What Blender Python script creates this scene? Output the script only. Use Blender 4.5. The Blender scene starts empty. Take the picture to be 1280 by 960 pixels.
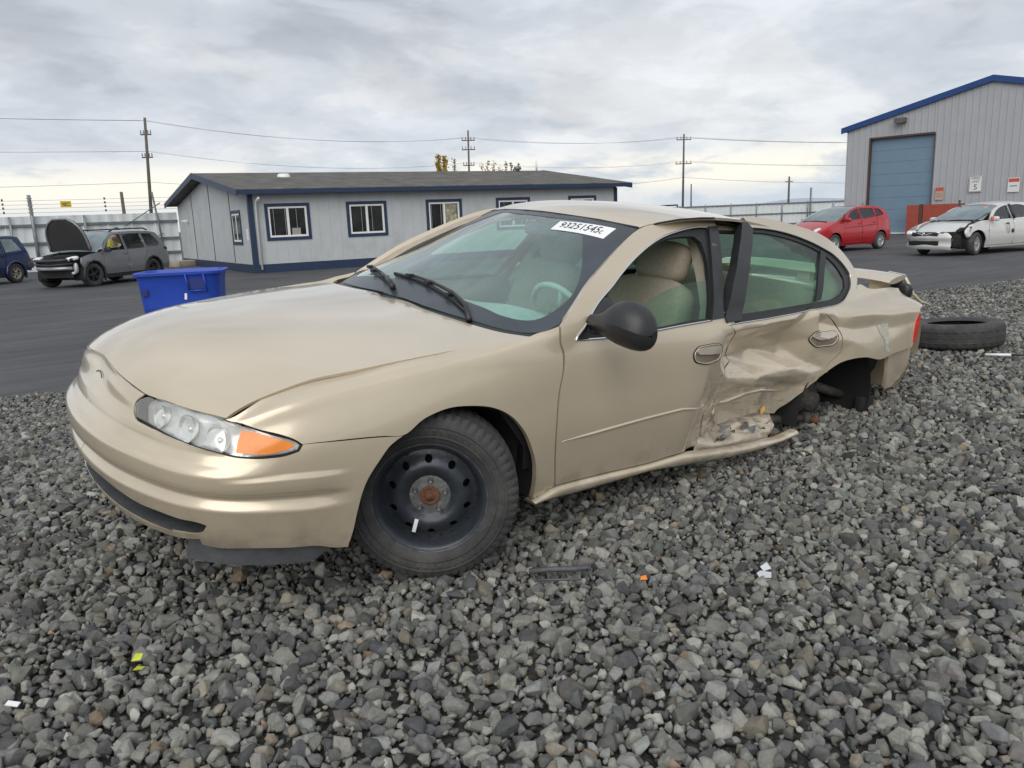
import bpy, bmesh, math, random, json
import numpy as np
from mathutils import Vector, Matrix
from mathutils.geometry import delaunay_2d_cdt
random.seed(7); RNG=np.random.default_rng(11)
SC=bpy.context.scene; COL=SC.collection; PI=math.pi; R=math.radians
# ------------------------------------------------------------------ camera
cam=bpy.data.cameras.new('camera'); camo=bpy.data.objects.new('camera',cam); COL.objects.link(camo)
cam.sensor_width=36; cam.lens=36*969.4/1280; cam.clip_start=.05; cam.clip_end=4000
camo.matrix_world=Matrix(((-.770024,-.162568,.616957,1.425186),(.636833,-.136994,.758734,3.012835),(-.038827,.977141,.209018,1.282103),(0,0,0,1)))
SC.camera=camo
# ------------------------------------------------------------------ sky, sun, exposure
SUN_EL,SUN_AZ=R(36),R(48)     # a weak sun spread wide by thick cloud
world=bpy.data.worlds.new('World'); SC.world=world; world.use_nodes=True
def sky_nodes():
    nt=world.node_tree; N=nt.nodes; L=nt.links; N.clear()
    out=N.new('ShaderNodeOutputWorld'); bg=N.new('ShaderNodeBackground'); bg2=N.new('ShaderNodeBackground'); add=N.new('ShaderNodeMixShader')
    sky=N.new('ShaderNodeTexSky'); sky.sky_type='NISHITA'; sky.sun_disc=False; sky.sun_elevation=SUN_EL; sky.sun_rotation=SUN_AZ
    L.new(sky.outputs[0],bg.inputs[0]); bg.inputs[1].default_value=.05
    tc=N.new('ShaderNodeTexCoord'); sep=N.new('ShaderNodeSeparateXYZ'); L.new(tc.outputs['Generated'],sep.inputs[0])
    def math_(op,a,b=None,clamp=False):
        n=N.new('ShaderNodeMath'); n.operation=op; n.use_clamp=clamp
        for i,q in enumerate((a,b)):
            if q is None: continue
            if isinstance(q,(int,float)): n.inputs[i].default_value=q
            else: L.new(q,n.inputs[i])
        return n.outputs[0]
    def ramp(f,stops,interp='EASE'):
        n=N.new('ShaderNodeValToRGB'); n.color_ramp.interpolation=interp; e=n.color_ramp.elements
        while len(e)<len(stops): e.new(.5)
        for el,(p,c) in zip(e,stops):
            el.position=p; el.color=(*(c if isinstance(c,tuple) else (c,c,c)),1)
        L.new(f,n.inputs[0]); return n.outputs[0]
    z=math_('MAXIMUM',sep.outputs[2],0.0)
    den=math_('ADD',z,.24)
    comb=N.new('ShaderNodeCombineXYZ'); L.new(math_('DIVIDE',sep.outputs[0],den),comb.inputs[0]); L.new(math_('DIVIDE',sep.outputs[1],den),comb.inputs[1])
    def noise(scale,det,rough,off,dist=.0,stretch=(1,1,1),rot=0):
        mp=N.new('ShaderNodeMapping'); mp.inputs['Location'].default_value=off; mp.inputs['Scale'].default_value=stretch; mp.inputs['Rotation'].default_value=(0,0,rot)
        L.new(comb.outputs[0],mp.inputs[0])
        n=N.new('ShaderNodeTexNoise'); n.inputs['Scale'].default_value=scale; n.inputs['Detail'].default_value=det; n.inputs['Roughness'].default_value=rough; n.inputs['Distortion'].default_value=dist
        L.new(mp.outputs[0],n.inputs[0]); return n.outputs[0]
    n1=noise(1.0,7,.50,(3.1,1.7,0),.35,(1,1.25,1),R(40))
    n2=noise(3.0,6,.56,(8.3,2.2,4),.5,(1,1.15,1),R(40))
    n3=noise(.40,3,.5,(1.3,7.2,2))
    f=math_('ADD',math_('ADD',math_('MULTIPLY',n1,.50),math_('MULTIPLY',n2,.34)),math_('MULTIPLY',n3,.22))
    cloud=ramp(f,[(.36,(.225,.245,.28)),(.45,(.35,.375,.42)),(.53,(.51,.54,.585)),(.62,(.70,.73,.78))])
    # lifted cloud base at the horizon: pale band broken by streaks, blue-grey rain haze under it
    hz=ramp(z,[(0,1.0),(.04,.95),(.12,.62),(.32,.0)])
    st=noise(1.6,5,.6,(5,2,1),.2,(1,1,1))
    band=ramp(st,[(.36,(.56,.62,.69)),(.47,(.70,.745,.79)),(.56,(.88,.895,.90)),(.68,(.97,.97,.96))])
    mix=N.new('ShaderNodeMixRGB'); L.new(math_('MULTIPLY',hz,.82),mix.inputs[0]); L.new(cloud,mix.inputs[1]); L.new(band,mix.inputs[2])
    glow=N.new('ShaderNodeMixRGB'); gf=ramp(z,[(0,.9),(.05,.85),(.085,0)]); L.new(math_('MULTIPLY',gf,ramp(st,[(.42,0.0),(.55,1.0)])),glow.inputs[0]); L.new(mix.outputs[0],glow.inputs[1]); glow.inputs[2].default_value=(1.0,.95,.83,1)
    low=N.new('ShaderNodeMixRGB'); lf=ramp(z,[(0,.85),(.018,.6),(.04,0)]); L.new(lf,low.inputs[0]); L.new(glow.outputs[0],low.inputs[1]); low.inputs[2].default_value=(.60,.68,.77,1)
    L.new(low.outputs[0],bg2.inputs[0]); L.new(math_('ADD',.84,math_('MULTIPLY',z,.40)),bg2.inputs[1])
    L.new(bg.outputs[0],add.inputs[1]); L.new(bg2.outputs[0],add.inputs[2]); add.inputs[0].default_value=.94; L.new(add.outputs[0],out.inputs[0])
sky_nodes()
sun=bpy.data.lights.new('sun','SUN'); sun.energy=1.5; sun.angle=R(55); sun.color=(1,.96,.9)
suno=bpy.data.objects.new('sun',sun); COL.objects.link(suno)
_d=Vector((math.sin(SUN_AZ)*math.cos(SUN_EL),math.cos(SUN_AZ)*math.cos(SUN_EL),math.sin(SUN_EL)))
suno.rotation_euler=_d.to_track_quat('Z','Y').to_euler(); suno.location=(0,0,30)
SC.view_settings.view_transform='Standard'; SC.view_settings.look='None'; SC.view_settings.exposure=.36; SC.view_settings.gamma=1
SC.render.engine='CYCLES'
SC.cycles.max_bounces=8; SC.cycles.transparent_max_bounces=16; SC.cycles.use_denoising=True
# ------------------------------------------------------------------ materials
def mat(name,base,rough=.6,metal=0.,var=0.,vscale=8.,bump=0.,bscale=40.,coat=0.,alpha=None,spec=None,dirt=None,dscale=5.,drange=(.5,.65),emis=None,coord='Object',detail=5):
    m=bpy.data.materials.new(name); m.use_nodes=True; nt=m.node_tree; N=nt.nodes; L=nt.links
    b=N['Principled BSDF']; b.inputs['Base Color'].default_value=(*base,1); b.inputs['Roughness'].default_value=rough; b.inputs['Metallic'].default_value=metal
    if coat: b.inputs['Coat Weight'].default_value=coat; b.inputs['Coat Roughness'].default_value=.12
    if spec is not None: b.inputs['Specular IOR Level'].default_value=spec
    tc=N.new('ShaderNodeTexCoord'); src=None
    if var or dirt:
        n=N.new('ShaderNodeTexNoise'); n.inputs['Scale'].default_value=vscale; n.inputs['Detail'].default_value=detail; n.inputs['Roughness'].default_value=.6; L.new(tc.outputs[coord],n.inputs['Vector'])
        r=N.new('ShaderNodeValToRGB'); r.color_ramp.elements[0].position=.3; r.color_ramp.elements[1].position=.7
        r.color_ramp.elements[0].color=(*[max(0,c*(1-var)) for c in base],1); r.color_ramp.elements[1].color=(*[c*(1+var) for c in base],1)
        L.new(n.outputs[0],r.inputs[0]); src=r.outputs[0]
        if dirt:
            n2=N.new('ShaderNodeTexNoise'); n2.inputs['Scale'].default_value=dscale; n2.inputs['Detail'].default_value=8; n2.inputs['Roughness'].default_value=.65; L.new(tc.outputs[coord],n2.inputs['Vector'])
            r2=N.new('ShaderNodeValToRGB'); r2.color_ramp.elements[0].position=drange[0]; r2.color_ramp.elements[1].position=drange[1]; L.new(n2.outputs[0],r2.inputs[0])
            mx=N.new('ShaderNodeMixRGB'); L.new(r2.outputs[0],mx.inputs[0]); L.new(src,mx.inputs[1]); mx.inputs[2].default_value=(*dirt,1); src=mx.outputs[0]
        L.new(src,b.inputs['Base Color'])
    if bump:
        n=N.new('ShaderNodeTexNoise'); n.inputs['Scale'].default_value=bscale; n.inputs['Detail'].default_value=4; L.new(tc.outputs[coord],n.inputs['Vector'])
        bp=N.new('ShaderNodeBump'); bp.inputs['Strength'].default_value=bump; bp.inputs['Distance'].default_value=.02; L.new(n.outputs[0],bp.inputs['Height']); L.new(bp.outputs[0],b.inputs['Normal'])
    if emis: b.inputs['Emission Color'].default_value=(*emis[0],1); b.inputs['Emission Strength'].default_value=emis[1]
    return m
def glass_mat(name,tint,rough=.02,refl=1.0,dust_haze=0.,haze_col=(.5,.5,.48)):
    """thin sheet glass: tinted see-through plus Fresnel reflection, optional dust film"""
    m=bpy.data.materials.new(name); m.use_nodes=True; nt=m.node_tree; N=nt.nodes; L=nt.links; N.clear()
    out=N.new('ShaderNodeOutputMaterial'); tr=N.new('ShaderNodeBsdfTransparent'); tr.inputs[0].default_value=(*tint,1)
    gl=N.new('ShaderNodeBsdfGlossy'); gl.inputs['Roughness'].default_value=rough; gl.inputs[0].default_value=(refl,refl,refl,1)
    fr=N.new('ShaderNodeFresnel'); ge=N.new('ShaderNodeNewGeometry'); io=N.new('ShaderNodeMapRange'); io.inputs[3].default_value=1.55; io.inputs[4].default_value=1/1.55; L.new(ge.outputs['Backfacing'],io.inputs[0]); L.new(io.outputs[0],fr.inputs[0])
    mx=N.new('ShaderNodeMixShader'); L.new(fr.outputs[0],mx.inputs[0]); L.new(tr.outputs[0],mx.inputs[1]); L.new(gl.outputs[0],mx.inputs[2]); last=mx.outputs[0]
    if dust_haze:
        df=N.new('ShaderNodeBsdfDiffuse'); df.inputs[0].default_value=(*haze_col,1)
        tc=N.new('ShaderNodeTexCoord'); n=N.new('ShaderNodeTexNoise'); n.inputs['Scale'].default_value=3; n.inputs['Detail'].default_value=8; L.new(tc.outputs['Object'],n.inputs['Vector'])
        r=N.new('ShaderNodeMapRange'); r.inputs[1].default_value=.3; r.inputs[2].default_value=.75; r.inputs[3].default_value=dust_haze*.4; r.inputs[4].default_value=dust_haze*1.4; L.new(n.outputs[0],r.inputs[0])
        m2=N.new('ShaderNodeMixShader'); L.new(r.outputs[0],m2.inputs[0]); L.new(last,m2.inputs[1]); L.new(df.outputs[0],m2.inputs[2]); last=m2.outputs[0]
    L.new(last,out.inputs[0]); return m
M={}
def car_paint(name,base,worn):
    """metallic champagne paint: fine flake, clear coat, road film low down; worn adds streaky scrapes over the crushed doors"""
    m=bpy.data.materials.new(name); m.use_nodes=True; nt=m.node_tree;N=nt.nodes;L=nt.links;b=N['Principled BSDF']
    b.inputs['Metallic'].default_value=.36; b.inputs['Coat Weight'].default_value=.9; b.inputs['Coat Roughness'].default_value=.07
    tc=N.new('ShaderNodeTexCoord'); sep=N.new('ShaderNodeSeparateXYZ'); L.new(tc.outputs['Object'],sep.inputs[0])
    def rng(v,a0,a1,b0,b1):
        n=N.new('ShaderNodeMapRange'); n.interpolation_type='SMOOTHSTEP'
        for k,q in enumerate((a0,a1,b0,b1)): n.inputs[k+1].default_value=q
        L.new(v,n.inputs[0]); return n.outputs[0]
    def mul(a_,b_):
        n=N.new('ShaderNodeMath'); n.operation='MULTIPLY'; n.use_clamp=True
        for k,q in enumerate((a_,b_)):
            if isinstance(q,(int,float)): n.inputs[k].default_value=q
            else: L.new(q,n.inputs[k])
        return n.outputs[0]
    def noise(sc,det,scale=(1,1,1),ro=.6):
        mp=N.new('ShaderNodeMapping'); mp.inputs['Scale'].default_value=scale; L.new(tc.outputs['Object'],mp.inputs[0]); n=N.new('ShaderNodeTexNoise'); n.inputs['Scale'].default_value=sc; n.inputs['Detail'].default_value=det; n.inputs['Roughness'].default_value=ro; L.new(mp.outputs[0],n.inputs[0]); return n.outputs[0]
    def mix(f,c1,c2):
        n=N.new('ShaderNodeMixRGB'); L.new(f,n.inputs[0]); 
        if isinstance(c1,tuple): n.inputs[1].default_value=(*c1,1)
        else: L.new(c1,n.inputs[1])
        n.inputs[2].default_value=(*c2,1); return n.outputs[0]
    col=mix(rng(noise(2.5,6),.3,.7,0,1),tuple(c*.97 for c in base),tuple(c*1.03 for c in base))
    film=mul(mul(rng(noise(9,8),.38,.66,0,1),rng(sep.outputs[2],.20,.46,.75,0)),.8)
    col=mix(film,col,(.23,.195,.15)); rough=rng(film,0,1,.30,.62)
    spk=rng(noise(150,2),.73,.80,0,.7); col=mix(spk,col,(.20,.17,.13))
    if worn:
        box=mul(mul(rng(sep.outputs[0],-2.55,-2.35,0,1),rng(sep.outputs[0],-1.30,-1.46,0,1)),mul(rng(sep.outputs[2],.20,.30,0,1),rng(sep.outputs[2],.74,.62,0,1)))
        s1=mul(rng(noise(5,9,(1.1,1,7),.7),.52,.60,0,1),box); s2=mul(rng(noise(7,9,(1.4,1,9),.75),.585,.66,0,1),box)
        col=mix(mul(s1,.85),col,(.66,.60,.50)); col=mix(mul(s2,.9),col,(.14,.12,.10))
        bp=N.new('ShaderNodeBump'); bp.inputs['Strength'].default_value=.5; bp.inputs['Distance'].default_value=.012; L.new(mul(noise(9,8,(1.2,1,3)),box),bp.inputs['Height']); L.new(bp.outputs[0],b.inputs['Normal'])
    L.new(col,b.inputs['Base Color']); L.new(rough,b.inputs['Roughness']); return m
M['paint']=car_paint('champagne_paint',(.59,.505,.375),False); M['paint_worn']=car_paint('champagne_paint_scraped',(.59,.505,.375),True)
M['flake']=mat('bare_primer',(.42,.45,.40),.7,0,.25,20,.3,60,dirt=(.5,.43,.34),dscale=12,drange=(.5,.6))
M['black_plastic']=mat('black_plastic',(.022,.023,.025),.42,0,.2,12,.05,90)
M['grey_plastic']=mat('grey_plastic',(.085,.09,.096),.6,0,.25,10,.15,60)
M['rubber']=mat('tyre_rubber',(.042,.042,.042),.75,0,.3,14,.15,80,dirt=(.09,.085,.08),dscale=6,drange=(.5,.85))
M['gasket']=mat('black_rubber_seal',(.012,.012,.013),.5)
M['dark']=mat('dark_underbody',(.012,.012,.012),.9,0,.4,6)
M['steel_black']=mat('black_steel_wheel',(.034,.040,.050),.36,.2,.2,16,.06,60,dirt=(.07,.065,.06),dscale=12,drange=(.58,.75))
M['rust']=mat('rusty_steel',(.16,.075,.04),.8,.3,.4,40,.3,90)
M['steel']=mat('grey_steel',(.22,.22,.22),.5,.7,.3,30,.1,60)
M['steel_dark']=mat('dark_steel',(.075,.07,.063),.7,.4,.4,30,.2,60)
M['chrome']=mat('chrome_trim',(.72,.72,.70),.12,1.)
M['reflector']=mat('lamp_reflector',(.84,.85,.84),.22,.45)
M['amber']=mat('amber_lens',(.80,.23,.012),.2,0,.10,30,coat=.6)
M['red_lens']=mat('red_lens',(.55,.03,.02),.15,0,coat=.6)
M['clear']=glass_mat('clear_lamp_lens',(.95,.96,.95),.03,1,.24,(.76,.76,.72))
M['glass']=glass_mat('tinted_glass',(.50,.76,.62),.015,.8,.02,(.6,.7,.65))
M['wsglass']=glass_mat('windshield_glass',(.66,.90,.85),.012,1.4,.11,(.48,.70,.69))  # teal film is part dirt, part painted haze of the sky's reflection
M['frit']=mat('windshield_frit',(.045,.055,.065),.3,0,.2,6)
M['cloth']=mat('beige_upholstery',(.33,.285,.22),.95,0,.12,60,.25,300)
M['interior']=mat('beige_trim',(.36,.32,.26),.8,0,.08,20)
M['dash']=mat('dashboard_vinyl',(.44,.46,.41),.75,0,.1,20,.1,200)
M['white']=mat('white_print',(.80,.80,.80),.5)
M['ink']=mat('black_print',(.02,.02,.02),.6)
M['foam']=mat('yellow_foam',(.55,.36,.10),.9,0,.3,40)
M['recess']=mat('recess_shade_seam',(.22,.185,.14),.5,.2)  # darkened champagne: handle recess shade put into the colour; also seat seams
M['handle']=mat('glossy_champagne_paint',(.56,.50,.42),.2,.35,coat=.8)
M['lip']=mat('scuffed_rim_edge',(.10,.11,.12),.4,.4,.5,30)
# ------------------------------------------------------------------ object helpers
def tag(o,label=None,cat=None,group=None,kind=None):
    if label: o['label']=label
    if cat: o['category']=cat
    if group: o['group']=group
    if kind: o['kind']=kind
    return o
def empty(name,label,cat,loc=(0,0,0),rz=0.,group=None):
    o=bpy.data.objects.new(name,None); COL.objects.link(o); o.location=loc; o.rotation_euler=(0,0,rz); o.empty_display_size=.2
    return tag(o,label,cat,group)
class MB:
    """collects shapes into one mesh"""
    def __init__(s): s.v=[];s.f=[];s.m=[];s.sm=[]
    def add(s,v,f,mi=0,smooth=False):
        o=len(s.v); s.v+= [tuple(map(float,p)) for p in v]; s.f+=[tuple(o+i for i in q) for q in f]; s.m+=[mi]*len(f); s.sm+=[smooth]*len(f); return s
    def box(s,c,d,mi=0,rot=None,bev=0.):
        x,y,z=d[0]/2,d[1]/2,d[2]/2
        if bev<=0:
            v=[Vector((a*x,b*y,e*z)) for a in(-1,1) for b in(-1,1) for e in(-1,1)]
            f=[(0,1,3,2),(4,6,7,5),(0,4,5,1),(2,3,7,6),(0,2,6,4),(1,5,7,3)]
        else:
            bm=bmesh.new(); bmesh.ops.create_cube(bm,size=1,matrix=Matrix.Diagonal((*d,1)))
            bmesh.ops.bevel(bm,geom=bm.edges[:],offset=bev,segments=2,affect='EDGES',profile=.5)
            bm.verts.index_update(); v=[q.co.copy() for q in bm.verts]; f=[tuple(q.index for q in fc.verts) for fc in bm.faces]; bm.free()
        if rot is not None: v=[rot@p for p in v]
        c=Vector(c); return s.add([p+c for p in v],f,mi,bev>0)
    def tube(s,pts,r,n=8,mi=0,cap=True,closed=False,smooth=True):
        pts=[Vector(p) for p in pts]; rr=r if isinstance(r,(list,tuple)) else [r]*len(pts); v=[];f=[]
        up=None
        for i,p in enumerate(pts):
            if closed: t=(pts[(i+1)%len(pts)]-pts[i-1])
            else: t=(pts[min(i+1,len(pts)-1)]-pts[max(i-1,0)])
            t.normalize()
            if up is None: up=Vector((0,0,1)) if abs(t.z)<.9 else Vector((1,0,0))
            a=t.cross(up)
            if a.length<1e-6: a=t.orthogonal()
            a.normalize(); up=a.cross(t).normalized()
            for k in range(n):
                w=2*PI*k/n; v.append(p+(a*math.cos(w)+up*math.sin(w))*rr[i])
        m=len(pts)
        for i in range(m if closed else m-1):
            for k in range(n): f.append((i*n+k,i*n+(k+1)%n,((i+1)%m)*n+(k+1)%n,((i+1)%m)*n+k))
        if cap and not closed: f+= [tuple(range(n))[::-1],tuple((m-1)*n+k for k in range(n))]
        return s.add(v,f,mi,smooth)
    def lathe(s,prof,n=32,axis='z',c=(0,0,0),mi=0,smooth=True,cap=False):
        """prof: (radius, height) pairs"""
        v=[];f=[];c=Vector(c)
        for r,h in prof:
            for k in range(n):
                w=2*PI*k/n; a,b=r*math.cos(w),r*math.sin(w)
                v.append(c+Vector({'z':(a,b,h),'y':(a,h,-b),'x':(h,a,b)}[axis]))
        for i in range(len(prof)-1):
            for k in range(n): f.append((i*n+k,i*n+(k+1)%n,(i+1)*n+(k+1)%n,(i+1)*n+k))
        if cap: f+=[tuple(range(n))[::-1],tuple((len(prof)-1)*n+k for k in range(n))]
        return s.add(v,f,mi,smooth)
    def prism(s,poly,h0,h1,axis='z',mi=0):
        n=len(poly); mk={'z':lambda a,b,h:(a,b,h),'y':lambda a,b,h:(a,h,b),'x':lambda a,b,h:(h,a,b)}[axis]
        v=[mk(a,b,h0) for a,b in poly]+[mk(a,b,h1) for a,b in poly]
        f=[tuple(range(n))[::-1],tuple(range(n,2*n))]+[(i,(i+1)%n,n+(i+1)%n,n+i) for i in range(n)]
        return s.add(v,f,mi)
    def grid(s,X,mi=0,smooth=True,flip=False):
        n,m=X.shape[:2]; f=[]
        for i in range(n-1):
            for j in range(m-1):
                q=(i*m+j,(i+1)*m+j,(i+1)*m+j+1,i*m+j+1); f.append(q[::-1] if flip else q)
        return s.add(X.reshape(-1,3),f,mi,smooth)
    def build(s,name,mats,parent=None,fixn=True):
        me=bpy.data.meshes.new(name); me.from_pydata(s.v,[],s.f)
        for m in (mats if isinstance(mats,(list,tuple)) else [mats]): me.materials.append(m)
        me.polygons.foreach_set('material_index',s.m); me.polygons.foreach_set('use_smooth',s.sm); 
        if fixn:
            bm=bmesh.new(); bm.from_mesh(me); bmesh.ops.recalc_face_normals(bm,faces=bm.faces); bm.to_mesh(me); bm.free()
        me.update()
        o=bpy.data.objects.new(name,me); COL.objects.link(o)
        if parent: o.parent=parent
        return o
def rotm(x=0,y=0,z=0): return (Matrix.Rotation(z,3,'Z')@Matrix.Rotation(y,3,'Y')@Matrix.Rotation(x,3,'X'))
def text_geo(txt,size,align='CENTER'):
    c=bpy.data.curves.new('t','FONT'); c.body=txt; c.size=size; c.align_x=align; c.align_y='CENTER'; c.resolution_u=3
    o=bpy.data.objects.new('t',c); COL.objects.link(o); bpy.context.view_layer.update()
    me=o.evaluated_get(bpy.context.evaluated_depsgraph_get()).to_mesh()
    v=[tuple(p.co) for p in me.vertices]; f=[tuple(p.vertices) for p in me.polygons]
    bpy.data.objects.remove(o); bpy.data.curves.remove(c); return v,f
def autosmooth(o,ang=35):
    me=o.data; me.polygons.foreach_set('use_smooth',[True]*len(me.polygons))
    try: me.set_sharp_from_angle(angle=R(ang))
    except Exception: pass
    return o
def pip(poly,p):
    """points in polygon, vectorised"""
    x,y=p[:,0],p[:,1]; r=np.zeros(len(p),bool); a=np.asarray(poly); b=np.roll(a,-1,0)
    for (x1,y1),(x2,y2) in zip(a,b):
        if y1==y2: continue
        c=((y1>y)!=(y2>y))&(x<(x2-x1)*(y-y1)/(y2-y1)+x1); r^=c
    return r
def resample(poly,fn,step,smooth=True,ang=38,metric=None):
    q=np.asarray(poly,float); n=len(q); X=fn(q[:,0],q[:,1]); out=[]
    keep=[i for i in range(n) if np.linalg.norm(X[i]-X[(i+1)%n])>.0015]; q=q[keep]; X=X[keep]; n=len(q)
    cor=[]
    for i in range(n):
        a=X[i]-X[i-1]; b=X[(i+1)%n]-X[i]
        c=a@b/(np.linalg.norm(a)*np.linalg.norm(b)+1e-12); cor.append(c<math.cos(R(ang)))
    for i in range(n):
        j=(i+1)%n; p1,p2=q[i],q[j]; p0=q[i-1] if not cor[i] else p1-(p2-p1); p3=q[(j+1)%n] if not cor[j] else p2+(p2-p1)
        k=max(1,int(math.ceil(np.linalg.norm(X[j]-X[i])/step)))
        for t in np.arange(k)/k:
            if smooth:
                # non-uniform safe: limit tangents
                l=np.linalg.norm(X[j]-X[i]); l0=np.linalg.norm(X[i]-X[i-1]) if not cor[i] else l; l3=np.linalg.norm(X[(j+1)%n]-X[j]) if not cor[j] else l
                m1=(p2-p1) if cor[i] else ((p1-p0)/max(l0,1e-6)*l*l+ (p2-p1)/l*l0*l)/(l+l0)
                m2=(p2-p1) if cor[j] else ((p2-p1)*l3+(p3-p2)/max(l3,1e-6)*l*l)/(l+l3)
                t2=t*t;t3=t2*t
                out.append((2*t3-3*t2+1)*p1+(t3-2*t2+t)*m1+(-2*t3+3*t2)*p2+(t3-t2)*m2)
            else: out.append(p1+(p2-p1)*t)
    return np.array(out)
def patch(name,outline,fn,step,du,dv,parent,material,holes=(),gap=.002,thick=.012,mirror=False,weld_y0=False,smooth=True,ref=(-1.4,0,.45),off=0.,ang=38,post=None,jit=0.):
    """a sheet-metal panel: the region of the master sheet fn(u,v) inside outline (less holes), with real thickness and shut-line gaps"""
    loops=[resample(outline,fn,step,smooth,ang)]+[resample(h,fn,step,smooth,ang) for h in holes]
    B=np.concatenate(loops); BX=fn(B[:,0],B[:,1])
    lo,hi=loops[0].min(0),loops[0].max(0)
    u=np.arange(lo[0],hi[0],du); v=np.arange(lo[1],hi[1],dv)
    U,V=np.meshgrid(u,v,indexing='ij'); U=U+(np.arange(len(v))%2)[None,:]*du*.5; Q=np.stack([U.ravel(),V.ravel()],1)
    ok=pip(loops[0],Q)
    for h in loops[1:]: ok&=~pip(h,Q)
    Q=Q[ok]
    if len(Q):
        QX=fn(Q[:,0],Q[:,1]); keep=np.ones(len(Q),bool)
        for k in range(0,len(Q),2000):
            d=((QX[k:k+2000,None]-BX[None])**2).sum(-1).min(1); keep[k:k+2000]=d>(.55*step)**2
        Q=Q[keep]
    A=np.concatenate([B,Q]); sc=np.array([1/du,1/dv])
    edges=[];o=0
    for l in loops:
        n=len(l); edges+=[(o+i,o+(i+1)%n) for i in range(n)]; o+=n
    vs,es,fs,_,_,_=delaunay_2d_cdt([Vector(p*sc) for p in A],edges,[],0,1e-6)
    UV=np.array([[p.x,p.y] for p in vs])/sc
    F=np.array([f for f in fs if len(f)==3]); c=UV[F].mean(1)
    ok=pip(loops[0],c)
    for h in loops[1:]: ok&=~pip(h,c)
    F=F[ok]; used=np.unique(F); mp=-np.ones(len(UV),int); mp[used]=np.arange(len(used)); F=mp[F]; UV=UV[used]
    X=fn(UV[:,0],UV[:,1])
    # boundary vertices
    from collections import Counter
    ec=Counter()
    for a,b,cc in F:
        for e in ((a,b),(b,cc),(cc,a)): ec[tuple(sorted(e))]+=1
    bd=np.zeros(len(X),bool)
    for (a,b),k in ec.items():
        if k==1: bd[a]=bd[b]=True
    fn_=np.cross(X[F[:,1]]-X[F[:,0]],X[F[:,2]]-X[F[:,0]])
    ctr=X[F].mean(1); flip=((fn_*(ctr-np.array(ref))).sum(1).sum()<0)
    if flip: F=F[:,::-1]; fn_=-fn_
    vn=np.zeros_like(X)
    for k in range(3): np.add.at(vn,F[:,k],fn_)
    vn/=np.linalg.norm(vn,axis=1)[:,None]+1e-12
    if weld_y0:
        zz=np.abs(X[:,1])<.004; vn[zz,1]=0; vn/=np.linalg.norm(vn,axis=1)[:,None]+1e-12
    if gap:
        acc=np.zeros_like(X); cnt=np.zeros(len(X))
        for k in range(3): np.add.at(acc,F[:,k],ctr-X[F[:,k]]); np.add.at(cnt,F[:,k],1)
        acc/=cnt[:,None]; acc/=np.linalg.norm(acc,axis=1)[:,None]+1e-9
        mv=bd.copy()
        if weld_y0: mv&=np.abs(X[:,1])>.004
        X[mv]+=acc[mv]*gap
    if weld_y0: X[np.abs(X[:,1])<.004,1]=0
    if off: X=X+vn*off
    if post is not None: X=post(X,UV,vn)
    def mk(X,F,nm):
        me=bpy.data.meshes.new(nm); me.from_pydata(X.tolist(),[],F.tolist()); me.materials.append(material); me.polygons.foreach_set('use_smooth',[True]*len(F)); me.update()
        ek=Counter(tuple(sorted(e)) for t in F.tolist() for e in ((t[0],t[1]),(t[1],t[2]),(t[2],t[0])))
        sh=me.attributes.new('sharp_edge','BOOLEAN','EDGE'); ev=np.zeros(len(me.edges)*2,int); me.edges.foreach_get('vertices',ev); sh.data.foreach_set('value',[ek[(min(p,q),max(p,q))]==1 for p,q in ev.reshape(-1,2).tolist()])
        ob=bpy.data.objects.new(nm,me); COL.objects.link(ob)
        if parent: ob.parent=parent
        if thick:
            md=ob.modifiers.new('thickness','SOLIDIFY'); md.thickness=thick; md.offset=-1; md.use_rim=True
        return ob
    Xm=X*np.array([1,-1,1])
    if weld_y0:
        z=np.where(np.abs(X[:,1])<1e-6)[0]; idx=np.arange(len(X))+len(X); idx[z]=z
        XX=np.concatenate([X,Xm]); FF=np.concatenate([F,idx[F][:,::-1]])
        us=np.unique(FF); mp=-np.ones(len(XX),int); mp[us]=np.arange(len(us))
        return mk(XX[us],mp[FF],name)
    if mirror=='only': return mk(Xm,F[:,::-1],name)
    return mk(X,F,name)
# ------------------------------------------------------------------ master sheets of the sedan body

def pchip(xs,ys,x):
    # xs ascending, ys (n,) ; monotone cubic hermite
    xs=np.asarray(xs,float); ys=np.asarray(ys,float); x=np.asarray(x,float)
    h=np.diff(xs); d=np.diff(ys)/h
    m=np.zeros_like(ys); m[0]=d[0]; m[-1]=d[-1]
    for i in range(1,len(xs)-1):
        if d[i-1]*d[i]>0:
            w1=2*h[i]+h[i-1]; w2=h[i]+2*h[i-1]; m[i]=(w1+w2)/(w1/d[i-1]+w2/d[i])
    i=np.clip(np.searchsorted(xs,x)-1,0,len(xs)-2)
    t=(x-xs[i])/h[i]
    t2=t*t;t3=t2*t
    out=(2*t3-3*t2+1)*ys[i]+(t3-2*t2+t)*h[i]*m[i]+(-2*t3+3*t2)*ys[i+1]+(t3-t2)*h[i]*m[i+1]
    out=np.where(x<xs[0],ys[0]+m[0]*(x-xs[0]),out); out=np.where(x>xs[-1],ys[-1]+m[-1]*(x-xs[-1]),out)
    return out
TX=[-3.2,-3.05,-2.7,-2.45,-2.1,-1.75,-1.4,-1.13,-1.04,-.6,-.22,-.05]
TZ=[.985,1.035,1.215,1.33,1.387,1.407,1.396,1.353,1.323,1.105,.93,.845]
def T(x,y):
    x=np.asarray(x,float); y=np.asarray(y,float)
    b=np.interp(x,[-2.6,-2.2,-1.6,-1.1,0],[-.25,-.12,.05,.40,.40]); c=np.interp(x,[-3,-2.2,-1.1,-.5,0],[.10,.11,.11,.03,.0])
    return pchip(TX,TZ,x+b*y*y)-c*y*y
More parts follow.
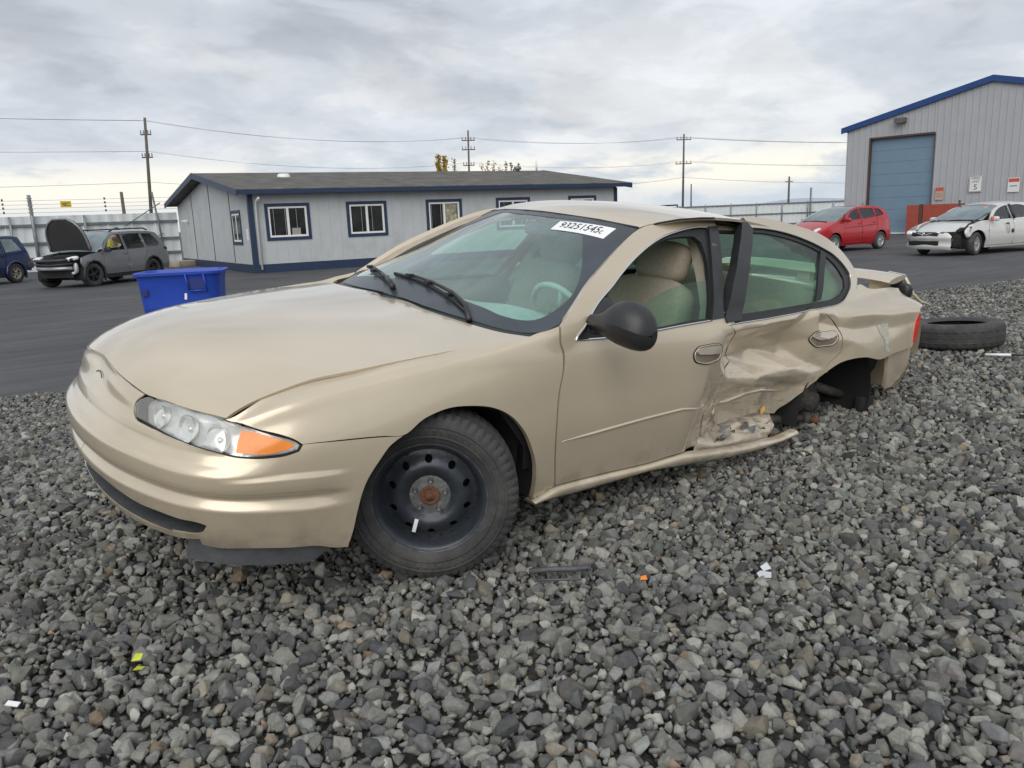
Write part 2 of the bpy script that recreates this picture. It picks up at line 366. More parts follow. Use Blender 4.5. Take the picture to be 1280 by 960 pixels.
HX=[-.5,-.23,0,.3,.6,.75,.85,.91,.96]
HZ=[.938,.932,.917,.896,.859,.820,.777,.738,.68]
def H(x,y):
    x=np.asarray(x,float); y=np.asarray(y,float)
    c=np.interp(x,[-.5,0,.4,.8],[.05,.08,.12,.14])
    return pchip(HX,HZ,x+.34*y*y)-c*y*y
def G(x,z):   # glasshouse side: y
    x=np.asarray(x,float); z=np.asarray(z,float)
    yb=pchip([-3.4,-2.9,-2.3,-1.6,-.9,-.4],[.68,.725,.765,.79,.80,.80],x); zb=.93
    t=(z-zb)
    return yb-.47*t-.42*t*t
# ---- body side sheet: control grid, rows r0..r12 (bottom -> roof), columns nose centre -> tail centre
COLS=[
 [(.925,0,.19),(.965,0,.31),(.985,0,.42),(.99,0,.52),(.965,0,.585),(.935,0,.64),(.915,0,.69),(.902,0,.742)],
 [(.91,.23,.19),(.95,.235,.31),(.968,.24,.42),(.972,.24,.52),(.95,.23,.585),(.925,.225,.635),(.917,.215,.68),(.906,.20,.722)],
 [(.865,.42,.19),(.905,.43,.31),(.922,.435,.42),(.926,.435,.52),(.91,.42,.58),(.892,.41,.625),(.884,.40,.665),(.874,.385,.700)],
 [(.785,.59,.19),(.825,.61,.31),(.842,.62,.42),(.846,.625,.515),(.832,.612,.575),(.815,.597,.62),(.803,.582,.66),(.797,.566,.689)],
 [(.685,.695,.19),(.72,.725,.31),(.736,.735,.42),(.74,.74,.515),(.732,.727,.58),(.722,.71,.63),(.717,.70,.664),(.722,.682,.685)],
 [(.54,.775,.19),(.56,.80,.31),(.57,.808,.42),(.57,.812,.53),(.57,.797,.615),(.57,.767,.675),(.57,.744,.722),(.567,.69,.752)],
 [(.40,.81,.19),(.40,.832,.31),(.40,.84,.42),(.40,.84,.53),(.40,.825,.63),(.40,.795,.715),(.40,.767,.765),(.40,.70,.793)],
 [(.15,.82,.19),(.15,.85,.31),(.15,.86,.42),(.15,.862,.54),(.15,.85,.65),(.15,.825,.75),(.15,.796,.81),(.15,.735,.837)],
 [(-.15,.815,.19),(-.15,.848,.31),(-.15,.86,.42),(-.15,.865,.55),(-.15,.853,.67),(-.15,.83,.785),(-.15,.81,.848),(-.15,.765,.871)],
 [(-.5,.81,.20),(-.5,.842,.31),(-.5,.858,.42),(-.5,.866,.55),(-.5,.855,.68),(-.5,.838,.80),(-.5,.817,.885),(-.5,.797,.93)],
 [(-1,.81,.20),(-1,.842,.31),(-1,.858,.42),(-1,.867,.55),(-1,.857,.68),(-1,.84,.80),(-1,.82,.885),(-1,.798,.935)],
 [(-1.5,.81,.20),(-1.5,.842,.31),(-1.5,.858,.42),(-1.5,.867,.55),(-1.5,.857,.68),(-1.5,.84,.80),(-1.5,.818,.885),(-1.5,.792,.935)],
 [(-2,.81,.20),(-2,.842,.31),(-2,.858,.42),(-2,.867,.55),(-2,.857,.68),(-2,.84,.80),(-2,.812,.89),(-2,.778,.94)],
 [(-2.4,.81,.20),(-2.4,.845,.31),(-2.4,.86,.42),(-2.4,.87,.56),(-2.4,.86,.69),(-2.4,.84,.81),(-2.4,.80,.905),(-2.4,.755,.955)],
 [(-2.75,.80,.22),(-2.75,.84,.31),(-2.75,.857,.43),(-2.75,.865,.57),(-2.75,.855,.70),(-2.75,.83,.83),(-2.75,.80,.912),(-2.75,.735,.965)],
 [(-3.1,.79,.25),(-3.1,.825,.33),(-3.1,.842,.44),(-3.1,.85,.57),(-3.1,.84,.71),(-3.1,.815,.84),(-3.1,.787,.922),(-3.1,.69,.985)],
 [(-3.4,.77,.28),(-3.4,.815,.36),(-3.4,.832,.45),(-3.4,.845,.57),(-3.4,.842,.71),(-3.4,.82,.85),(-3.4,.795,.93),(-3.4,.66,1.0)],
 [(-3.64,.74,.30),(-3.68,.775,.37),(-3.70,.80,.46),(-3.71,.81,.57),(-3.72,.81,.71),(-3.71,.795,.85),(-3.67,.77,.932),(-3.62,.64,.995)],
 [(-3.72,.45,.30),(-3.75,.49,.37),(-3.77,.5,.46),(-3.77,.5,.57),(-3.75,.5,.71),(-3.70,.48,.85),(-3.65,.45,.95),(-3.62,.42,.99)],
 [(-3.76,.2,.30),(-3.79,.2,.37),(-3.81,.2,.46),(-3.81,.2,.57),(-3.79,.2,.71),(-3.74,.2,.85),(-3.68,.2,.95),(-3.65,.2,.99)],
 [(-3.77,0,.30),(-3.80,0,.37),(-3.82,0,.46),(-3.82,0,.57),(-3.80,0,.71),(-3.75,0,.85),(-3.69,0,.95),(-3.66,0,.99)],
]
def _grid():
    g=[]
    for c in COLS:
        c=list(c); x7,y7,z7=c[7]
        for k,z in enumerate((.08,.185,.285,.385,.485)):
            zz=z7+z
            yy=y7+float(G(x7,.93+z)-G(x7,.93))
            c.append((x7,yy,zz))
        g.append(c)
    return np.array(g)
GRID=_grid()            # (21,13,3)
def _cr(t):
    t2=t*t;t3=t2*t
    return np.stack([-.5*t+t2-.5*t3,1-2.5*t2+1.5*t3,.5*t+2*t2-1.5*t3,-.5*t2+.5*t3],-1)
def P(s,v):
    """point on the left body side; s<0 mirrors through the nose"""
    s=np.asarray(s,float); v=np.asarray(v,float)
    n,m,_=GRID.shape
    i=np.clip(np.floor(s).astype(int),0,n-2); a=s-i
    j=np.clip(np.floor(v).astype(int),0,m-2); b=v-j
    wa=_cr(a); wb=_cr(b)
    out=0
    for p in range(4):
        ip=i+p-1
        lo=ip<0; hi=ip>n-1
        ipc=np.where(lo,-ip,np.where(hi,2*(n-1)-ip,ip))
        sg=np.where(lo|hi,-1.,1.)
        for q in range(4):
            jq=j+q-1
            X=GRID[ipc,np.clip(jq,0,m-1)].copy()
            ex=jq<0
            X=np.where(ex[...,None],2*GRID[ipc,0]-GRID[ipc,1],X)
            ex=jq>m-1
            X=np.where(ex[...,None],2*GRID[ipc,m-1]-GRID[ipc,m-2],X)
            X=X*np.stack([np.ones_like(sg),sg,np.ones_like(sg)],-1)
            out=out+(wa[...,p]*wb[...,q])[...,None]*X
    return out

# collision damage on the left side: (x, z, depth inward) control points, linear between them
DENT=[(-1.2,.95,0),(-1.2,.7,0),(-1.2,.5,0),(-1.2,.2,0),(-1.38,.95,0),(-1.40,.78,.0),(-1.36,.60,.012),(-1.33,.45,.02),(-1.30,.30,.012),(-1.36,.2,.01),
 (-1.52,.93,.0),(-1.52,.85,.008),(-1.50,.74,.025),(-1.47,.62,.05),(-1.43,.52,.052),(-1.42,.40,.075),(-1.42,.30,.055),(-1.42,.2,.03),
 (-1.62,.925,.0),(-1.62,.865,.004),(-1.66,.80,.085),(-1.66,.72,.135),(-1.62,.63,.075),(-1.60,.545,.10),(-1.60,.45,.105),(-1.60,.36,.10),(-1.58,.28,.07),(-1.6,.2,.04),
 (-1.85,.935,.0),(-1.85,.885,.002),(-1.87,.82,.095),(-1.87,.74,.15),(-1.85,.672,.14),(-1.85,.622,.05),(-1.85,.575,.062),(-1.83,.53,.105),(-1.83,.45,.115),(-1.82,.37,.13),(-1.8,.29,.085),(-1.8,.2,.05),
 (-2.12,.945,.0),(-2.12,.905,.0),(-2.15,.84,.09),(-2.15,.755,.14),(-2.13,.69,.14),(-2.12,.645,.045),(-2.12,.60,.055),(-2.1,.555,.10),(-2.1,.47,.11),(-2.08,.38,.12),(-2.1,.28,.09),(-2.1,.2,.06),
 (-2.36,.96,.0),(-2.38,.925,.0),(-2.42,.868,.06),(-2.38,.80,.04),(-2.36,.72,.06),(-2.34,.65,.085),(-2.34,.60,.06),(-2.32,.53,.09),(-2.3,.45,.09),(-2.32,.35,.09),(-2.3,.25,.06),
 (-2.56,.96,.0),(-2.53,.91,.0),(-2.60,.84,.028),(-2.56,.77,.02),(-2.55,.70,.045),(-2.5,.62,.05),(-2.48,.52,.05),(-2.48,.4,.05),
 (-2.72,.97,0),(-2.73,.90,.0),(-2.76,.83,.025),(-2.74,.75,.012),(-2.72,.67,.018),(-2.7,.5,.01),
 (-2.95,.98,0),(-2.95,.9,0),(-2.98,.84,.018),(-2.96,.76,.01),(-2.95,.68,.0),(-2.95,.5,0),
 (-3.2,.97,.0),(-3.2,.88,.0),(-3.2,.82,.012),(-3.2,.74,.004),(-3.2,.6,0),(-3.6,.95,0),(-3.6,.85,0),(-3.6,.5,0),(-3.8,.7,0),(-2.7,.2,0),(-3.8,.2,0),(.5,.2,0),(.5,.95,0)]
_dp=np.array(DENT)
_dk=lambda ax,az,bx,bz: np.sqrt(((ax-bx)*.7)**2+(az-bz)**2+.012**2)
_dw=np.linalg.solve(_dk(_dp[:,None,0],_dp[:,None,1],_dp[None,:,0],_dp[None,:,1])+1e-6*np.eye(len(_dp)),_dp[:,2])
def _delaunay(p):
    """Bowyer-Watson triangles of the control points (few points, plain python)"""
    p=[tuple(q) for q in p]; n=len(p); P_=p+[(-60.,-60.),(60.,-60.),(0.,90.)]; tri=[(n,n+1,n+2)]
    def circ(t):
        (ax,ay),(bx,by),(cx,cy)=[P_[i] for i in t]; d=2*(ax*(by-cy)+bx*(cy-ay)+cx*(ay-by)) or 1e-12
        ux=((ax*ax+ay*ay)*(by-cy)+(bx*bx+by*by)*(cy-ay)+(cx*cx+cy*cy)*(ay-by))/d; uy=((ax*ax+ay*ay)*(cx-bx)+(bx*bx+by*by)*(ax-cx)+(cx*cx+cy*cy)*(bx-ax))/d
        return ux,uy,(ax-ux)**2+(ay-uy)**2
    cc={tri[0]:circ(tri[0])}
    for i in range(n):
        x,y=P_[i]; bad=[t for t in tri if (x-cc[t][0])**2+(y-cc[t][1])**2<cc[t][2]*(1-1e-9)]; e={}
        for t in bad:
            for a,b in ((t[0],t[1]),(t[1],t[2]),(t[2],t[0])): k=(min(a,b),max(a,b)); e[k]=e.get(k,0)+1
        bs=set(bad); tri=[t for t in tri if t not in bs]
        for (a,b),c in e.items():
            if c==1: t=(a,b,i); tri.append(t); cc[t]=circ(t)
    return [t for t in tri if max(t)<n]
_dj=_dp[:,:2]+np.stack([.003*np.sin(7.1*np.arange(len(_dp))),.003*np.cos(5.3*np.arange(len(_dp)))],1)
_dt=_delaunay(_dj*[.8,1.])
def _dlin(x,z):
    out=np.zeros(len(x))
    for t in _dt:
        (ax,az),(bx,bz),(cx,cz)=_dj[t[0]],_dj[t[1]],_dj[t[2]]; d=(bz-cz)*(ax-cx)+(cx-bx)*(az-cz)
        if abs(d)<1e-12: continue
        u=((bz-cz)*(x-cx)+(cx-bx)*(z-cz))/d; v=((cz-az)*(x-cx)+(ax-cx)*(z-cz))/d; w=1-u-v; m=(u>=-1e-9)&(v>=-1e-9)&(w>=-1e-9)
        out[m]=u[m]*_dp[t[0],2]+v[m]*_dp[t[1],2]+w[m]*_dp[t[2],2]
    return out
def dent(x,z):
    """inward crush depth through the control points, with a few short creases inside the crush"""
    x=np.asarray(x,float); z=np.asarray(z,float)
    sh=x.shape; x=x.ravel(); z=z.ravel(); out=np.zeros(len(x))
    act=np.where((x<-1.0)&(z<1.0))[0]
    for k in range(0,len(act),4000):
        a=act[k:k+4000]; out[a]=_dk(x[a,None],z[a,None],_dp[None,:,0],_dp[None,:,1])@_dw
    if len(act): out[act]=.25*out[act]+.75*_dlin(x[act],z[act])
    out*=np.clip((-x-1.22)/.14,0,1)*np.clip((.97-z)/.04,0,1)
    cr=np.abs(np.sin(7.3*x+13*z+1.7*np.sin(9*z)))+.6*np.abs(np.sin(17*x-11*z+1.7*np.sin(6*x)))
    out=out+np.clip(out-.04,0,.08)*.18*(cr-.9)*np.clip((.62-z)/.1,0,1)
    return out.reshape(sh)
def PL(s,v):
    """left side as damaged"""
    X=P(s,v)
    D=dent(X[...,0],X[...,2])
    X=X.copy(); X[...,1]-=D
    return X
def PD(s,v):
    """the rear door: as PL, with its upper frame standing proud of the roof at the free front edge"""
    X=PL(s,v); w=np.clip((X[...,2]-.95)/.2,0,1)*np.clip((X[...,0]+2.95)/1.0,0,1)
    X=X.copy(); X[...,1]+=.045*w
    return X
# ---- panel outlines in sheet coordinates
D={"headlight":[[2.0392,6.915],[2.4088,7.0253],[3.0229,7.0075],[3.908,6.9559],[4.3811,5.363],[4.8731,4.4336],[5.0902,4.0744],[5.166,3.8835],[5.0976,3.6963],[4.8835,3.6137],[4.5356,3.6646],[4.187,3.858],[3.771,4.1502],[3.1275,4.4114],[2.5097,4.6422],[2.0365,4.7903],[1.8648,4.8493],[1.7693,5.1333],[1.7681,5.6476],[1.8614,6.3711]],"amber":[[4.191,5.4611],[4.3801,5.1307],[4.6363,4.6316],[4.8761,4.2392],[5.0636,3.9966],[5.0036,3.8802],[4.7937,3.7721],[4.5493,3.7896],[4.3293,3.9304],[4.1044,4.1061],[4.1265,4.7046]],"bumper":[[0.0,7.0],[0.9908,6.9943],[1.6442,7.0034],[1.9997,6.9386],[1.8614,6.3711],[1.7681,5.6476],[1.7693,5.1333],[1.8648,4.8493],[2.0365,4.7903],[2.5097,4.6422],[3.1275,4.4114],[3.771,4.1502],[4.187,3.858],[4.5356,3.6646],[4.8835,3.6137],[5.0976,3.6963],[5.1851,3.9431],[5.9523,3.8465],[6.5005,3.7437],[6.7587,3.6567],[6.594,3.4276],[6.4505,3.0553],[6.2607,2.4075],[6.1624,1.5588],[6.1261,0.9431],[6.0767,0.4543],[5.8659,0.4733],[5.5303,0.5797],[4.9123,0.5971],[4.2421,0.6167],[3.4375,0.554],[3.2205,0.5884],[3.2216,0.7739],[2.7024,0.6176],[2.1898,0.5727],[1.5666,0.5632],[1.0,0.54],[0.0,0.52]],"intake":[[1.1557,1.5525],[1.4881,1.4905],[2.0511,1.3928],[2.5164,1.3952],[2.9357,1.3663],[3.2578,1.3834],[3.4827,1.3458],[3.323,1.0648],[3.2725,1.0245],[2.8588,0.8994],[2.157,0.7732],[1.5464,0.8096],[1.0,0.78],[-0.3,0.8],[-0.3,1.55]],"fender":[[3.9343,6.892],[4.3811,5.363],[4.8731,4.4336],[5.0902,4.0744],[5.1675,3.9129],[5.9523,3.8465],[6.5005,3.7437],[6.7587,3.6567],[7.0422,4.0334],[7.3407,4.1931],[7.6966,4.1223],[7.9916,3.9375],[8.2314,3.6125],[8.4296,3.1169],[8.5643,2.5861],[8.6643,2.0052],[8.7107,1.2809],[8.7346,0.4848],[8.9999,0.9442],[8.9291,1.9329],[8.884,3.2215],[8.9176,4.279],[8.9419,4.5612],[8.9572,4.9477],[8.9546,5.4068],[8.9301,5.7757],[8.9381,6.247],[8.9571,7.042],[8.8185,6.932],[8.6478,6.8721],[8.6086,6.8202],[8.451,6.7315],[8.1322,6.9973],[7.4642,7.0138],[6.7787,6.9597],[6.4026,6.9642],[5.7689,7.0573],[4.9192,7.0612],[4.36,7.0333]],"front_door":[[9.0042,0.9409],[8.9398,1.9267],[8.8944,3.2177],[8.9276,4.2757],[8.9518,4.5581],[8.9728,4.9425],[8.9711,5.4001],[8.9476,5.7665],[8.9532,6.2321],[8.9745,7.0942],[9.297,8.3112],[9.6315,9.3307],[9.9175,10.1137],[10.2582,10.8075],[10.5334,11.0662],[10.8863,11.2991],[11.2414,11.4307],[11.4343,11.4489],[11.4186,11.0309],[11.3113,10.0558],[11.1559,8.6287],[11.0447,7.3393],[11.0534,6.5115],[11.2518,5.1792],[11.3965,4.1471],[11.1604,3.7347],[11.1121,3.2071],[11.0699,2.8493],[11.0211,2.5847],[10.9172,2.4662],[10.9886,1.7568],[10.9719,0.9471],[10.8978,0.9742],[10.5534,1.1113],[10.0891,0.9983],[9.5449,0.9928]],"front_opening":[[9.1165,5.865],[9.3301,7.4113],[9.683,8.6309],[10.0501,9.6223],[10.4299,10.3503],[10.8017,10.7731],[11.1667,10.9925],[11.2715,10.991],[11.1547,9.9054],[11.0429,8.8728],[10.8393,6.7216],[10.5144,6.5055],[10.0379,6.142],[9.4293,5.8661]],"front_inner":[[9.3216,6.1205],[9.4832,7.9666],[9.5834,8.333],[9.8218,9.0307],[10.0703,9.6107],[10.3265,10.1086],[10.5829,10.4424],[10.8214,10.5822],[11.0075,10.6071],[11.0834,10.3521],[11.0699,9.7717],[10.9995,8.8742],[10.9549,8.4042],[10.8239,6.9514],[10.5286,6.835],[10.0448,6.4021],[9.6582,6.1835]],"front_glass":[[9.8124,7.0909],[9.8461,7.3997],[10.0487,7.9185],[10.3292,8.3757],[10.6088,8.6206],[10.9345,8.7277],[11.0287,8.7357],[10.8514,6.9369],[10.6399,6.8701],[10.048,6.4409]],"b_applique":[[11.2832,10.9856],[11.4133,11.0301],[11.3074,10.0556],[11.1522,8.6289],[11.03,7.2504],[11.0158,6.8625],[10.8472,6.8228],[11.0429,8.8728],[11.1547,9.9054]],"rear_door":[[11.0528,6.4304],[11.2645,5.1714],[11.4041,4.1443],[11.1709,3.7295],[11.1235,3.2005],[11.0897,2.8365],[11.044,2.5679],[10.9513,2.4117],[11.0242,1.7269],[11.0853,1.2418],[11.1727,1.4837],[11.5257,1.6163],[11.8726,1.8068],[12.4286,1.6143],[12.4464,1.7151],[12.7244,2.2643],[13.1211,3.0652],[13.3127,3.5571],[13.6093,4.0578],[13.5411,4.8356],[13.4017,5.3998],[13.144,6.132],[13.5642,6.573],[14.2034,7.0782],[14.3941,7.3451],[14.595,7.9194],[14.7734,8.4691],[14.5828,9.4543],[14.2702,10.2519],[13.9001,10.7699],[13.2952,11.1485],[12.7429,11.4159],[12.242,11.6173],[11.8271,11.6174],[11.7462,11.2556],[11.6135,10.6579],[11.3153,9.1676],[11.1627,8.0349],[11.0483,6.9972]],"rear_chrome":[[11.7536,11.1093],[12.1008,11.0933],[12.588,10.923],[13.1119,10.5918],[13.6692,10.1193],[14.0553,9.6653],[14.3184,9.033],[14.4437,8.548],[14.3843,8.1549],[14.1694,7.5625],[13.9272,7.1372],[13.637,6.9019],[13.2129,6.7768],[12.1258,6.6021],[11.5925,6.3996],[11.0813,6.1933]],"rear_opening":[[11.849,11.1002],[12.1008,11.0933],[12.588,10.923],[13.1119,10.5918],[13.6692,10.1193],[14.0553,9.6653],[14.3184,9.033],[14.4437,8.548],[14.3843,8.1549],[14.1694,7.5625],[13.9272,7.1372],[13.637,6.9019],[13.2129,6.7768],[12.1258,6.6021],[11.5925,6.3996],[11.1681,6.2481],[11.244,7.0978],[11.3534,8.1412],[11.5145,9.4319],[11.7179,10.4478]],"rear_inner":[[11.9167,10.9266],[12.1501,10.9042],[12.5324,10.732],[13.0535,10.4008],[13.534,9.9802],[13.8341,9.5652],[14.0746,8.9475],[14.178,8.4535],[14.1489,8.1334],[14.0002,7.7544],[13.8208,7.52],[13.6021,7.3837],[12.9896,7.2859],[12.1795,7.2309],[11.6415,7.1389],[11.3261,7.0746],[11.4324,8.1499],[11.5964,9.4309],[11.8072,10.4522]],"rear_pillar":[[11.8081,11.4923],[11.718,11.1055],[11.6192,10.6585],[11.3205,9.1676],[11.1677,8.0343],[11.0462,6.8518],[11.0528,6.4304],[11.2572,6.5335],[11.3988,8.1357],[11.5634,9.4314],[11.7696,10.4505],[11.8849,11.0103]],"divider":[[13.6606,9.9624],[13.7998,9.7573],[13.4776,8.8239],[13.1587,7.4011],[12.9797,7.3162],[13.2552,8.7686]],"quarter":[[13.2054,6.7637],[13.6466,6.8982],[13.966,7.1395],[14.2318,7.183],[14.514,7.6794],[14.6843,7.9441],[15.0991,7.5828],[16.7549,7.3585],[16.9,6.6],[16.94,6.2333],[16.4407,5.858],[16.364,5.2545],[16.3488,4.895],[16.25,4.131],[16.1997,3.8078],[15.4295,3.6368],[14.8759,3.468],[14.2993,3.6784],[13.6589,3.5974],[13.1211,3.0652],[13.3127,3.5571],[13.6294,4.0546],[13.566,4.8278],[13.4193,5.3967],[13.1621,6.0554]],"molding_f":[[8.9842,2.5738],[9.3256,2.6586],[9.6344,2.7577],[9.9492,2.8498],[10.4226,2.9499],[11.0103,2.6813]],"molding_r":[[11.0711,2.6547],[11.3874,2.609],[11.6608,2.8206],[11.892,2.8955],[12.3863,2.6867]],"rocker_top":[[8.7303,0.5215],[9.0005,0.8939],[9.5496,0.9365],[10.095,0.9391],[10.5607,1.0481],[10.8791,0.9117],[11.4838,0.6964],[12.2588,0.6999],[12.5845,0.9526]],"rocker_bot":[[8.7455,0.3925],[9.3416,0.3988],[10.132,0.6036],[11.3061,0.2519],[11.9092,0.2515],[12.5974,0.6481]],"sill_crush":[[10.8924,0.9574],[10.9764,1.4014],[11.1135,1.6506],[11.5158,1.7396],[11.9493,1.8084],[12.3904,1.7104],[12.4494,1.035],[12.2579,0.7393],[11.4826,0.7384]],"handle_f":[[10.5386,4.8254],[10.5839,5.0421],[10.7226,5.144],[10.9006,5.1216],[10.9657,4.9458],[10.9518,4.5898],[10.8204,4.4631],[10.6334,4.4867],[10.5511,4.6116]],"handle_r":[[12.8088,4.8194],[12.8667,5.057],[13.1467,5.034],[13.3974,4.9302],[13.4296,4.7616],[13.3365,4.5062],[13.118,4.4444],[12.9029,4.5034]],"sail":[[9.1387,5.876],[9.5453,5.8674],[9.657,7.0959],[9.6495,7.9194],[9.5555,8.3199],[9.4068,7.7472]],"tail":[[16.3638,5.4396],[16.3935,4.9123],[16.3228,4.4549],[16.2735,4.0251],[16.1997,4.0681],[16.2105,4.5638],[16.2744,5.0058]],"hood":[[0.905,0],[0.9067,0.2007],[0.8905,0.3215],[0.8757,0.3918],[0.8373,0.4907],[0.7979,0.5777],[0.732,0.6894],[0.6781,0.6916],[0.5864,0.7017],[0.4533,0.7112],[0.3181,0.7331],[0.2185,0.7429],[0.0237,0.7582],[-0.196,0.7653],[-0.3028,0.7829],[-0.3718,0.7678],[-0.299,0.6766],[-0.259,0.5698],[-0.2363,0.4729],[-0.2118,0.2981],[-0.2216,0.0985],[-0.185,0]],"ws_side":[[-0.4064,0.7505],[-0.5013,0.781],[-0.6899,0.7102],[-0.89,0.647],[-1.1442,0.5397]],"ws_top":[[-1.1442,0.5397],[-1.1008,0.3347],[-1.0544,0.1239],[-1.0464,0.0327]],"ws_base":[[-0.4064,0.7505],[-0.3495,0.6808],[-0.3285,0.6388],[-0.2899,0.5288],[-0.2632,0.4352],[-0.2337,0.2647],[-0.2238,0.0463]],"roof_side":[[-1.1649,0.5376],[-1.2556,0.5566],[-1.3786,0.5771],[-1.5359,0.5767],[-1.6302,0.5744]],"roof_top":[[-1.1635,0.538],[-1.1037,0.3316],[-1.0508,0.0275]],"sticker":[[-0.9136,0.2211],[-0.9908,0.2007],[-1.087,0.4643],[-0.9925,0.4824]],"ws_inner_side":[[-0.3924,0.6236],[-0.4192,0.6636],[-0.4495,0.6865],[-0.4978,0.6992],[-0.557,0.6941],[-0.6305,0.6738],[-0.702,0.6458],[-0.8024,0.6041],[-0.9295,0.5668],[-1.036,0.5269],[-1.1282,0.4913]],"ws_inner_base":[[-0.4318,0.6721],[-0.3807,0.569],[-0.3692,0.4862],[-0.3538,0.3853],[-0.3464,0.2894],[-0.3377,0.1688]],"wiper_a":[[-0.29,0.5184],[-0.3142,0.4013],[-0.3265,0.2536],[-0.3222,0.1004],[-0.3433,-0.1633]],"wiper_b":[[-0.2281,0.0634],[-0.3069,-0.1599],[-0.4278,-0.452],[-0.5455,-0.6793]]}
# ------------------------------------------------------------------ yard: asphalt, gravel, fences, buildings, poles
ZA=-.28
CAMP=Vector((1.425186,3.012835,1.282103)); RIGHT=Vector((-.776,.631,0)).normalized(); FWD=Vector((-.631,-.776,0)).normalized()
def gravel_d(x,y): return (np.asarray(x)-.6)*.211+(np.asarray(y)+5.9)*.977
def gravel_z(x,y):
    x=np.asarray(x,float);y=np.asarray(y,float); d=gravel_d(x,y); t=np.clip(d/4.6,0,1); s=t*t*(3-2*t)
    z=-.262*(1-s)+.10*np.exp(-((x+5.2)/2.2)**2-((y-.9)/1.8)**2)
    return z+.012*np.sin(2.3*x+1.1*y)*np.sin(1.7*y-.6*x)+.007*np.sin(6.1*x-2*y)*np.sin(5.2*y+x)
def asphalt_mat():
    m=mat('asphalt',(.072,.074,.076),.82,0,.16,1.1,.35,160,dirt=(.046,.047,.049),dscale=.35,drange=(.40,.66))
    nt=m.node_tree;N=nt.nodes;L=nt.links;b=N['Principled BSDF']
    tc=N.new('ShaderNodeTexCoord'); mp=N.new('ShaderNodeMapping'); mp.inputs['Scale'].default_value=(.5,5,1); mp.inputs['Rotation'].default_value=(0,0,R(-15)); L.new(tc.outputs['Object'],mp.inputs[0])
    n=N.new('ShaderNodeTexNoise'); n.inputs['Scale'].default_value=.9; n.inputs['Detail'].default_value=8; L.new(mp.outputs[0],n.inputs[0])
    r=N.new('ShaderNodeMapRange'); r.inputs[1].default_value=.35; r.inputs[2].default_value=.7; r.inputs[3].default_value=.62; r.inputs[4].default_value=.92; L.new(n.outputs[0],r.inputs[0]); L.new(r.outputs[0],b.inputs['Roughness'])
    return m
g=MB(); g.box((0,0,ZA-.5),(3000,3000,1.0)); o=g.build('ground',asphalt_mat()); tag(o,'dark grey asphalt yard with faint tyre streaks',kind='structure')
# gravel base sheet
u=np.linspace(-15,24,150); w=np.linspace(0,26,110)
U,W_=np.meshgrid(u,w,indexing='ij'); ux,uy=-.977,.211; nx,ny=.211,.977
X=.6+ux*U+nx*W_; Y=-5.9+uy*U+ny*W_; Z=gravel_z(X,Y)-.012; Z[:,0]=ZA+.004
jag=.10*np.sin(7*U[:,0])+.06*np.sin(19*U[:,0]+1); X[:,0]+=nx*jag; Y[:,0]+=ny*jag
gm=mat('gravel_bed',(.055,.053,.048),.95,0,.55,38,.9,60,dirt=(.022,.021,.020),dscale=30,drange=(.42,.6))  # bed coloured dark to carry the shade in gaps between stones
b=MB(); b.grid(np.stack([X,Y,Z],-1)); gravel=b.build('gravel_bed',gm,fixn=False); tag(gravel,kind='structure')
def rock_mat():
    m=bpy.data.materials.new('crushed_rock'); m.use_nodes=True; nt=m.node_tree;N=nt.nodes;L=nt.links; p=N['Principled BSDF']; p.inputs['Roughness'].default_value=.85; p.inputs['Specular IOR Level'].default_value=.35
    a=N.new('ShaderNodeAttribute'); a.attribute_name='tint'
    g_=N.new('ShaderNodeNewGeometry'); n=N.new('ShaderNodeTexNoise'); n.inputs['Scale'].default_value=42; n.inputs['Detail'].default_value=7; n.inputs['Roughness'].default_value=.7; L.new(g_.outputs['Position'],n.inputs[0])
    r=N.new('ShaderNodeMapRange'); r.inputs[1].default_value=.3; r.inputs[2].default_value=.7; r.inputs[3].default_value=.70; r.inputs[4].default_value=1.28; L.new(n.outputs[0],r.inputs[0])
    mx=N.new('ShaderNodeMixRGB'); mx.blend_type='MULTIPLY'; mx.inputs[0].default_value=1; L.new(a.outputs['Color'],mx.inputs[1]); L.new(r.outputs[0],mx.inputs[2]); L.new(mx.outputs[0],p.inputs['Base Color'])
    n2=N.new('ShaderNodeTexNoise'); n2.inputs['Scale'].default_value=120; n2.inputs['Detail'].default_value=5; L.new(g_.outputs['Position'],n2.inputs[0])
    bp=N.new('ShaderNodeBump'); bp.inputs['Strength'].default_value=.6; bp.inputs['Distance'].default_value=.004; L.new(n2.outputs[0],bp.inputs['Height']); bv=N.new('ShaderNodeBevel'); bv.samples=4; bv.inputs['Radius'].default_value=.007; L.new(bv.outputs[0],bp.inputs['Normal']); L.new(bp.outputs[0],p.inputs['Normal'])
    return m
ROCK=rock_mat()
def hull_rock(seed,npt,flat):
    r=np.random.default_rng(seed); p=r.normal(size=(npt,3)); p/=np.linalg.norm(p,axis=1)[:,None]; p*=r.uniform(.80,1.08,(npt,1)); p*=np.array([1.04,r.uniform(.66,.95),flat*r.uniform(.75,1.15)])
    bm=bmesh.new()
    for q in p: bm.verts.new(q)
    rs=bmesh.ops.convex_hull(bm,input=bm.verts[:]); 
    for v in [v for v in bm.verts if not v.link_faces]: bm.verts.remove(v)
    bmesh.ops.triangulate(bm,faces=bm.faces[:]); bm.verts.index_update()
    v=np.array([q.co[:] for q in bm.verts]); f=np.array([[q.index for q in fc.verts] for fc in bm.faces]); bm.free(); return v,f
ROCKS_HI=[hull_rock(100+k,15+k%4,.70) for k in range(18)]; ROCKS_LO=[hull_rock(200+k,11,.68) for k in range(8)]
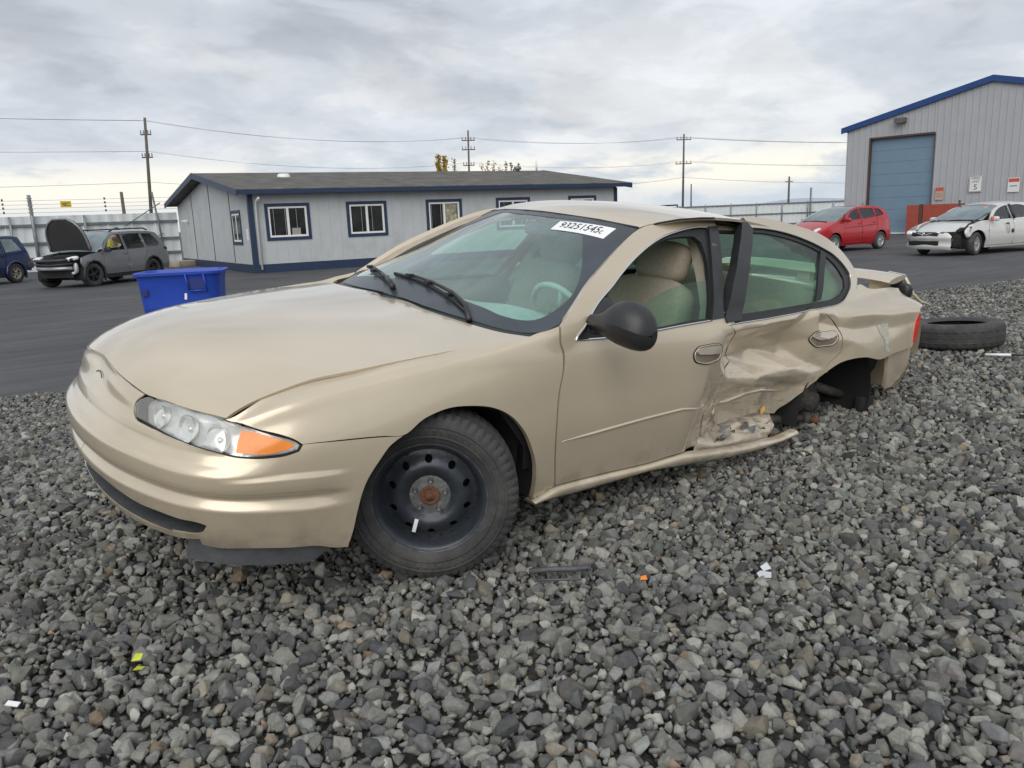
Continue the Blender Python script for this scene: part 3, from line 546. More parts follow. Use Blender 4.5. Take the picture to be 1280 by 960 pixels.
TINTS=np.array([(.152,.151,.134),(.130,.130,.118),(.188,.186,.165),(.100,.100,.098),(.070,.071,.073),(.215,.21,.19),(.165,.148,.118),(.175,.135,.095),(.13,.122,.115),(.14,.145,.135)])
TW=np.array([.22,.20,.13,.14,.10,.05,.035,.012,.05,.07]); TW/=TW.sum()
def scatter():
    pts=[]
    def zone(x0,x1,y0,y1,sp,smin,smax,dz,test):
        gx=np.arange(x0,x1,sp); gy=np.arange(y0,y1,sp*.87); A,B_=np.meshgrid(gx,gy,indexing='ij'); A=A+(np.arange(len(gy))%2)[None,:]*sp*.5
        A=A+RNG.uniform(-.42,.42,A.shape)*sp; B_=B_+RNG.uniform(-.42,.42,B_.shape)*sp; a,b=A.ravel(),B_.ravel()
        k=test(a,b)&(gravel_d(a,b)>.02); a,b=a[k],b[k]
        s=smin+(smax-smin)*RNG.beta(1.5,3.0,len(a)); pts.append(np.stack([a,b,gravel_z(a,b)+dz*s/smax,s],1))
    def view(a,b):
        rx=(a-CAMP.x)*RIGHT.x+(b-CAMP.y)*RIGHT.y; fz=(a-CAMP.x)*FWD.x+(b-CAMP.y)*FWD.y
        return fz,rx
    def near(a,b): f,r=view(a,b); return (f>.6)&(f<5.6)&(np.abs(r)<f*.80+.9)
    def mid(a,b): f,r=view(a,b); return (f>=5.6)&(f<9.5)&(np.abs(r)<f*.78+.6)
    def far(a,b): f,r=view(a,b); return (f>=9.5)&(f<17)&(np.abs(r)<f*.70+.3)
    zone(-6,5,-6,3.5,.038,.0135,.041,.010,near); zone(-6,5,-6,3.5,.034,.008,.018,.006,near); zone(-5,3,-5,3,.12,.032,.055,.014,near)
    zone(-10,2,-6,4,.052,.018,.046,.012,mid); zone(-10,2,-6,4,.05,.008,.018,.006,mid)
    zone(-18,0,-7,5,.075,.02,.046,.015,far)
    return np.concatenate(pts)
S_=scatter()
fz=(S_[:,0]-CAMP.x)*FWD.x+(S_[:,1]-CAMP.y)*FWD.y
app=S_[:,3]/np.maximum(fz,.3)
rx=(S_[:,0]-CAMP.x)*RIGHT.x+(S_[:,1]-CAMP.y)*RIGHT.y
inview=(np.abs(rx)<fz*.62)&(fz>1.35)
rank=np.argsort(np.where(inview,-app,0))[:300]; single=np.zeros(len(S_),bool); single[rank]=True
def rot_rand(n):
    q=RNG.normal(size=(n,4)); q[:,1:3]*=.45; q/=np.linalg.norm(q,axis=1)[:,None]; w,x,y,z=q.T
    return np.stack([np.stack([1-2*(y*y+z*z),2*(x*y-z*w),2*(x*z+y*w)],1),np.stack([2*(x*y+z*w),1-2*(x*x+z*z),2*(y*z-x*w)],1),np.stack([2*(x*z-y*w),2*(y*z+x*w),1-2*(x*x+y*y)],1)],1)
def tints(n):
    t=TINTS[RNG.choice(len(TINTS),n,p=TW)]*RNG.uniform(.68,1.78,(n,1)); return t
def build_stuff(name,sel,lib):
    P_=S_[sel]; n=len(P_); Rm=rot_rand(n); tn=tints(n); kind=RNG.integers(0,len(lib),n); V=[];F=[];Cc=[];o=0
    for k,(v,f) in enumerate(lib):
        i=np.where(kind==k)[0]
        if not len(i): continue
        X=np.einsum('nij,vj->nvi',Rm[i],v)*P_[i,3][:,None,None]+P_[i,None,:3]; V.append(X.reshape(-1,3))
        F.append((f[None]+(np.arange(len(i))*len(v))[:,None,None]+o).reshape(-1,3)); Cc.append(np.repeat(tn[i],len(v),0)); o+=len(i)*len(v)
    V=np.concatenate(V);F=np.concatenate(F);Cc=np.concatenate(Cc)
    me=bpy.data.meshes.new(name); me.vertices.add(len(V)); me.vertices.foreach_set('co',V.ravel().astype(np.float32)); me.loops.add(len(F)*3); me.loops.foreach_set('vertex_index',F.ravel().astype(np.int32))
    me.polygons.add(len(F)); me.polygons.foreach_set('loop_start',(np.arange(len(F))*3).astype(np.int32)); me.update(calc_edges=True); me.polygons.foreach_set('use_smooth',np.zeros(len(F),bool))
    at=me.color_attributes.new('tint','FLOAT_COLOR','POINT'); at.data.foreach_set('color',np.concatenate([Cc,np.ones((len(Cc),1))],1).ravel().astype(np.float32)); me.materials.append(ROCK)
    ob=bpy.data.objects.new(name,me); COL.objects.link(ob); ob.parent=gravel; ob['kind']='stuff'; return len(F)
nt_=build_stuff('loose_gravel',(~single)&(fz<4.6),ROCKS_HI)+build_stuff('loose_gravel',(~single)&(fz>=4.6),ROCKS_LO)
print('gravel stones',len(S_),'tris',nt_)
RM=[]
for k,(v,f) in enumerate(ROCKS_HI):
    for t in range(3):
        me=bpy.data.meshes.new('stone'); me.from_pydata(v.tolist(),[],f.tolist()); at=me.color_attributes.new('tint','FLOAT_COLOR','POINT'); c=tints(1)[0]; at.data.foreach_set('color',np.tile([*c,1.],len(v)).astype(np.float32)); me.materials.append(ROCK); RM.append(me)
rr_=rot_rand(300)
for j,i in enumerate(np.where(single)[0]):
    ob=bpy.data.objects.new('stone',RM[j%len(RM)]); COL.objects.link(ob); ob.parent=gravel; m=Matrix(rr_[j].tolist()).to_4x4(); ob.matrix_world=Matrix.Translation(S_[i,:3])@m@Matrix.Scale(float(S_[i,3]),4)
# ------------------------------------------------------------------ frames for placing buildings
def frame(o,ax,ay):
    """world point from local (a along ax, b along ay, height)"""
    o=Vector(o); ax=Vector(ax);ay=Vector(ay); return lambda a,b,h: o+ax*a+ay*b+Vector((0,0,h))
def cbox(mb,fr,a0,a1,b0,b1,h0,h1,mi=0):
    v=[fr(a,b,h) for a in(a0,a1) for b in(b0,b1) for h in(h0,h1)]; return mb.add(v,[(0,1,3,2),(4,6,7,5),(0,4,5,1),(2,3,7,6),(0,2,6,4),(1,5,7,3)],mi)
NAVY=mat('navy_trim_paint',(.013,.030,.072),.5,0,.15,6); WALLG=mat('grey_siding',(.44,.465,.475),.75,0,.05,2.,.05,30,dirt=(.36,.36,.355),dscale=1.1,drange=(.5,.8))
WHITE=mat('white_frame',(.74,.74,.73),.45,0,.05,8); WINGL=mat('dark_window_glass',(.018,.020,.020),.08,0,.9,1.6,spec=.25); DKJ=mat('dark_joint',(.03,.03,.03),.9)
def shingle_mat():
    m=mat('roof_shingles',(.115,.108,.098),.95,0,.35,9,.5,30)
    nt=m.node_tree;N=nt.nodes;L=nt.links;b=N['Principled BSDF']; tc=N.new('ShaderNodeTexCoord'); br=N.new('ShaderNodeTexBrick'); mp=N.new('ShaderNodeMapping'); L.new(tc.outputs['UV'],mp.inputs[0]); L.new(mp.outputs[0],br.inputs[0])
    br.inputs['Color1'].default_value=(.135,.128,.116,1); br.inputs['Color2'].default_value=(.100,.095,.086,1); br.inputs['Mortar'].default_value=(.055,.052,.047,1); br.inputs['Scale'].default_value=1; br.inputs['Mortar Size'].default_value=.012; br.inputs['Brick Width'].default_value=.33; br.inputs['Row Height'].default_value=.14
    n=N.new('ShaderNodeTexNoise'); n.inputs['Scale'].default_value=1.3; n.inputs['Detail'].default_value=8; L.new(tc.outputs['UV'],n.inputs[0]); mr=N.new('ShaderNodeMapRange'); mr.inputs[1].default_value=.3; mr.inputs[2].default_value=.7; mr.inputs[3].default_value=.7; mr.inputs[4].default_value=1.3; L.new(n.outputs[0],mr.inputs[0])
    mx=N.new('ShaderNodeMixRGB'); mx.blend_type='MULTIPLY'; mx.inputs[0].default_value=1; L.new(br.outputs[0],mx.inputs[1]); L.new(mr.outputs[0],mx.inputs[2]); L.new(mx.outputs[0],b.inputs['Base Color']); return m
SHING=shingle_mat()
# ------------------------------------------------------------------ office building
c28,s28,c33,s33=[f(R(a)) for f,a in ((math.cos,28),(math.sin,28),(math.cos,33),(math.sin,33))]
OU=RIGHT*c28+FWD*s28; OW=-RIGHT*s33+FWD*c33; OA=Vector((-9.13,-24.03,ZA)); OL,OD=15.6,12.3
off=empty('office_building','long low grey modular office with navy trim and brown shingle roof behind the wrecked car','building',OA)
fr=frame((0,0,0),OU,OW)
def fpart(name,m,fn,parent=off,fr=fr):
    b=MB(); fn(b); return b.build(name,m,parent)
HE,HR=2.72,3.62
# long wall with window openings
wins=[(.62,1.98,1.22,2.28),(3.55,4.88,1.22,2.28),(6.7,8.0,1.22,2.28),(9.75,11.1,1.22,2.28),(13.2,14.4,1.22,2.28)]
def wallpanels(b,length,openings,fr,h0,h1,t=.10):
    xs=[0]
    for a0,a1,_,_ in openings: xs+=[a0,a1]
    xs.append(length)
    for i in range(len(xs)-1):
        if i%2==0: cbox(b,fr,xs[i],xs[i+1],0,t,h0,h1)
        else:
            o=openings[i//2]; cbox(b,fr,xs[i],xs[i+1],0,t,h0,o[2]); cbox(b,fr,xs[i],xs[i+1],0,t,o[3],h1)
fpart('wall',WALLG,lambda b:wallpanels(b,OL,wins,fr,.30,HE))
# gable wall
def gable(b,at,th):
    P_=[fr(at,0.002,.30),fr(at,OD,.30),fr(at,OD,HE),fr(at,OD/2,HR),fr(at,.002,HE)]; Q=[p+OU*th for p in P_]; b.add(P_+Q,[(0,1,2,3,4),(9,8,7,6,5)]+[(i,(i+1)%5,5+(i+1)%5,5+i) for i in range(5)])
fpart('gable_wall',WALLG,lambda b:gable(b,0.0,.1)); fpart('gable_wall',WALLG,lambda b:gable(b,OL-.1,.1)); fpart('rear_wall',WALLG,lambda b:cbox(b,fr,0.1,OL-.1,OD-.1,OD,.3,HE))
grooves=MB()
for k in range(1,39): cbox(grooves,fr,k*.4,k*.4+.012,-.004,.0,.32,HE-.05)
o=grooves.build('siding_groove',mat('siding_groove',(.395,.40,.405),.8),off); o['kind']='stuff'
for s in (2.6,5.75,9.1): fpart('panel_joint',DKJ,lambda b:cbox(b,fr,-.014,-.002,s-.025,s+.025,.32,min(HE,9)+ (HR-HE)*(1-abs(s-OD/2)/(OD/2))-.12))
# roof slabs with overhang
def roof_slab(b,sgn):
    e=.42; y0=-e if sgn<0 else OD+e; z0=HE-e*(HR-HE)/(OD/2); t=.16
    P_=[fr(-.45,y0,z0+.06),fr(OL+.45,y0,z0+.06),fr(OL+.45,OD/2,HR+.06),fr(-.45,OD/2,HR+.06)]; Q=[p+Vector((0,0,t)) for p in P_]; b.add(P_+Q,[(0,1,2,3),(7,6,5,4)]+[(i,(i+1)%4,4+(i+1)%4,4+i) for i in range(4)])
for sgn in(-1,1):
    o=fpart('roof',[SHING],lambda b:roof_slab(b,sgn)); me=o.data; uvl=me.uv_layers.new(name='UVMap')
    for l in me.loops:
        co=me.vertices[l.vertex_index].co; uvl.data[l.index].uv=(co.dot(OU),co.dot(OW)*1.02)
def fascia(b):
    z0=HE-.42*(HR-HE)/(OD/2)
    cbox(b,fr,-.47,OL+.47,-.46,-.421,z0+.05,z0+.20)
    for at in (-.49,OL+.452):
        for (ya,za,yb,zb) in ((-.46,z0,OD/2,HR),(OD+.46,z0,OD/2,HR)):
            P_=[fr(at,ya,za+.0),fr(at,yb,zb+.0),fr(at,yb,zb+.235),fr(at,ya,za+.215)]; Q=[p+OU*.038 for p in P_]; b.add(P_+Q,[(0,1,2,3),(7,6,5,4)]+[(i,(i+1)%4,4+(i+1)%4,4+i) for i in range(4)])
fpart('fascia',NAVY,fascia)
fpart('skirt',NAVY,lambda b:(cbox(b,fr,-.02,OL,-.02,.08,0,.297),cbox(b,fr,-.021,.08,-.019,OD,0.0,.296)))
fpart('corner_trim',NAVY,lambda b:(cbox(b,fr,-.03,.0,-.03,.14,.30,HE-.02),cbox(b,fr,-.029,.14,-.031,-.001,.30,HE-.021)))
fpart('corner_trim',NAVY,lambda b:cbox(b,fr,OL-.14,OL+.03,-.03,-.001,.30,HE-.02))
fpart('downspout',WHITE,lambda b:b.tube([fr(.25,-.40,HE-.14),fr(.22,-.10,HE-.26),fr(.22,-.08,.12)],.04,8))
def window(parent,fr,a0,a1,h0,h1,name='window',dep=.035):
    m=.11
    b=MB(); cbox(b,fr,a0-m,a1+m,-.03,-.001,h1,h1+m); cbox(b,fr,a0-m,a1+m,-.03,-.001,h0-m,h0); cbox(b,fr,a0-m,a0,-.03,-.001,h0,h1); cbox(b,fr,a1,a1+m,-.03,-.001,h0,h1); o=b.build(name,NAVY,parent)
    b=MB(); s=.065
    cbox(b,fr,a0,a1,-.012,.06,h1-s,h1-.001); cbox(b,fr,a0,a1,-.012,.06,h0+.001,h0+s); cbox(b,fr,a0+.001,a0+s,-.011,.06,h0+s,h1-s); cbox(b,fr,a1-s,a1-.001,-.011,.06,h0+s,h1-s); mid=(a0+a1)/2; cbox(b,fr,mid-.04,mid+.04,-.014,.06,h0+s,h1-s)
    b.build('window_frame',WHITE,o)
    for q0,q1 in ((a0+s,mid-.04),(mid+.04,a1-s)):
        b=MB(); cbox(b,fr,q0,q1,dep,dep+.01,h0+s,h1-s); b.build('pane',WINGL,o)
    return o
for a0,a1,h0,h1 in wins: window(off,fr,a0,a1,h0,h1)
# things seen behind the panes: blinds and a sheet of paper
b=MB(); cbox(b,fr,1.42,1.72,.015,.03,1.27,1.52); b.build('paper_notice',mat('grey_paper',(.30,.30,.29),.8),off)
b=MB(); cbox(b,fr,7.42,7.90,.015,.03,1.5,2.2); b.build('curtain',mat('patterned_curtain',(.30,.29,.20),.9,0,.7,9),off)
frg=frame((0,0,0),OW,OU)  # gable side: local a along OW, b outward = -OU
frg=lambda a,bq,h: Vector((0,0,h))+OW*a+OU*bq
window(off,frg,1.32,2.42,1.1,2.12,dep=-.006)
b=MB(); cbox(b,frg,.42,.62,-.012,-.002,1.15,1.55); b.build('notice_plate',WHITE,off)
b=MB(); b.box(fr(-.10,10.2,2.0),(.18,.18,.12),bev=.02); b.tube([fr(-.1,10.2,2.0),fr(-.3,10.2,2.0)],.03,6); b.build('wall_lamp',WHITE,off)
b=MB(); b.lathe([(0,.16),(.2,.15),(.26,.06),(.27,0)],16,'z',fr(2.6,4.2,HE+(HR-HE)*4.2/(OD/2)+.18)); b.build('roof_vent',WHITE,off)
b=MB(); b.tube([fr(13.6,3.0,HE+.9),fr(13.6,3.0,HE+1.35)],.04,6); b.build('vent_pipe',WHITE,off)
b=MB(); b.lathe([(0,.3),(.16,.3),(.2,.16),(.1,.12),(.1,-.1)],10,'z',fr(14.4,5.8,HR+.1)); b.build('roof_vent',mat('roof_vent_metal',(.2,.2,.2),.5,.4),off)
# concrete step by the far gable corner
o=tag(MB().box((-9.9,-34.0,ZA+.13),(1.6,.9,.26),rot=rotm(z=R(20)),bev=.02).build('concrete_step',mat('old_concrete',(.30,.27,.22),.9,0,.2,4,.2,30)),'low weathered concrete block at the foot of the office gable','step')
# ------------------------------------------------------------------ warehouse
WD=Vector((-.10,.995,0)).normalized(); WB=Vector((-.995,-.10,0)).normalized(); WO=Vector((-39.73,-18.64,ZA))
wh=empty('warehouse','tall grey corrugated metal warehouse with blue roof edge and steel blue overhead door','building',WO)
fw_=frame((0,0,0),WD,WB); WW,WHE,WHR=13.3,5.34,6.95
def corr_mat():
    m=mat('corrugated_grey',(.365,.375,.395),.6,.1,.04,1.5,0,1,dirt=(.35,.355,.36),dscale=.9,drange=(.5,.8)); return m
CORR=corr_mat()
def gz(s): return WHE+(WHR-WHE)*(1-abs(s-WW/2)/(WW/2))
def ribbed(b,s0,s1,hb,ht):
    s=s0; per=.30
    while s<s1-1e-6:
        e=min(s+per,s1)
        prof=[(s,0),(s+.05,0),(s+.07,-.022),(s+.11,-.022),(s+.13,0),(e,0)]; prof=[p for p in prof if p[0]<=e]
        if prof[-1][0]<e: prof.append((e,0))
        X=np.array([[tuple(fw_(a,q,hb)),tuple(fw_(a,q,ht(a) if callable(ht) else ht))] for a,q in prof]); b.grid(X,smooth=False); s=e
D0,D1,DH=1.17,4.30,4.82
def whwall(b): ribbed(b,0,D0,0,gz); ribbed(b,D1,WW/2,0,gz); ribbed(b,WW/2,WW,0,gz); ribbed(b,D0,D1,DH,gz)
fpart('front_wall',CORR,whwall,wh,fw_)
fpart('side_wall',CORR,lambda b:(cbox(b,fw_,.0,.06,.02,22,0,WHE-.02),cbox(b,fw_,WW-.06,WW,.02,22,0,WHE-.02)),wh)
def whroof(b):
    for a0,a1 in ((-.15,WW/2),(WW+.15,WW/2)):
        z0=WHE-.036; P_=[fw_(a0,-.05,z0),fw_(a1,-.05,WHR),fw_(a1,22.2,WHR),fw_(a0,22.2,z0)]; Q=[p+Vector((0,0,.09)) for p in P_]; b.add(P_+Q,[(0,1,2,3),(7,6,5,4)]+[(i,(i+1)%4,4+(i+1)%4,4+i) for i in range(4)])
fpart('roof',mat('metal_roof',(.32,.33,.34),.5,.3),whroof,wh)
def whtrim(b):
    for a0,a1 in ((-.28,WW/2),(WW+.28,WW/2)):
        z0=WHE-.07; P_=[fw_(a0,-.16,z0-.03),fw_(a1,-.16,WHR-.03),fw_(a1,-.16,WHR+.25),fw_(a0,-.16,z0+.25)]; Q=[p+WB*.105 for p in P_]; b.add(P_+Q,[(0,1,2,3),(7,6,5,4)]+[(i,(i+1)%4,4+(i+1)%4,4+i) for i in range(4)])
fpart('roof_trim',mat('blue_roof_trim',(.012,.052,.19),.45,.1,.1,3),whtrim,wh)
DOORB=mat('steel_blue_door',(.155,.235,.315),.5,.1,.04,2)
dr_=fpart('overhead_door',DOORB,lambda b:cbox(b,fw_,D0+.07,D1-.001,.20,.24,.06,DH),wh)
for k in range(8): fpart('door_panel',DOORB,lambda b:cbox(b,fw_,D0+.07,D1-.002,.185,.199,.06+k*.595,.06+k*.595+.582),dr_)
BRN=mat('brown_door_frame',(.075,.042,.03),.6,.0,.2,5)
fpart('door_frame',BRN,lambda b:(cbox(b,fw_,D0-.0,D0+.068,-.05,.24,0,DH),cbox(b,fw_,D0,D1,-.05,.24,DH+.001,DH+.09),cbox(b,fw_,D1+.001,D1+.03,-.04,.24,0,DH+.05)),wh)
fpart('door_sill',WHITE,lambda b:cbox(b,fw_,D0,D1,-.02,.2,-.0,.055),wh)
fpart('wall_lamp',mat('lamp_housing',(.10,.10,.10),.5),lambda b:(cbox(b,fw_,2.45,2.95,-.42,-.04,5.50,5.72),cbox(b,fw_,2.5,2.9,-.44,-.42,5.46,5.62)),wh)
b=MB(); b.lathe([(.1,-.3),(.1,.18),(.17,.2),(.17,.33),(0,.36)],10,'z',fw_(3.2,3,gz(3.2)+.2)); b.build('roof_vent',mat('vent_dark',(.12,.12,.12),.6),wh)
def sign(name,label,frm,a0,a1,h0,h1,base,items,out=-.06,border=None):
    b=MB(); cbox(b,frm,a0,a1,out-.015,out,h0,h1); e=[base]
    for (txt,size,ca,ch,m) in items:
        e.append(m); mi=len(e)-1
        if isinstance(txt,tuple):
            q0,q1,r0,r1=txt; cbox(b,frm,a0+q0*(a1-a0),a0+q1*(a1-a0),out-.019-.001*mi,out-.0155,h0+r0*(h1-h0),h0+r1*(h1-h0),mi); continue
        v,f=text_geo(txt,size)
        b.add([frm(a0+ca*(a1-a0)+p[0],out-.022-.0005*mi,h0+ch*(h1-h0)+p[1]) for p in v],f,mi)
    return tag(b.build(name,e),label,'sign')
INK=M['ink']; SW=mat('sign_white',(.66,.66,.66),.5); SR=mat('sign_red',(.48,.08,.06),.5)
fww=frame(WO,WD,WB)
sign('speed_limit_sign','white SPEED LIMIT 5 sign on the grey warehouse wall','',0,1,0,1,SW,[]) if False else None
# wall faces the camera with local a running to the right
sign('speed_limit_sign','white SPEED LIMIT 5 sign on the grey warehouse wall',fww,5.98,6.56,1.92,2.68,SW,[((.03,.97,.02,.98),0,0,0,INK),((.06,.94,.045,.955),0,0,0,SW),('SPEED',.145,.5,.84,INK),('LIMIT',.145,.5,.64,INK),('5',.36,.5,.30,INK)])
sign('notice_sign','small red and tan notice on the wall right of the blue overhead door',fww,4.52,4.88,1.62,2.22,mat('tan_notice',(.42,.33,.27),.7,0,.2,14),[((.0,1,.72,1),0,0,0,SR),((.15,.85,.45,.5),0,0,0,SR),((.15,.85,.28,.32),0,0,0,SR)])
sign('wall_placard','white placard with red heading at the right edge of the photo',fww,7.62,8.1,1.85,2.5,SW,[((.05,.95,.7,.95),0,0,0,SR),((.2,.8,.4,.45),0,0,0,INK)])
REDB=mat('red_brown_paint',(.30,.055,.035),.65,0,.12,3)
bar=tag(MB().build('barrier_wall',REDB),'low red brown loading barrier beside the blue overhead door','barrier')
bar.data.clear_geometry(); b=MB(); cbox(b,fww,3.05,4.28,-1.3,-1.1,0,1.62); v=b.v; bpy.data.objects.remove(bar)
bar=empty('barrier_wall','low red brown loading barrier beside the blue overhead door','barrier',WO)
for a0,a1 in ((3.55,4.12),(4.30,6.1)):
    b=MB(); cbox(b,fw_,a0,a1,-1.05,-.85,0,1.42); b.build('barrier_panel',REDB,bar)
b=MB(); cbox(b,fw_,4.14,4.28,-1.07,-.87,0,1.45); b.build('barrier_post',BRN,bar)
# ------------------------------------------------------------------ fences
FM=mat('white_fence_panel',(.60,.64,.655),.6,0,.06,1.2,0,1,dirt=(.58,.58,.57),dscale=1.6,drange=(.48,.8)); FR=mat('galvanised_rail',(.16,.175,.18),.55,.4,.2,6); FP=mat('galvanised_post',(.24,.26,.27),.5,.4,.2,6); WIRE=mat('dark_wire',(.06,.06,.065),.6)
def fence(name,label,p0,p1,h,npan,rails,postx=()):
    p0=Vector(p0);p1=Vector(p1); ax=(p1-p0); L_=ax.length; ax.normalize(); ay=Vector((-ax.y,ax.x,0))
    if (CAMP-p0).dot(ay)>0: ay=-ay     # b>0 is away from the camera
    root=empty(name,label,'fence',p0); f=frame((0,0,0),ax,ay)
    for k in range(npan):
        b=MB(); a0=L_*k/npan+.006; a1=L_*(k+1)/npan-.006; n=max(3,int((a1-a0)/.22)); aa=np.linspace(a0,a1,2*n+1); off_=[(0 if i%4<2 else .03) for i in range(2*n+1)]
        X=np.array([[tuple(f(a,o,.06)),tuple(f(a,o,h))] for a,o in zip(aa,off_)]); b.grid(X,smooth=False); b.build('fence_panel',FM,root)
    for hr in rails:
        b=MB(); cbox(b,f,0,L_,-.10,-.012,hr-.05,hr+.05); b.build('rail',FR,root)
    return root,f,L_
fl,ff,LF=fence('sheet_metal_fence','white corrugated metal fence behind the grey crossover',(3.4,-38.2,ZA),(-10.35,-36.2,ZA),2.45,14,(.62,1.28,2.06))
def fpost(a,h,parent,f,r=.05,h0=0): b=MB(); b.tube([f(a,-.15,h0),f(a,-.15,h)],r,8); return b.build('post',FP,parent)
for a in (2.0,4.9,7.15,10.0): fpost(a,2.44,fl,ff)
p_=fpost(8.0,3.35,fl,ff,.075)
im=mat('grey_insulator',(.25,.25,.25),.5)
for h in (2.6,2.75,2.9,3.05,3.2): b=MB(); b.box(ff(8.0,-.30,h),(.2,.05,.04)); b.build('insulator',im,p_)
b=MB(); b.tube([ff(13.2,-.25,0),ff(12.9,-.25,3.4)],.045,8); b.tube([ff(13.2,-.25,2.9),ff(11.6,-.25,1.9)],.025,6); b.tube([ff(12.0,-.2,1.0),ff(13.2,-.2,1.5)],.02,6); b.build('gate_brace',FR,fl)
# electric wires over the fence, with hanging insulators and a warning sign
def wire(mb,p0,p1,sag,r,n=14):
    p0=Vector(p0);p1=Vector(p1); mb.tube([p0.lerp(p1,t)-Vector((0,0,sag*4*t*(1-t))) for t in np.linspace(0,1,n)],r,4)
for h in (2.6,2.78,2.95,3.12): ew=MB(); wire(ew,ff(-3,-.3,h),ff(LF,-.3,h+.02),.03,.006); ew.build('security_wire',WIRE,fl)
for a in (7.0,10.9):
    for h in (2.62,2.80,2.97,3.14): MBx=MB(); MBx.box(ff(a,-.3,h),(.07,.07,.10),bev=.015); MBx.build('wire_spacer',mat('spacer_grey',(.10,.10,.11),.6) if 'spacer_grey' not in bpy.data.materials else bpy.data.materials['spacer_grey'],fl)
fo=frame(Vector((3.4,-38.2,ZA)),Vector((-10.35-3.4,-36.2+38.2,0)).normalized(),Vector((.144,-.99,0)))
YEL=mat('sign_yellow',(.62,.45,.02),.5)
sign('warning_sign','small yellow warning sign hanging on the fence wires above the grey crossover',fo,9.05,9.47,2.80,3.06,YEL,[((.15,.85,.62,.72),0,0,0,INK),((.15,.55,.40,.50),0,0,0,INK),((.25,.85,.2,.28),0,0,0,INK)],out=-.32)
f2,g2,L2=fence('far_metal_fence','long pale metal fence far behind the beige sedan, left of the warehouse',(-50.6,-53.8,ZA),(-73.6,-35.0,ZA),1.98,12,(1.0,1.95))
for k in range(13): b=MB(); b.tube([g2(L2*k/12,-.12,0),g2(L2*k/12,-.12,2.1)],.05,8); b.build('post',FP,f2)
b=MB(); b.tube([g2(L2*.835,-.6,0),g2(L2*.835,-.6,3.3)],.07,8); ep=b.build('post',FP,f2)
for k in range(12): b=MB(); b.box(g2(L2*.835,-.72,.6+k*.24),(.26,.12,.07)); b.build('insulator',im,ep)
# ------------------------------------------------------------------ utility poles and lines
WOODP=mat('weathered_pole',(.115,.10,.088),.9,0,.3,3,.2,20)
def upole(name,label,base,top,r,arms,grp='utility poles along the road'):
    base=Vector(base);top=Vector(top); root=empty(name,label,'utility pole',base,0,grp)
    b=MB(); b.tube([(0,0,0),(top-base)*.5,top-base],[r,r*.85,r*.68],10); b.build('pole',WOODP,root)
    ax=Vector((-.85,.53,0)).normalized(); tips=[]
    for h,w in arms:
        c=(top-base)*(h/(top-base).z); b=MB(); b.box(c,(w,.10,.11),rot=rotm(z=math.atan2(ax.y,ax.x)+PI/2*0)); a=b.build('crossarm',WOODP,root)
        for q in (-.45,-.2,.2,.45):
            p=c+ax*w*q; i=MB(); i.lathe([(0,.32),(.05,.30),(.03,.2),(.06,.15),(.03,.05),(.02,.0)],8,'z',p+Vector((0,0,.05))); i.build('insulator',mat('porcelain',(.12,.11,.11),.4) if 'porcelain' not in bpy.data.materials else bpy.data.materials['porcelain'],a); tips.append(base+p+Vector((0,0,.3)))
    return root,tips
pA,tA=upole('utility_pole','tall leaning wooden utility pole behind the white fence at left',(-18.9,-72.6,ZA),(-19.22,-71.2,11.0),.16,[(9.9,.9),(8.0,.9)])
pB,tB=upole('utility_pole','distant utility pole with three crossarms rising behind the office roof',(-53.1,-70.5,ZA),(-53.07,-70.04,11.1),.14,[(10.3,1.5),(9.3,1.5),(7.6,1.3)])
pC,tC=upole('utility_pole','distant utility pole with two crossarms seen over the sedan roof',(-82.6,-63.3,ZA),(-82.58,-63.15,11.0),.155,[(10.6,2.0),(7.6,2.2)])
def spole(label,px,py,D,r):
    v=RIGHT*((px-640)/969.4)+FWD*1.0; c=CAMP+v*D; h=(273-.0397*(px-640)-py)/969.4*D+CAMP.z
    root=empty('utility_pole',label,'utility pole',(c.x,c.y,ZA),0,'utility poles along the road'); b=MB(); b.tube([(0,0,0),(0,0,h-ZA)],[r,r*.7],8); b.build('pole',WOODP,root); return Vector((c.x,c.y,h)),root
s1,_=spole('short leaning wooden pole stub beside the tall pole at left',177,242,60,.16)
s2,_=spole('thin bare pole just right of the pole over the sedan roof',867,232,150,.16)
s3,r3=spole('thin pole with a short crossarm left of the warehouse',986,223,130,.20)
b=MB(); b.box((0,0,s3.z-ZA-.8),(1.3,.12,.12),rot=rotm(z=R(150))); b.build('crossarm',WOODP,r3)
lines=MB()
AA=[(-19.2+dx,-71.2,z) for dx in(-.4,0,.4) for z in(10.75,)]+[(-19.2+dx,-71.2,8.2) for dx in(-.3,.3)]
CABLE=mat('weathered_cable',(.26,.26,.27),.6)
for i,(x,y,z) in enumerate(AA):
    lines=MB()
    wire(lines,(x+58,y-4,z+.35),(x,y,z),.5,.008); tb=tB[(0,3,1,8,11)[i]]; wire(lines,(x,y,z),tb,1.0,.008); tc_=tC[(0,3,1,4,7)[i]]; wire(lines,tb,tc_,.7,.009); wire(lines,tc_,(-150+i*.6,-30,tc_.z+1.0),1.6,.014)
    tag(lines.build('power_line',CABLE),'thin upper power line strung between the tops of the distant utility poles' if i<3 else 'thin lower power line strung between the lower crossarms of the distant poles','power line','power lines between the utility poles')
lines=MB(); wire(lines,(40,-75,5.2),(-19.1,-71.5,5.6),.4,.015); wire(lines,(-19.1,-71.5,5.6),(-53,-70,5.4),.6,.015); wire(lines,(-53,-70,5.4),(-82.6,-63.2,5.6),.8,.02); wire(lines,(-82.6,-63.2,5.6),(-150,-30,6.2),1.8,.02)
tag(lines.build('phone_cable',CABLE),'lower communication cable hung beneath the power lines','cable')
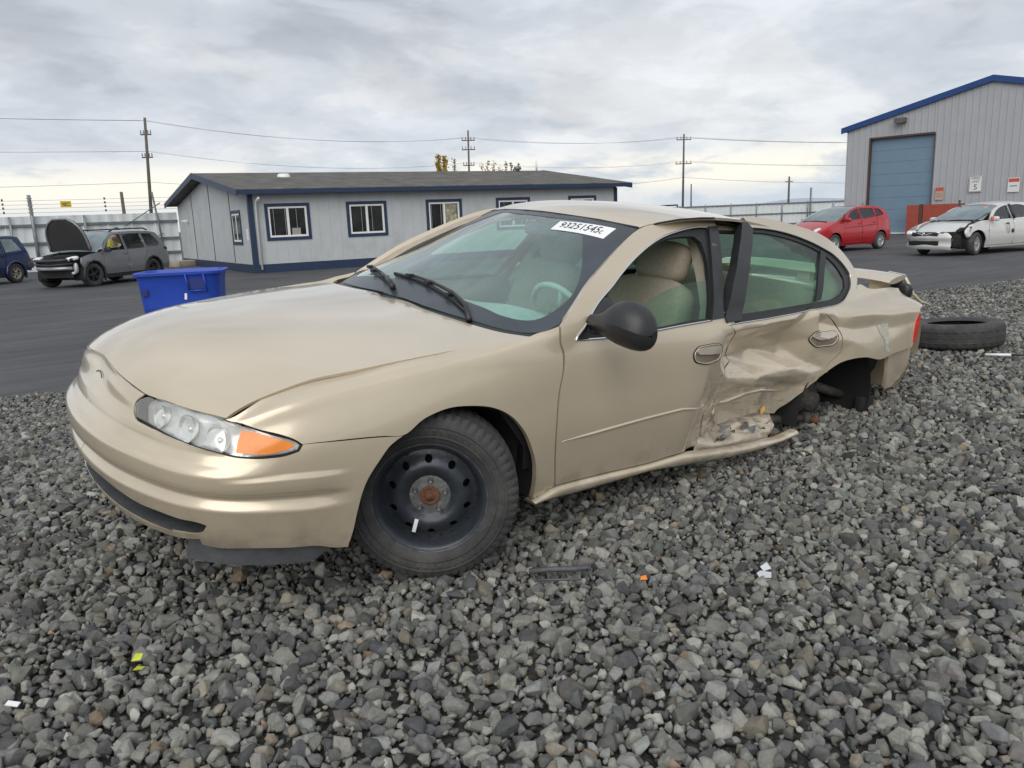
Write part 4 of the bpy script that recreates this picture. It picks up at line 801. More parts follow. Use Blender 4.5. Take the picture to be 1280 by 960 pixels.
# ------------------------------------------------------------------ poplars beyond the office
def leaf_mat(nm,c): return mat(nm,c,.8,0,.5,1.2)
LEAFY=leaf_mat('autumn_leaves',(.50,.33,.05)); LEAFB=leaf_mat('thin_leaves',(.34,.25,.11)); BARK=mat('poplar_bark',(.13,.115,.095),.9,0,.3,4)
def poplar(label,px,top,D,w,dens,m,seed):
    r=random.Random(seed); v=RIGHT*((px-640)/969.4)+FWD; c=CAMP+v*D; h=(273-.0397*(px-640)-top)/969.4*D+CAMP.z-ZA
    root=empty('poplar_tree',label,'tree',(c.x,c.y,ZA),r.random()*6,'poplars beyond the office roof')
    b=MB(); b.tube([(0,0,0),(.1,.05,h*.5),(0,0,h*.97)],[.22,.13,.02],7)
    tips=[]
    for k in range(26):
        z=h*(.15+.8*r.random()); a=r.random()*2*PI; l=w*(1-abs(z/h-.45))*r.uniform(.5,1); p=Vector((math.cos(a)*l*.8,math.sin(a)*l*.8,z+l*1.8)); b.tube([(0,0,z),p*.6+Vector((0,0,z*.4)),p],[.05,.03,.01],5); tips.append((Vector((0,0,z)),p))
    b.build('trunk',BARK,root); b=MB()
    for k in range(dens):
        a,p=r.choice(tips); q=a.lerp(p,r.uniform(.3,1.1))+Vector((r.gauss(0,.16),r.gauss(0,.16),r.gauss(0,.35))); q.z=min(q.z,h); s=r.uniform(.10,.24)
        d1=Vector((r.uniform(-1,1),r.uniform(-1,1),r.uniform(-1,1))).normalized()*s; d2=d1.orthogonal().normalized()*s*.8; b.add([q-d1,q-d2,q+d1,q+d2],[(0,1,2,3)])
    b.build('crown',m,root)
poplar('golden poplar, leftmost and fullest of the trees over the office roof',562,198,140,.9,900,LEAFY,1)
poplar('golden poplar close beside the fullest one over the office roof',570,200,141,.9,800,LEAFY,2)
poplar('nearly bare thin poplar right of the golden pair',581,203,142,.4,160,LEAFB,3)
for i,(px,tp,d) in enumerate(((614,208,260),(621,206,240),(628,205,330),(636,207,300),(643,206,330),(650,208,240),(658,208,260))):
    poplar(['sparse brown poplar, first of the row right of the pole behind the office','sparse brown poplar, second of the row right of the pole behind the office','sparse brown poplar, third of the row right of the pole behind the office','sparse brown poplar in the middle of the row right of the pole','sparse brown poplar, third from the right of the row behind the office','sparse brown poplar, next to last of the row behind the office','sparse brown poplar at the right end of the row behind the office'][i],px,tp,150,.75,d,LEAFB,10+i)
# ------------------------------------------------------------------ distant hills at the right
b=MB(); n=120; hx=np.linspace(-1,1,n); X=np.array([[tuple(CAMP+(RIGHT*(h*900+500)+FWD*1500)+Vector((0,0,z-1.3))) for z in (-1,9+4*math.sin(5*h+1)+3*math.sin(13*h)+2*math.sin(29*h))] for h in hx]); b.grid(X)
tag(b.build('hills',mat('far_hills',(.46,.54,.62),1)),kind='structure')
# ------------------------------------------------------------------ the wrecked sedan
car=empty('wrecked_sedan','champagne beige four-door sedan resting on gravel with caved-in rear door and no left rear wheel','car')
car.matrix_world=Matrix(((.99706553,.00765904,-.07616863,0),(0,.9949825,.10004914,0),(.07655273,-.09975555,.99206275,.07135903),(0,0,0,1)))
def PR(s,v): return P(s,v)
def hoodf(x,y): return np.stack([np.asarray(x,float),np.asarray(y,float),H(x,y)],-1)
def topf(x,y): return np.stack([np.asarray(x,float),np.asarray(y,float),T(x,y)],-1)
def outward(fn,u,v,e=.01):
    a=fn(u+e,v)-fn(u-e,v); b=fn(u,v+e)-fn(u,v-e); n=np.cross(b,a); n/=np.linalg.norm(n,axis=-1)[...,None]+1e-12
    c=fn(u,v)-np.array([-1.4,0,.45]); return n*np.sign((n*c).sum(-1))[...,None]
def lift(fn,off):
    def g(u,v):
        u=np.asarray(u,float); v=np.asarray(v,float); return fn(u,v)+outward(fn,u,v)*off
    return g
# front bumper -------------------------------------------------
def bump_post(X,UV,n):
    v=UV[:,1]; s=np.abs(UV[:,0]); fade=np.clip((6.1-s)/.7,0,1)
    d=np.interp(v,[.5,1.5,1.78,1.88,2.02,2.18,2.27,2.36,2.6,3.05,3.5,4.0,4.6],[-.012,-.001,.003,.005,-.008,-.017,-.014,.004,.010,.012,-.004,-.008,0])
    k=np.where(v>2.9,np.clip((4.8-s)/1.0,0,1),fade)
    return X+n*(d*k)[:,None]
front_bumper=patch('front_bumper',D['bumper'],P,.018,.055,.075,car,M['paint'],holes=[D['intake']],weld_y0=True,post=bump_post,thick=.006)
mb=MB()
# lip shelf inside the intake and black air dam below
vv=np.linspace(0,3.1,24)
mb.grid(np.stack([P(vv,np.full_like(vv,1.42))-[.012,0,0],P(vv,np.full_like(vv,1.5))-[.16,0,0]],1))
mb.grid(np.stack([P(-vv,np.full_like(vv,1.42))-[.012,0,0],P(-vv,np.full_like(vv,1.5))-[.16,0,0]],1))
mb.grid(np.stack([P(vv,np.full_like(vv,.86))-[.01,0,0],P(vv,np.full_like(vv,.9))-[.16,0,0]],1))
mb.grid(np.stack([P(-vv,np.full_like(vv,.86))-[.01,0,0],P(-vv,np.full_like(vv,.9))-[.16,0,0]],1))
mb.build('intake_duct',M['grey_plastic'],front_bumper)
mb=MB(); sv=np.linspace(2.9,6.0,30)
low=P(sv,np.full_like(sv,.62))
for sg in (1,-1):
    mb=MB()
    m=np.array([1,sg,1.]); a=(low-[.02,.0,0])*m; a[:,1]-=sg*.03
    b=a.copy(); b[:,2]-=.075; b[:,1]-=sg*.02; b[:,2]+=np.interp(sv,[2.9,3.3,5.4,6.0],[0,0,.0,.06])
    mb.grid(np.stack([a,b],1)); mb.grid(np.stack([b,b-[.0,sg*.02,-.01]],1)); mb.build('air_dam',M['grey_plastic'],front_bumper)
# emblem outline left on the nose (a faint badge recess)
mb=MB()
w=np.linspace(R(20),R(150),14); mb.tube([P(np.array(.05+.20*math.cos(a)),np.array(5.55+.40*math.sin(a)))+np.array([.003,0,.001]) for a in w],.0016,5)
mb.build('badge_mark',M['steel_dark'],front_bumper)
# hood ---------------------------------------------------------
hood=patch('hood',D['hood'],hoodf,.018,.03,.03,car,M['paint'],weld_y0=True,thick=.010,gap=.0038,ref=(0,0,-2),off=-.005)
# fenders, doors, quarter panels ------------------------------
def arch_lip(X,UV,n): return X
for sg in (False,'only'):
    fe=patch('fender',D['fender'],P,.018,.05,.12,car,M['paint'],mirror=sg,thick=.022)
def wheel_well(cx,r,y0,y1,mir,parent=car,zc=.33):
    mb=MB(); n=24; a=np.linspace(R(-8),R(190),n)
    X=np.stack([np.stack([cx+r*np.cos(a),np.full(n,y),zc+r*np.sin(a)],1) for y in (y0,y1)],1)
    if mir: X=X*np.array([1,-1,1])
    mb.grid(X); e=X[:,1]; c=np.repeat(np.array([[cx,e[0,1],zc]]),n,0); mb.grid(np.stack([e,c],1))
    return mb.build('wheel_well',M['dark'],parent)
for mir in (0,1):
    wheel_well(-.02,.385,.835,.44,mir); wheel_well(-2.72,.40,.80,.42,mir,zc=.35)
dstep=.018
door=patch('front_door',D['front_door'],PL,dstep,.045,.11,car,M['paint_worn'],holes=[D['front_opening']],thick=.03)
rdoor=patch('rear_door',D['rear_door'],PD,.014,.03,.085,car,M['paint_worn'],holes=[D['rear_opening']],thick=.03)
tag(rdoor,'crushed and scraped rear door pushed inward')
quart=patch('quarter_panel',D['quarter'],PL,.016,.035,.09,car,M['paint_worn'],thick=.02)
dr=patch('front_door',D['front_door'],P,.03,.07,.16,car,M['paint'],holes=[D['front_opening']],thick=.03,mirror='only')
rr=patch('rear_door',D['rear_door'],P,.03,.07,.16,car,M['paint'],holes=[D['rear_opening']],thick=.03,mirror='only')
patch('quarter_panel',D['quarter'],P,.03,.07,.16,car,M['paint'],thick=.02,mirror='only')
# bare patch on the quarter panel where the paint has come off
mb=MB()
def ontop(pts,fn,off,step=.012,smooth=True): return None
flk=patch('paint_chip',[(14.78,4.95),(14.98,5.05),(15.17,5.0),(15.2,4.4),(15.14,3.95),(15.24,3.72),(15.05,3.78),(15.0,4.3),(14.86,4.55)],lift(PL,.0018),.012,.02,.06,quart,M['flake'],thick=0,gap=0,ang=10)
# window seals, chrome, glass ---------------------------------
def loop3(outline,fn,step=.02,ang=38): 
    q=resample(outline,fn,step,True,ang); return fn(q[:,0],q[:,1])
def trim_loop(name,outline,fn,r,m,parent,mir=1,off=.0,sel=None):
    q=resample(outline,fn,.025); e=np.array(outline[-1]); q=q[:1+int(np.argmin(((q-e)**2).sum(1)))]; X=lift(fn,off)(q[:,0],q[:,1])*np.array([1,mir,1])
    mb=MB(); mb.tube([tuple(p) for p in X],r,6); return mb.build(name,m,parent)
for (fn,fnr,dd,rd,mir,mm) in ((PL,PD,door,rdoor,1,False),(P,P,dr,rr,-1,'only')):
    patch('window_seal',D['front_opening'],lift(fn,-.008),.02,.06,.14,dd,M['gasket'],holes=[D['front_inner']],thick=.02,gap=0,mirror=mm)
    trim_loop('window_chrome',D['front_opening'][10:]+D['front_opening'][:8],fn,.0052,M['chrome'],dd,mir,.001)
    patch('window_seal',D['rear_opening'],lift(fnr,-.008),.02,.06,.14,rd,M['gasket'],holes=[D['rear_inner']],thick=.02,gap=0,mirror=mm)
    trim_loop('window_chrome',D['rear_chrome'],fnr,.0042,M['chrome'],rd,mir,.0)
    patch('pillar_trim',D['b_applique'],lift(fn,.005),.02,.06,.14,dd,M['black_plastic'],thick=.02,gap=-.005,mirror=mm)
    patch('pillar_trim',D['rear_pillar'],lift(fnr,.009),.02,.06,.14,rd,M['black_plastic'],thick=.05,gap=-.004,mirror=mm)
    patch('window_glass',D['rear_inner'],lift(fnr,-.014),.03,.08,.2,rd,M['glass'],thick=0,gap=0,mirror=mm)
    patch('window_divider',D['divider'],lift(fnr,-.002),.03,.08,.2,rd,M['gasket'],thick=.012,gap=0,mirror=mm)
patch('window_glass',D['front_glass'],lift(PL,-.016),.02,.06,.15,door,M['glass'],thick=0,gap=0)
patch('window_glass',D['front_inner'],lift(P,-.014),.03,.08,.2,dr,M['glass'],thick=0,gap=0,mirror='only')
# body mouldings ----------------------------------------------
def strip(name,line,fn,r,off,m,parent,mir=1,taper=True):
    q=np.array(line); 
    t=np.linspace(0,len(q)-1,30); qq=np.stack([np.interp(t,range(len(q)),q[:,0]),np.interp(t,range(len(q)),q[:,1])],1)
    X=lift(fn,off)(qq[:,0],qq[:,1])*np.array([1,mir,1]); rr_=[r*min(1,.25+4*min(a,1-a)) for a in np.linspace(0,1,30)] if taper else r
    mb=MB(); mb.tube([tuple(p) for p in X],rr_,8); return mb.build(name,m,parent)
strip('side_molding',D['molding_f'],PL,.0065,.0,M['paint'],door); strip('side_molding',D['molding_r'],PL,.0075,.002,M['paint_worn'],rdoor)
strip('side_molding',D['molding_f'],P,.0065,.0,M['paint'],dr,-1)
# rocker ------------------------------------------------------
for mir in (1,-1):
    fn=PL if mir==1 else P
    a=np.array(D['rocker_top']);b=np.array(D['rocker_bot']); n=40; t=np.linspace(0,1,n)
    def along(q):
        X=P(q[:,0],q[:,1]); l=np.r_[0,np.cumsum(np.linalg.norm(np.diff(X,axis=0),axis=1))]; l/=l[-1]
        return np.stack([np.interp(t,l,X[:,k]) for k in range(3)],1)
    A,B=along(a),along(b)
    rows=[]
    for k,(w,o_) in enumerate(((0,-.03),(0,.008),(.25,.022),(.6,.024),(.9,.012),(1,.0),(1.05,-.05))):
        X=A*(1-w)+B*w; X=X.copy(); X[:,1]+=o_; rows.append(X)
    X=np.stack(rows,1)*np.array([1,mir,1]); mb=MB(); mb.grid(X)
    mb.add([tuple(p) for p in X[-1]],[tuple(range(7))]); mb.add([tuple(p) for p in X[0]],[tuple(range(7))])
    mb.build('rocker_molding',M['paint_worn'] if mir==1 else M['paint'],car)
# torn inner sill between the crushed doors and the rocker
def sillfn(s,v):
    X=PL(s,v); w=np.sin(9*X[...,0]+1.2*np.sin(30*X[...,2])); w2=np.sin(5*X[...,0]-42*X[...,2]); X=X.copy()
    X[...,1]+= .010*np.abs(w)+.010*np.abs(w2)-.03+.05*np.clip((.34-X[...,2])/.1,-.3,.6); return X
SC_=[list(p) for p in D['sill_crush']]
for i in (2,3,4,5): SC_[i][1]+=.45
for i in (0,7,8): SC_[i][1]-=.35
sill=patch('torn_sill',SC_,sillfn,.014,.025,.07,car,M['paint_worn'],thick=.004,gap=0,ang=20)
tag(sill,'torn and crumpled metal sill below the rear door')
rngs=random.Random(5)
mb=MB()
for k in range(16):
    s=11.25+rngs.random()*1.0; v=1.0+rngs.random()*.55
    p=Vector(PL(np.array(s),np.array(v))); a=[p+Vector((rngs.uniform(-.05,.05),rngs.uniform(-.005,.035),rngs.uniform(-.02,.02))) for _ in range(4)]
    mb.add(a,[(0,1,2),(0,2,3)])
for k in range(12):
    p=Vector(PL(np.array(11.10+.16*rngs.random()),np.array(1.3+1.5*rngs.random())))+Vector((0,.004,0)); a=[p+Vector((rngs.uniform(-.03,.03),rngs.uniform(.0,.022),rngs.uniform(-.045,.045))) for _ in range(4)]
    mb.add(a,[(0,1,2),(0,2,3)],1)
o=mb.build('torn_metal',[M['steel'],M['paint']],sill); o['kind']='stuff'
mb=MB(); p=Vector(PL(np.array(12.15),np.array(1.9))); mb.add([p+Vector(q) for q in ((-.03,.006,.012),(.0,.012,.024),(.028,.008,.006),(.018,.012,-.022),(-.008,.014,-.014),(.0,.02,.0))],[(0,1,5),(1,2,5),(2,3,5),(3,4,5),(4,0,5)]); mb.build('exposed_foam',M['foam'],rdoor)
# roof, windshield, backlight ---------------------------------
rs=D['roof_side']; side=[tuple(p) for p in rs]+[(-1.75,.572),(-2.0,.562),(-2.25,.545),(-2.42,.53)]
roofpts=[(-1.05,0),(-1.056,.124),(-1.10,.335),(-1.158,.532)]+side[1:]+[(-2.40,.40),(-2.385,.2),(-2.38,0)]
roof=patch('roof',roofpts,topf,.03,.045,.045,car,M['paint'],weld_y0=True,thick=.012,gap=.001,ref=(-1.6,0,0))
wsb=[(-.224,0),(-.2265,.1),(-.2337,.2647),(-.2632,.4352),(-.2899,.5288),(-.3285,.6388),(-.3495,.6808),(-.4064,.7505),(-.46,.782)]
ws_out=wsb+[(-.5013,.777),(-.6899,.706),(-.89,.643),(-1.15,.533),(-1.095,.335),(-1.050,.124),(-1.045,0)]
ws=patch('windshield',ws_out,topf,.04,.06,.06,car,M['wsglass'],weld_y0=True,thick=0,gap=.003,ref=(-1.6,0,0))
wi=[(-.385,0),(-.388,.1)]+[tuple(p) for p in D['ws_inner_base'][::-1] if p[1]>.15]+[tuple(p) for p in D['ws_inner_side'] if p[1]>D['ws_inner_base'][0][1]+.01]
wi=wi+[(-1.045,.30),(-1.0,.12),(-.995,0)]
def hole_ext(p): return p+[(p[-1][0],-.1),(p[0][0],-.1)]
WI=wi
frit=patch('frit_band',ws_out,lambda x,y:topf(x,y)+np.array([0,0,.0015]),.03,.05,.05,ws,M['frit'],holes=[hole_ext(wi)],weld_y0=True,thick=0,gap=.004,ref=(-1.6,0,0))
bl=[(-2.40,0),(-2.405,.2),(-2.425,.42),(-2.45,.52),(-2.75,.575),(-3.0,.60),(-3.06,.5),(-3.10,.25),(-3.11,0)]
back=patch('rear_window',bl,topf,.04,.06,.06,car,M['glass'],weld_y0=True,thick=0,gap=.004,ref=(-1.6,0,0))
# A-pillar mouldings (windshield reveal) and roof seams
for mir in (1,-1):
    mb=MB()
    pts=[topf(x,y)*np.array([1,mir,1]) for x,y in ((-.44,.775),(-.5013,.779),(-.6899,.708),(-.89,.645),(-1.15,.536),(-1.2556,.5566),(-1.3786,.5771),(-1.5359,.5767),(-1.64,.574))]
    mb.tube([tuple(p+np.array([0,0,-.002])) for p in pts],[.006,.009,.009,.008,.006,.0045,.0045,.0045,.0045],6); mb.build('reveal_molding',M['gasket'],car)
mb=MB(); mb.tube([tuple(topf(x,y)+np.array([0,0,.0])) for x,y in [(-1.158,.532),(-1.097,.335),(-1.052,.124),(-1.047,0),(-1.052,-.124),(-1.097,-.335),(-1.158,-.532)]],.006,6); mb.build('reveal_molding',M['gasket'],car)
# open gap over the B-pillar: roof rail, weatherstrip, inner pillar
railfn=lift(P,-.035)
patch('roof_rail',[(11.35,11.05),(12.1,11.05),(12.1,11.5),(11.35,11.5)],railfn,.03,.06,.15,car,M['paint'],thick=.02,gap=0)
patch('roof_rail',[(11.0,10.3),(14.3,10.3),(14.3,11.3),(11.0,11.3)],lift(P,-.05),.05,.1,.2,car,M['paint'],thick=.02,gap=0,mirror='only')
mb=MB()
for vv_,r_,m_ in ((11.40,.012,0),(10.98,.010,0)):
    q=np.linspace(11.3,12.05,8); X=lift(P,-.03)(q,np.full(8,vv_)); mb.tube([tuple(p) for p in X],r_,7)
mb.build('roof_weatherstrip',M['gasket'],car)
for mir in (False,'only'):
    patch('inner_pillar',[(10.95,6.5),(11.16,6.5),(11.42,11.3),(11.22,11.3)],lift(P,-.06),.04,.08,.2,car,M['interior'],thick=.05,gap=0,mirror=mir)
    if mir: patch('inner_pillar',[(8.97,7.1),(9.63,9.33),(10.2,10.7),(10.5,10.8),(9.95,9.4),(9.25,7.1)],lift(P,-.03),.04,.08,.2,car,M['interior'],thick=.03,gap=0,mirror=mir)
    patch('inner_pillar',[(13.5,7.2),(14.9,7.0),(14.3,10.0),(13.2,11.2),(12.9,11.0),(13.9,9.6)],lift(P,-.06),.04,.08,.2,car,M['interior'],thick=.03,gap=0,mirror=mir)
# added dark sheet so that shut lines and holes read dark
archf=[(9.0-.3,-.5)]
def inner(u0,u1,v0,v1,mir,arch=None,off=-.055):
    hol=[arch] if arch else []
    patch('dark_backing',[(u0,v0),(u1,v0),(u1,v1),(u0,v1)],lift(P,off),.06,.12,.3,car,M['dark'],holes=hol,thick=0,gap=0,smooth=False,mirror=mir)
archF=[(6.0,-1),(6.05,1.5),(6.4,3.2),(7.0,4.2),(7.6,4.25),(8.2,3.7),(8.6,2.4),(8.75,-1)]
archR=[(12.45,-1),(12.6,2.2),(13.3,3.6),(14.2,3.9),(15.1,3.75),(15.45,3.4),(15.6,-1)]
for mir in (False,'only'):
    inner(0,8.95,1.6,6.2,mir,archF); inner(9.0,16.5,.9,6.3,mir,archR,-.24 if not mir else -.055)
mb=MB(); mb.prism([(.75,.45),(.45,.70),(.38,.42),(-.42,.42),(-.42,.74),(-2.3,.66),(-2.36,.40),(-3.1,.40),(-3.1,.66),(-3.5,.6),(-3.5,-.6),(-3.1,-.7),(-3.1,-.4),(-2.36,-.4),(-2.3,-.74),(-.42,-.74),(-.42,-.42),(.38,-.42),(.45,-.70),(.75,-.45)],.235,.25); 
mb.box((-.36,0,.56),(.02,1.5,.62)); mb.box((.80,0,.45),(.02,.9,.3))
mb.build('floor_pan',M['dark'],car)
# cowl panel and wipers ---------------------------------------
yy=np.linspace(-.75,.75,40); xb=np.interp(np.abs(yy),[0,.1,.2981,.4729,.5698,.6766,.76],[-.185,-.2216,-.2118,-.2363,-.259,-.299,-.36])
xw=np.interp(np.abs(yy),[0,.2647,.4352,.5288,.6388,.7505],[-.224,-.2337,-.2632,-.2899,-.3285,-.4064])
mb=MB(); mb.grid(np.stack([np.stack([xb+.05,yy,H(xb+.05,yy)-.05],1),np.stack([xb+.0,yy,H(xb,yy)-.022],1),np.stack([xw-.02,yy,T(xw-.02,yy)-.004],1)],1)); mb.build('cowl_panel',M['black_plastic'],car)
def wiper(pts,blade):
    w=MB(); P3=[Vector(topf(x,y))+Vector((0,0,.022)) for x,y in pts]
    P3[0].z+=.0; w.tube(P3[:3],[.013,.011,.008],8); w.tube(P3[2:],[.008,.006,.005][:len(P3)-2] if len(P3)>3 else [.008,.006],8)
    o=w.build('wiper',M['black_plastic'],car)
    b=MB(); B3=[Vector(topf(x,y))+Vector((0,0,.012)) for x,y in blade]; b.tube(B3,.0075,6); b.tube([p+Vector((0,0,-.008)) for p in B3],.003,4)
    for k in (.25,.5,.75):
        i=int(k*(len(B3)-1)); b.box(B3[i]+Vector((0,0,.008)),(.03,.03,.014))
    b.build('wiper_blade',M['gasket'],o)
wiper([(-.262,.525),(-.31,.43),(-.335,.30),(-.345,.12),(-.352,-.02)],[(-.295,.46),(-.318,.3),(-.335,.12),(-.35,-.05),(-.362,-.2)])
wiper([(-.245,-.02),(-.285,-.12),(-.335,-.27),(-.40,-.45),(-.45,-.56)],[(-.27,-.05),(-.31,-.2),(-.37,-.4),(-.44,-.56),(-.50,-.66)])
# auction sticker on the glass
st=np.array(D['sticker']); TL,BL,TR,BR=st[0],st[1],st[2],st[3]
def onst(a,b,h=.003):
    p=(TL*(1-a)+TR*a)*(1-b)+(BL*(1-a)+BR*a)*b; return tuple(topf(p[0],p[1])+np.array([0,0,h]))
# corners: which traced corner is which
cs=sorted(st.tolist(),key=lambda p:p[1]); a2=sorted(cs[:2]); b2=sorted(cs[2:]); TL,BL=np.array(a2[0]),np.array(a2[1]); TR,BR=np.array(b2[0]),np.array(b2[1])
g=np.linspace(0,1,9); mb=MB(); mb.grid(np.array([[onst(a,b) for b in (0,.5,1)] for a in g]))
v,f=text_geo('93251545',1.0)
xs=[p[0] for p in v]; ys=[p[1] for p in v]; x0,x1,y0,y1=min(xs),max(xs),min(ys),max(ys)
mb.add([onst(.09+.72*(p[0]-x0)/(x1-x0),.72-.58*(p[1]-y0)/(y1-y0),.0045) for p in v],f,1)
v,f=text_geo('c',1.0); xs=[p[0] for p in v]; ys=[p[1] for p in v]; x0,x1,y0,y1=min(xs),max(xs),min(ys),max(ys)
mb.add([onst(.83+.045*(p[0]-x0)/(x1-x0),.72-.30*(p[1]-y0)/(y1-y0),.0045) for p in v],f,1)
mb.build('windshield_sticker',[M['white'],M['ink']],ws)
# headlights --------------------------------------------------
for mm,mir in ((False,1),('only',-1)):
    hl=patch('headlight',D['headlight'],lift(P,-.045),.02,.06,.12,car,M['reflector'],gap=0,thick=.004,mirror=mm,post=lambda X,UV,n:X+n*(.006*np.sin(UV[:,0]*5.)*np.sin(UV[:,1]*2.2))[:,None])
    patch('headlight_lens',D['headlight'],lift(P,.002),.02,.06,.14,hl,M['clear'],gap=.009,thick=0,mirror=mm)
    patch('turn_signal',D['amber'],lift(P,.005),.02,.06,.14,hl,M['amber'],gap=.002,thick=.006,mirror=mm)
    q=resample(D['headlight'],P,.02); X=lift(P,-.013)(q[:,0],q[:,1])*np.array([1,mir,1]); mb=MB(); mb.tube([tuple(p) for p in X],.0035,6,closed=True)
    X2=lift(P,-.045)(q[:,0],q[:,1])*np.array([1,mir,1]); mb.grid(np.stack([np.r_[X,X[:1]],np.r_[X2,X2[:1]]],1)); mb.build('headlight_gasket',M['gasket'],hl)
    for k,(s,v,r) in enumerate(((2.25,5.55,.038),(2.85,5.35,.045),(3.6,4.95,.048))):
        c=Vector(lift(P,-.035)(np.array(s),np.array(v)))*1.0; n=Vector(outward(P,np.array([s]),np.array([v]))[0]); n=(n*.4+Vector((1,0,0))*.6).normalized()
        if mir<0: c.y*=-1; n.y*=-1
        b=MB(); b.lathe([(0.004,-.03),(r*.55,-.024),(r*.85,-.008),(r,.008)],20); b.lathe([(0,-.028),(.008,-.026),(.010,-.004),(0,.0)],10)
        q_=n.to_track_quat('Z','Y').to_matrix(); b.v=[tuple(q_@Vector(p)+c) for p in b.v]; b.build('lamp_bowl',M['reflector'],hl)
# door handles ------------------------------------------------
def handle(outline,fn,parent,mm,mir):
    c=np.array(outline).mean(0); sc=lambda a,b,d=(0,0):[tuple(c+np.array(d)+(np.array(p)-c)*np.array([a,b])) for p in outline]
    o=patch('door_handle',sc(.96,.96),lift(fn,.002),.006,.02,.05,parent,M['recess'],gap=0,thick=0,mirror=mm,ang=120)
    q=resample(outline,fn,.006,True,120); X=lift(fn,.003)(q[:,0],q[:,1])*np.array([1,mir,1]); b=MB(); b.tube([tuple(p) for p in X],.0032,6,closed=True); b.build('handle_bezel',M['paint'],o)
    X=lift(fn,.002)(q[:,0],q[:,1])*np.array([1,mir,1]); X=X+(X-X.mean(0))*.07; b=MB(); b.tube([tuple(p) for p in X],.003,5,closed=True); b.build('handle_seal',M['gasket'],o)
    patch('handle_grip',sc(.90,.44,(0,.13)),lift(fn,.013),.006,.02,.04,o,M['handle'],gap=0,thick=.010,mirror=mm,ang=120)
handle(D['handle_f'],PL,door,False,1); handle(D['handle_r'],PD,rdoor,False,1); handle(D['handle_f'],P,dr,'only',-1)
# mirrors -----------------------------------------------------
def mirror_(mir,parent):
    mb=MB()
    # housing: lofted sections along the arm
    secs=[((-.645,.80,.945),.028,.028),((-.645,.85,.945),.036,.034),((-.64,.90,.957),.06,.05),((-.64,.95,.968),.085,.072),((-.655,1.0,.965),.092,.082),((-.665,1.05,.955),.085,.08),((-.672,1.085,.945),.06,.06),((-.675,1.10,.94),.02,.02)]
    n=16; X=[]
    for (x,y,z),rz,rx in secs:
        a=np.linspace(0,2*PI,n,endpoint=False); X.append(np.stack([x+rx*np.cos(a)*(1-.22*(1-np.cos(a))),np.full(n,y),z+rz*np.sin(a)],1))
    X=np.array(X); X=np.concatenate([X,X[:,:1]],1)*np.array([1,mir,1]); mb.grid(X); mb.add([tuple(p) for p in X[-1][:-1]],[tuple(range(n))]); mb.add([tuple(p) for p in X[0][:-1]],[tuple(range(n))])
    # sail
    n2=len(D['sail']); A=np.array([lift(P,.010)(np.array(a),np.array(b)) for a,b in D['sail']])*np.array([1,mir,1]); B_=A-np.array([0,.04*mir,0]); mb.add([tuple(p) for p in np.r_[A,B_]],[tuple(range(n2)),tuple(range(n2,2*n2))]+[(i,(i+1)%n2,n2+(i+1)%n2,n2+i) for i in range(n2)])
    o=mb.build('side_mirror',M['black_plastic'],parent)
    if mir<0: o.location=(-.27,-.10,.24); o.scale=(.78,.78,.78)
    s=o.modifiers.new('smooth','SUBSURF'); s.levels=1; s.render_levels=2
    return o
mirror_(1,door); mirror_(-1,dr)
# interior ----------------------------------------------------
def superbox(c,d,e=.35,n=20,m=12,rot=None,fn=None):
    """rounded cushion"""
    th=np.linspace(-PI/2,PI/2,m); ph=np.linspace(0,2*PI,n+1); sg=lambda a,p:np.sign(a)*np.abs(a)**p
    T_,PH=np.meshgrid(th,ph,indexing='ij'); X=np.stack([sg(np.cos(T_),e)*sg(np.cos(PH),e)*d[0]/2,sg(np.cos(T_),e)*sg(np.sin(PH),e)*d[1]/2,sg(np.sin(T_),e)*d[2]/2],-1)
    if rot is not None: X=X@np.array(rot).T
    return X+np.array(c)
def seat(y):
    b=MB(); b.grid(superbox((-1.05,y,.45),(.54,.50,.17),.4))
    o=b.build('seat',M['cloth'],car)
    b=MB(); r=rotm(y=R(-20)); b.grid(superbox((-1.42,y,.74),(.17,.50,.66),.42,rot=r)); b.build('seat_back',M['cloth'],o)
    b=MB()
    for dy in (-.13,.13): b.tube([(-1.27,y+dy,.50),(-1.345,y+dy,.72),(-1.43,y+dy,.96)],.006,5)
    b.tube([(-1.365,y-.22,.80),(-1.372,y+.22,.80)],.006,5); b.build('seat_seam',M['recess'],o)
    b=MB(); b.grid(superbox((-1.56,y,1.135),(.12,.29,.20),.5,rot=r)); b.tube([(-1.50,y-.06,1.0),(-1.54,y-.06,1.08)],.007,6); b.tube([(-1.50,y+.06,1.0),(-1.54,y+.06,1.08)],.007,6); b.build('headrest',M['cloth'],o)
seat(.37); seat(-.37)
b=MB(); b.grid(superbox((-2.15,0,.46),(.52,1.30,.2),.3)); b.grid(superbox((-2.50,0,.74),(.20,1.32,.62),.3,rot=rotm(y=R(-22)))); rseat=b.build('rear_seat',M['cloth'],car)
b=MB()
for y in (-.36,0,.36): b.tube([(-2.34,y,.60),(-2.44,y,.80),(-2.52,y,1.0)],.006,5)
b.tube([(-2.36,-.62,.70),(-2.37,.62,.70)],.006,5); b.build('seat_seam',M['recess'],rseat)
b=MB(); b.tube([(-1.62,.60,1.22),(-1.60,.62,.95),(-1.52,.64,.55)],.014,4); b.box((-1.62,.60,1.20),(.05,.03,.10),bev=.01); b.build('seat_belt',M['grey_plastic'],car)
b=MB(); b.box((-2.85,0,.985),(.55,1.30,.03),bev=.01); b.build('parcel_shelf',M['interior'],car)
b=MB(); X=[]
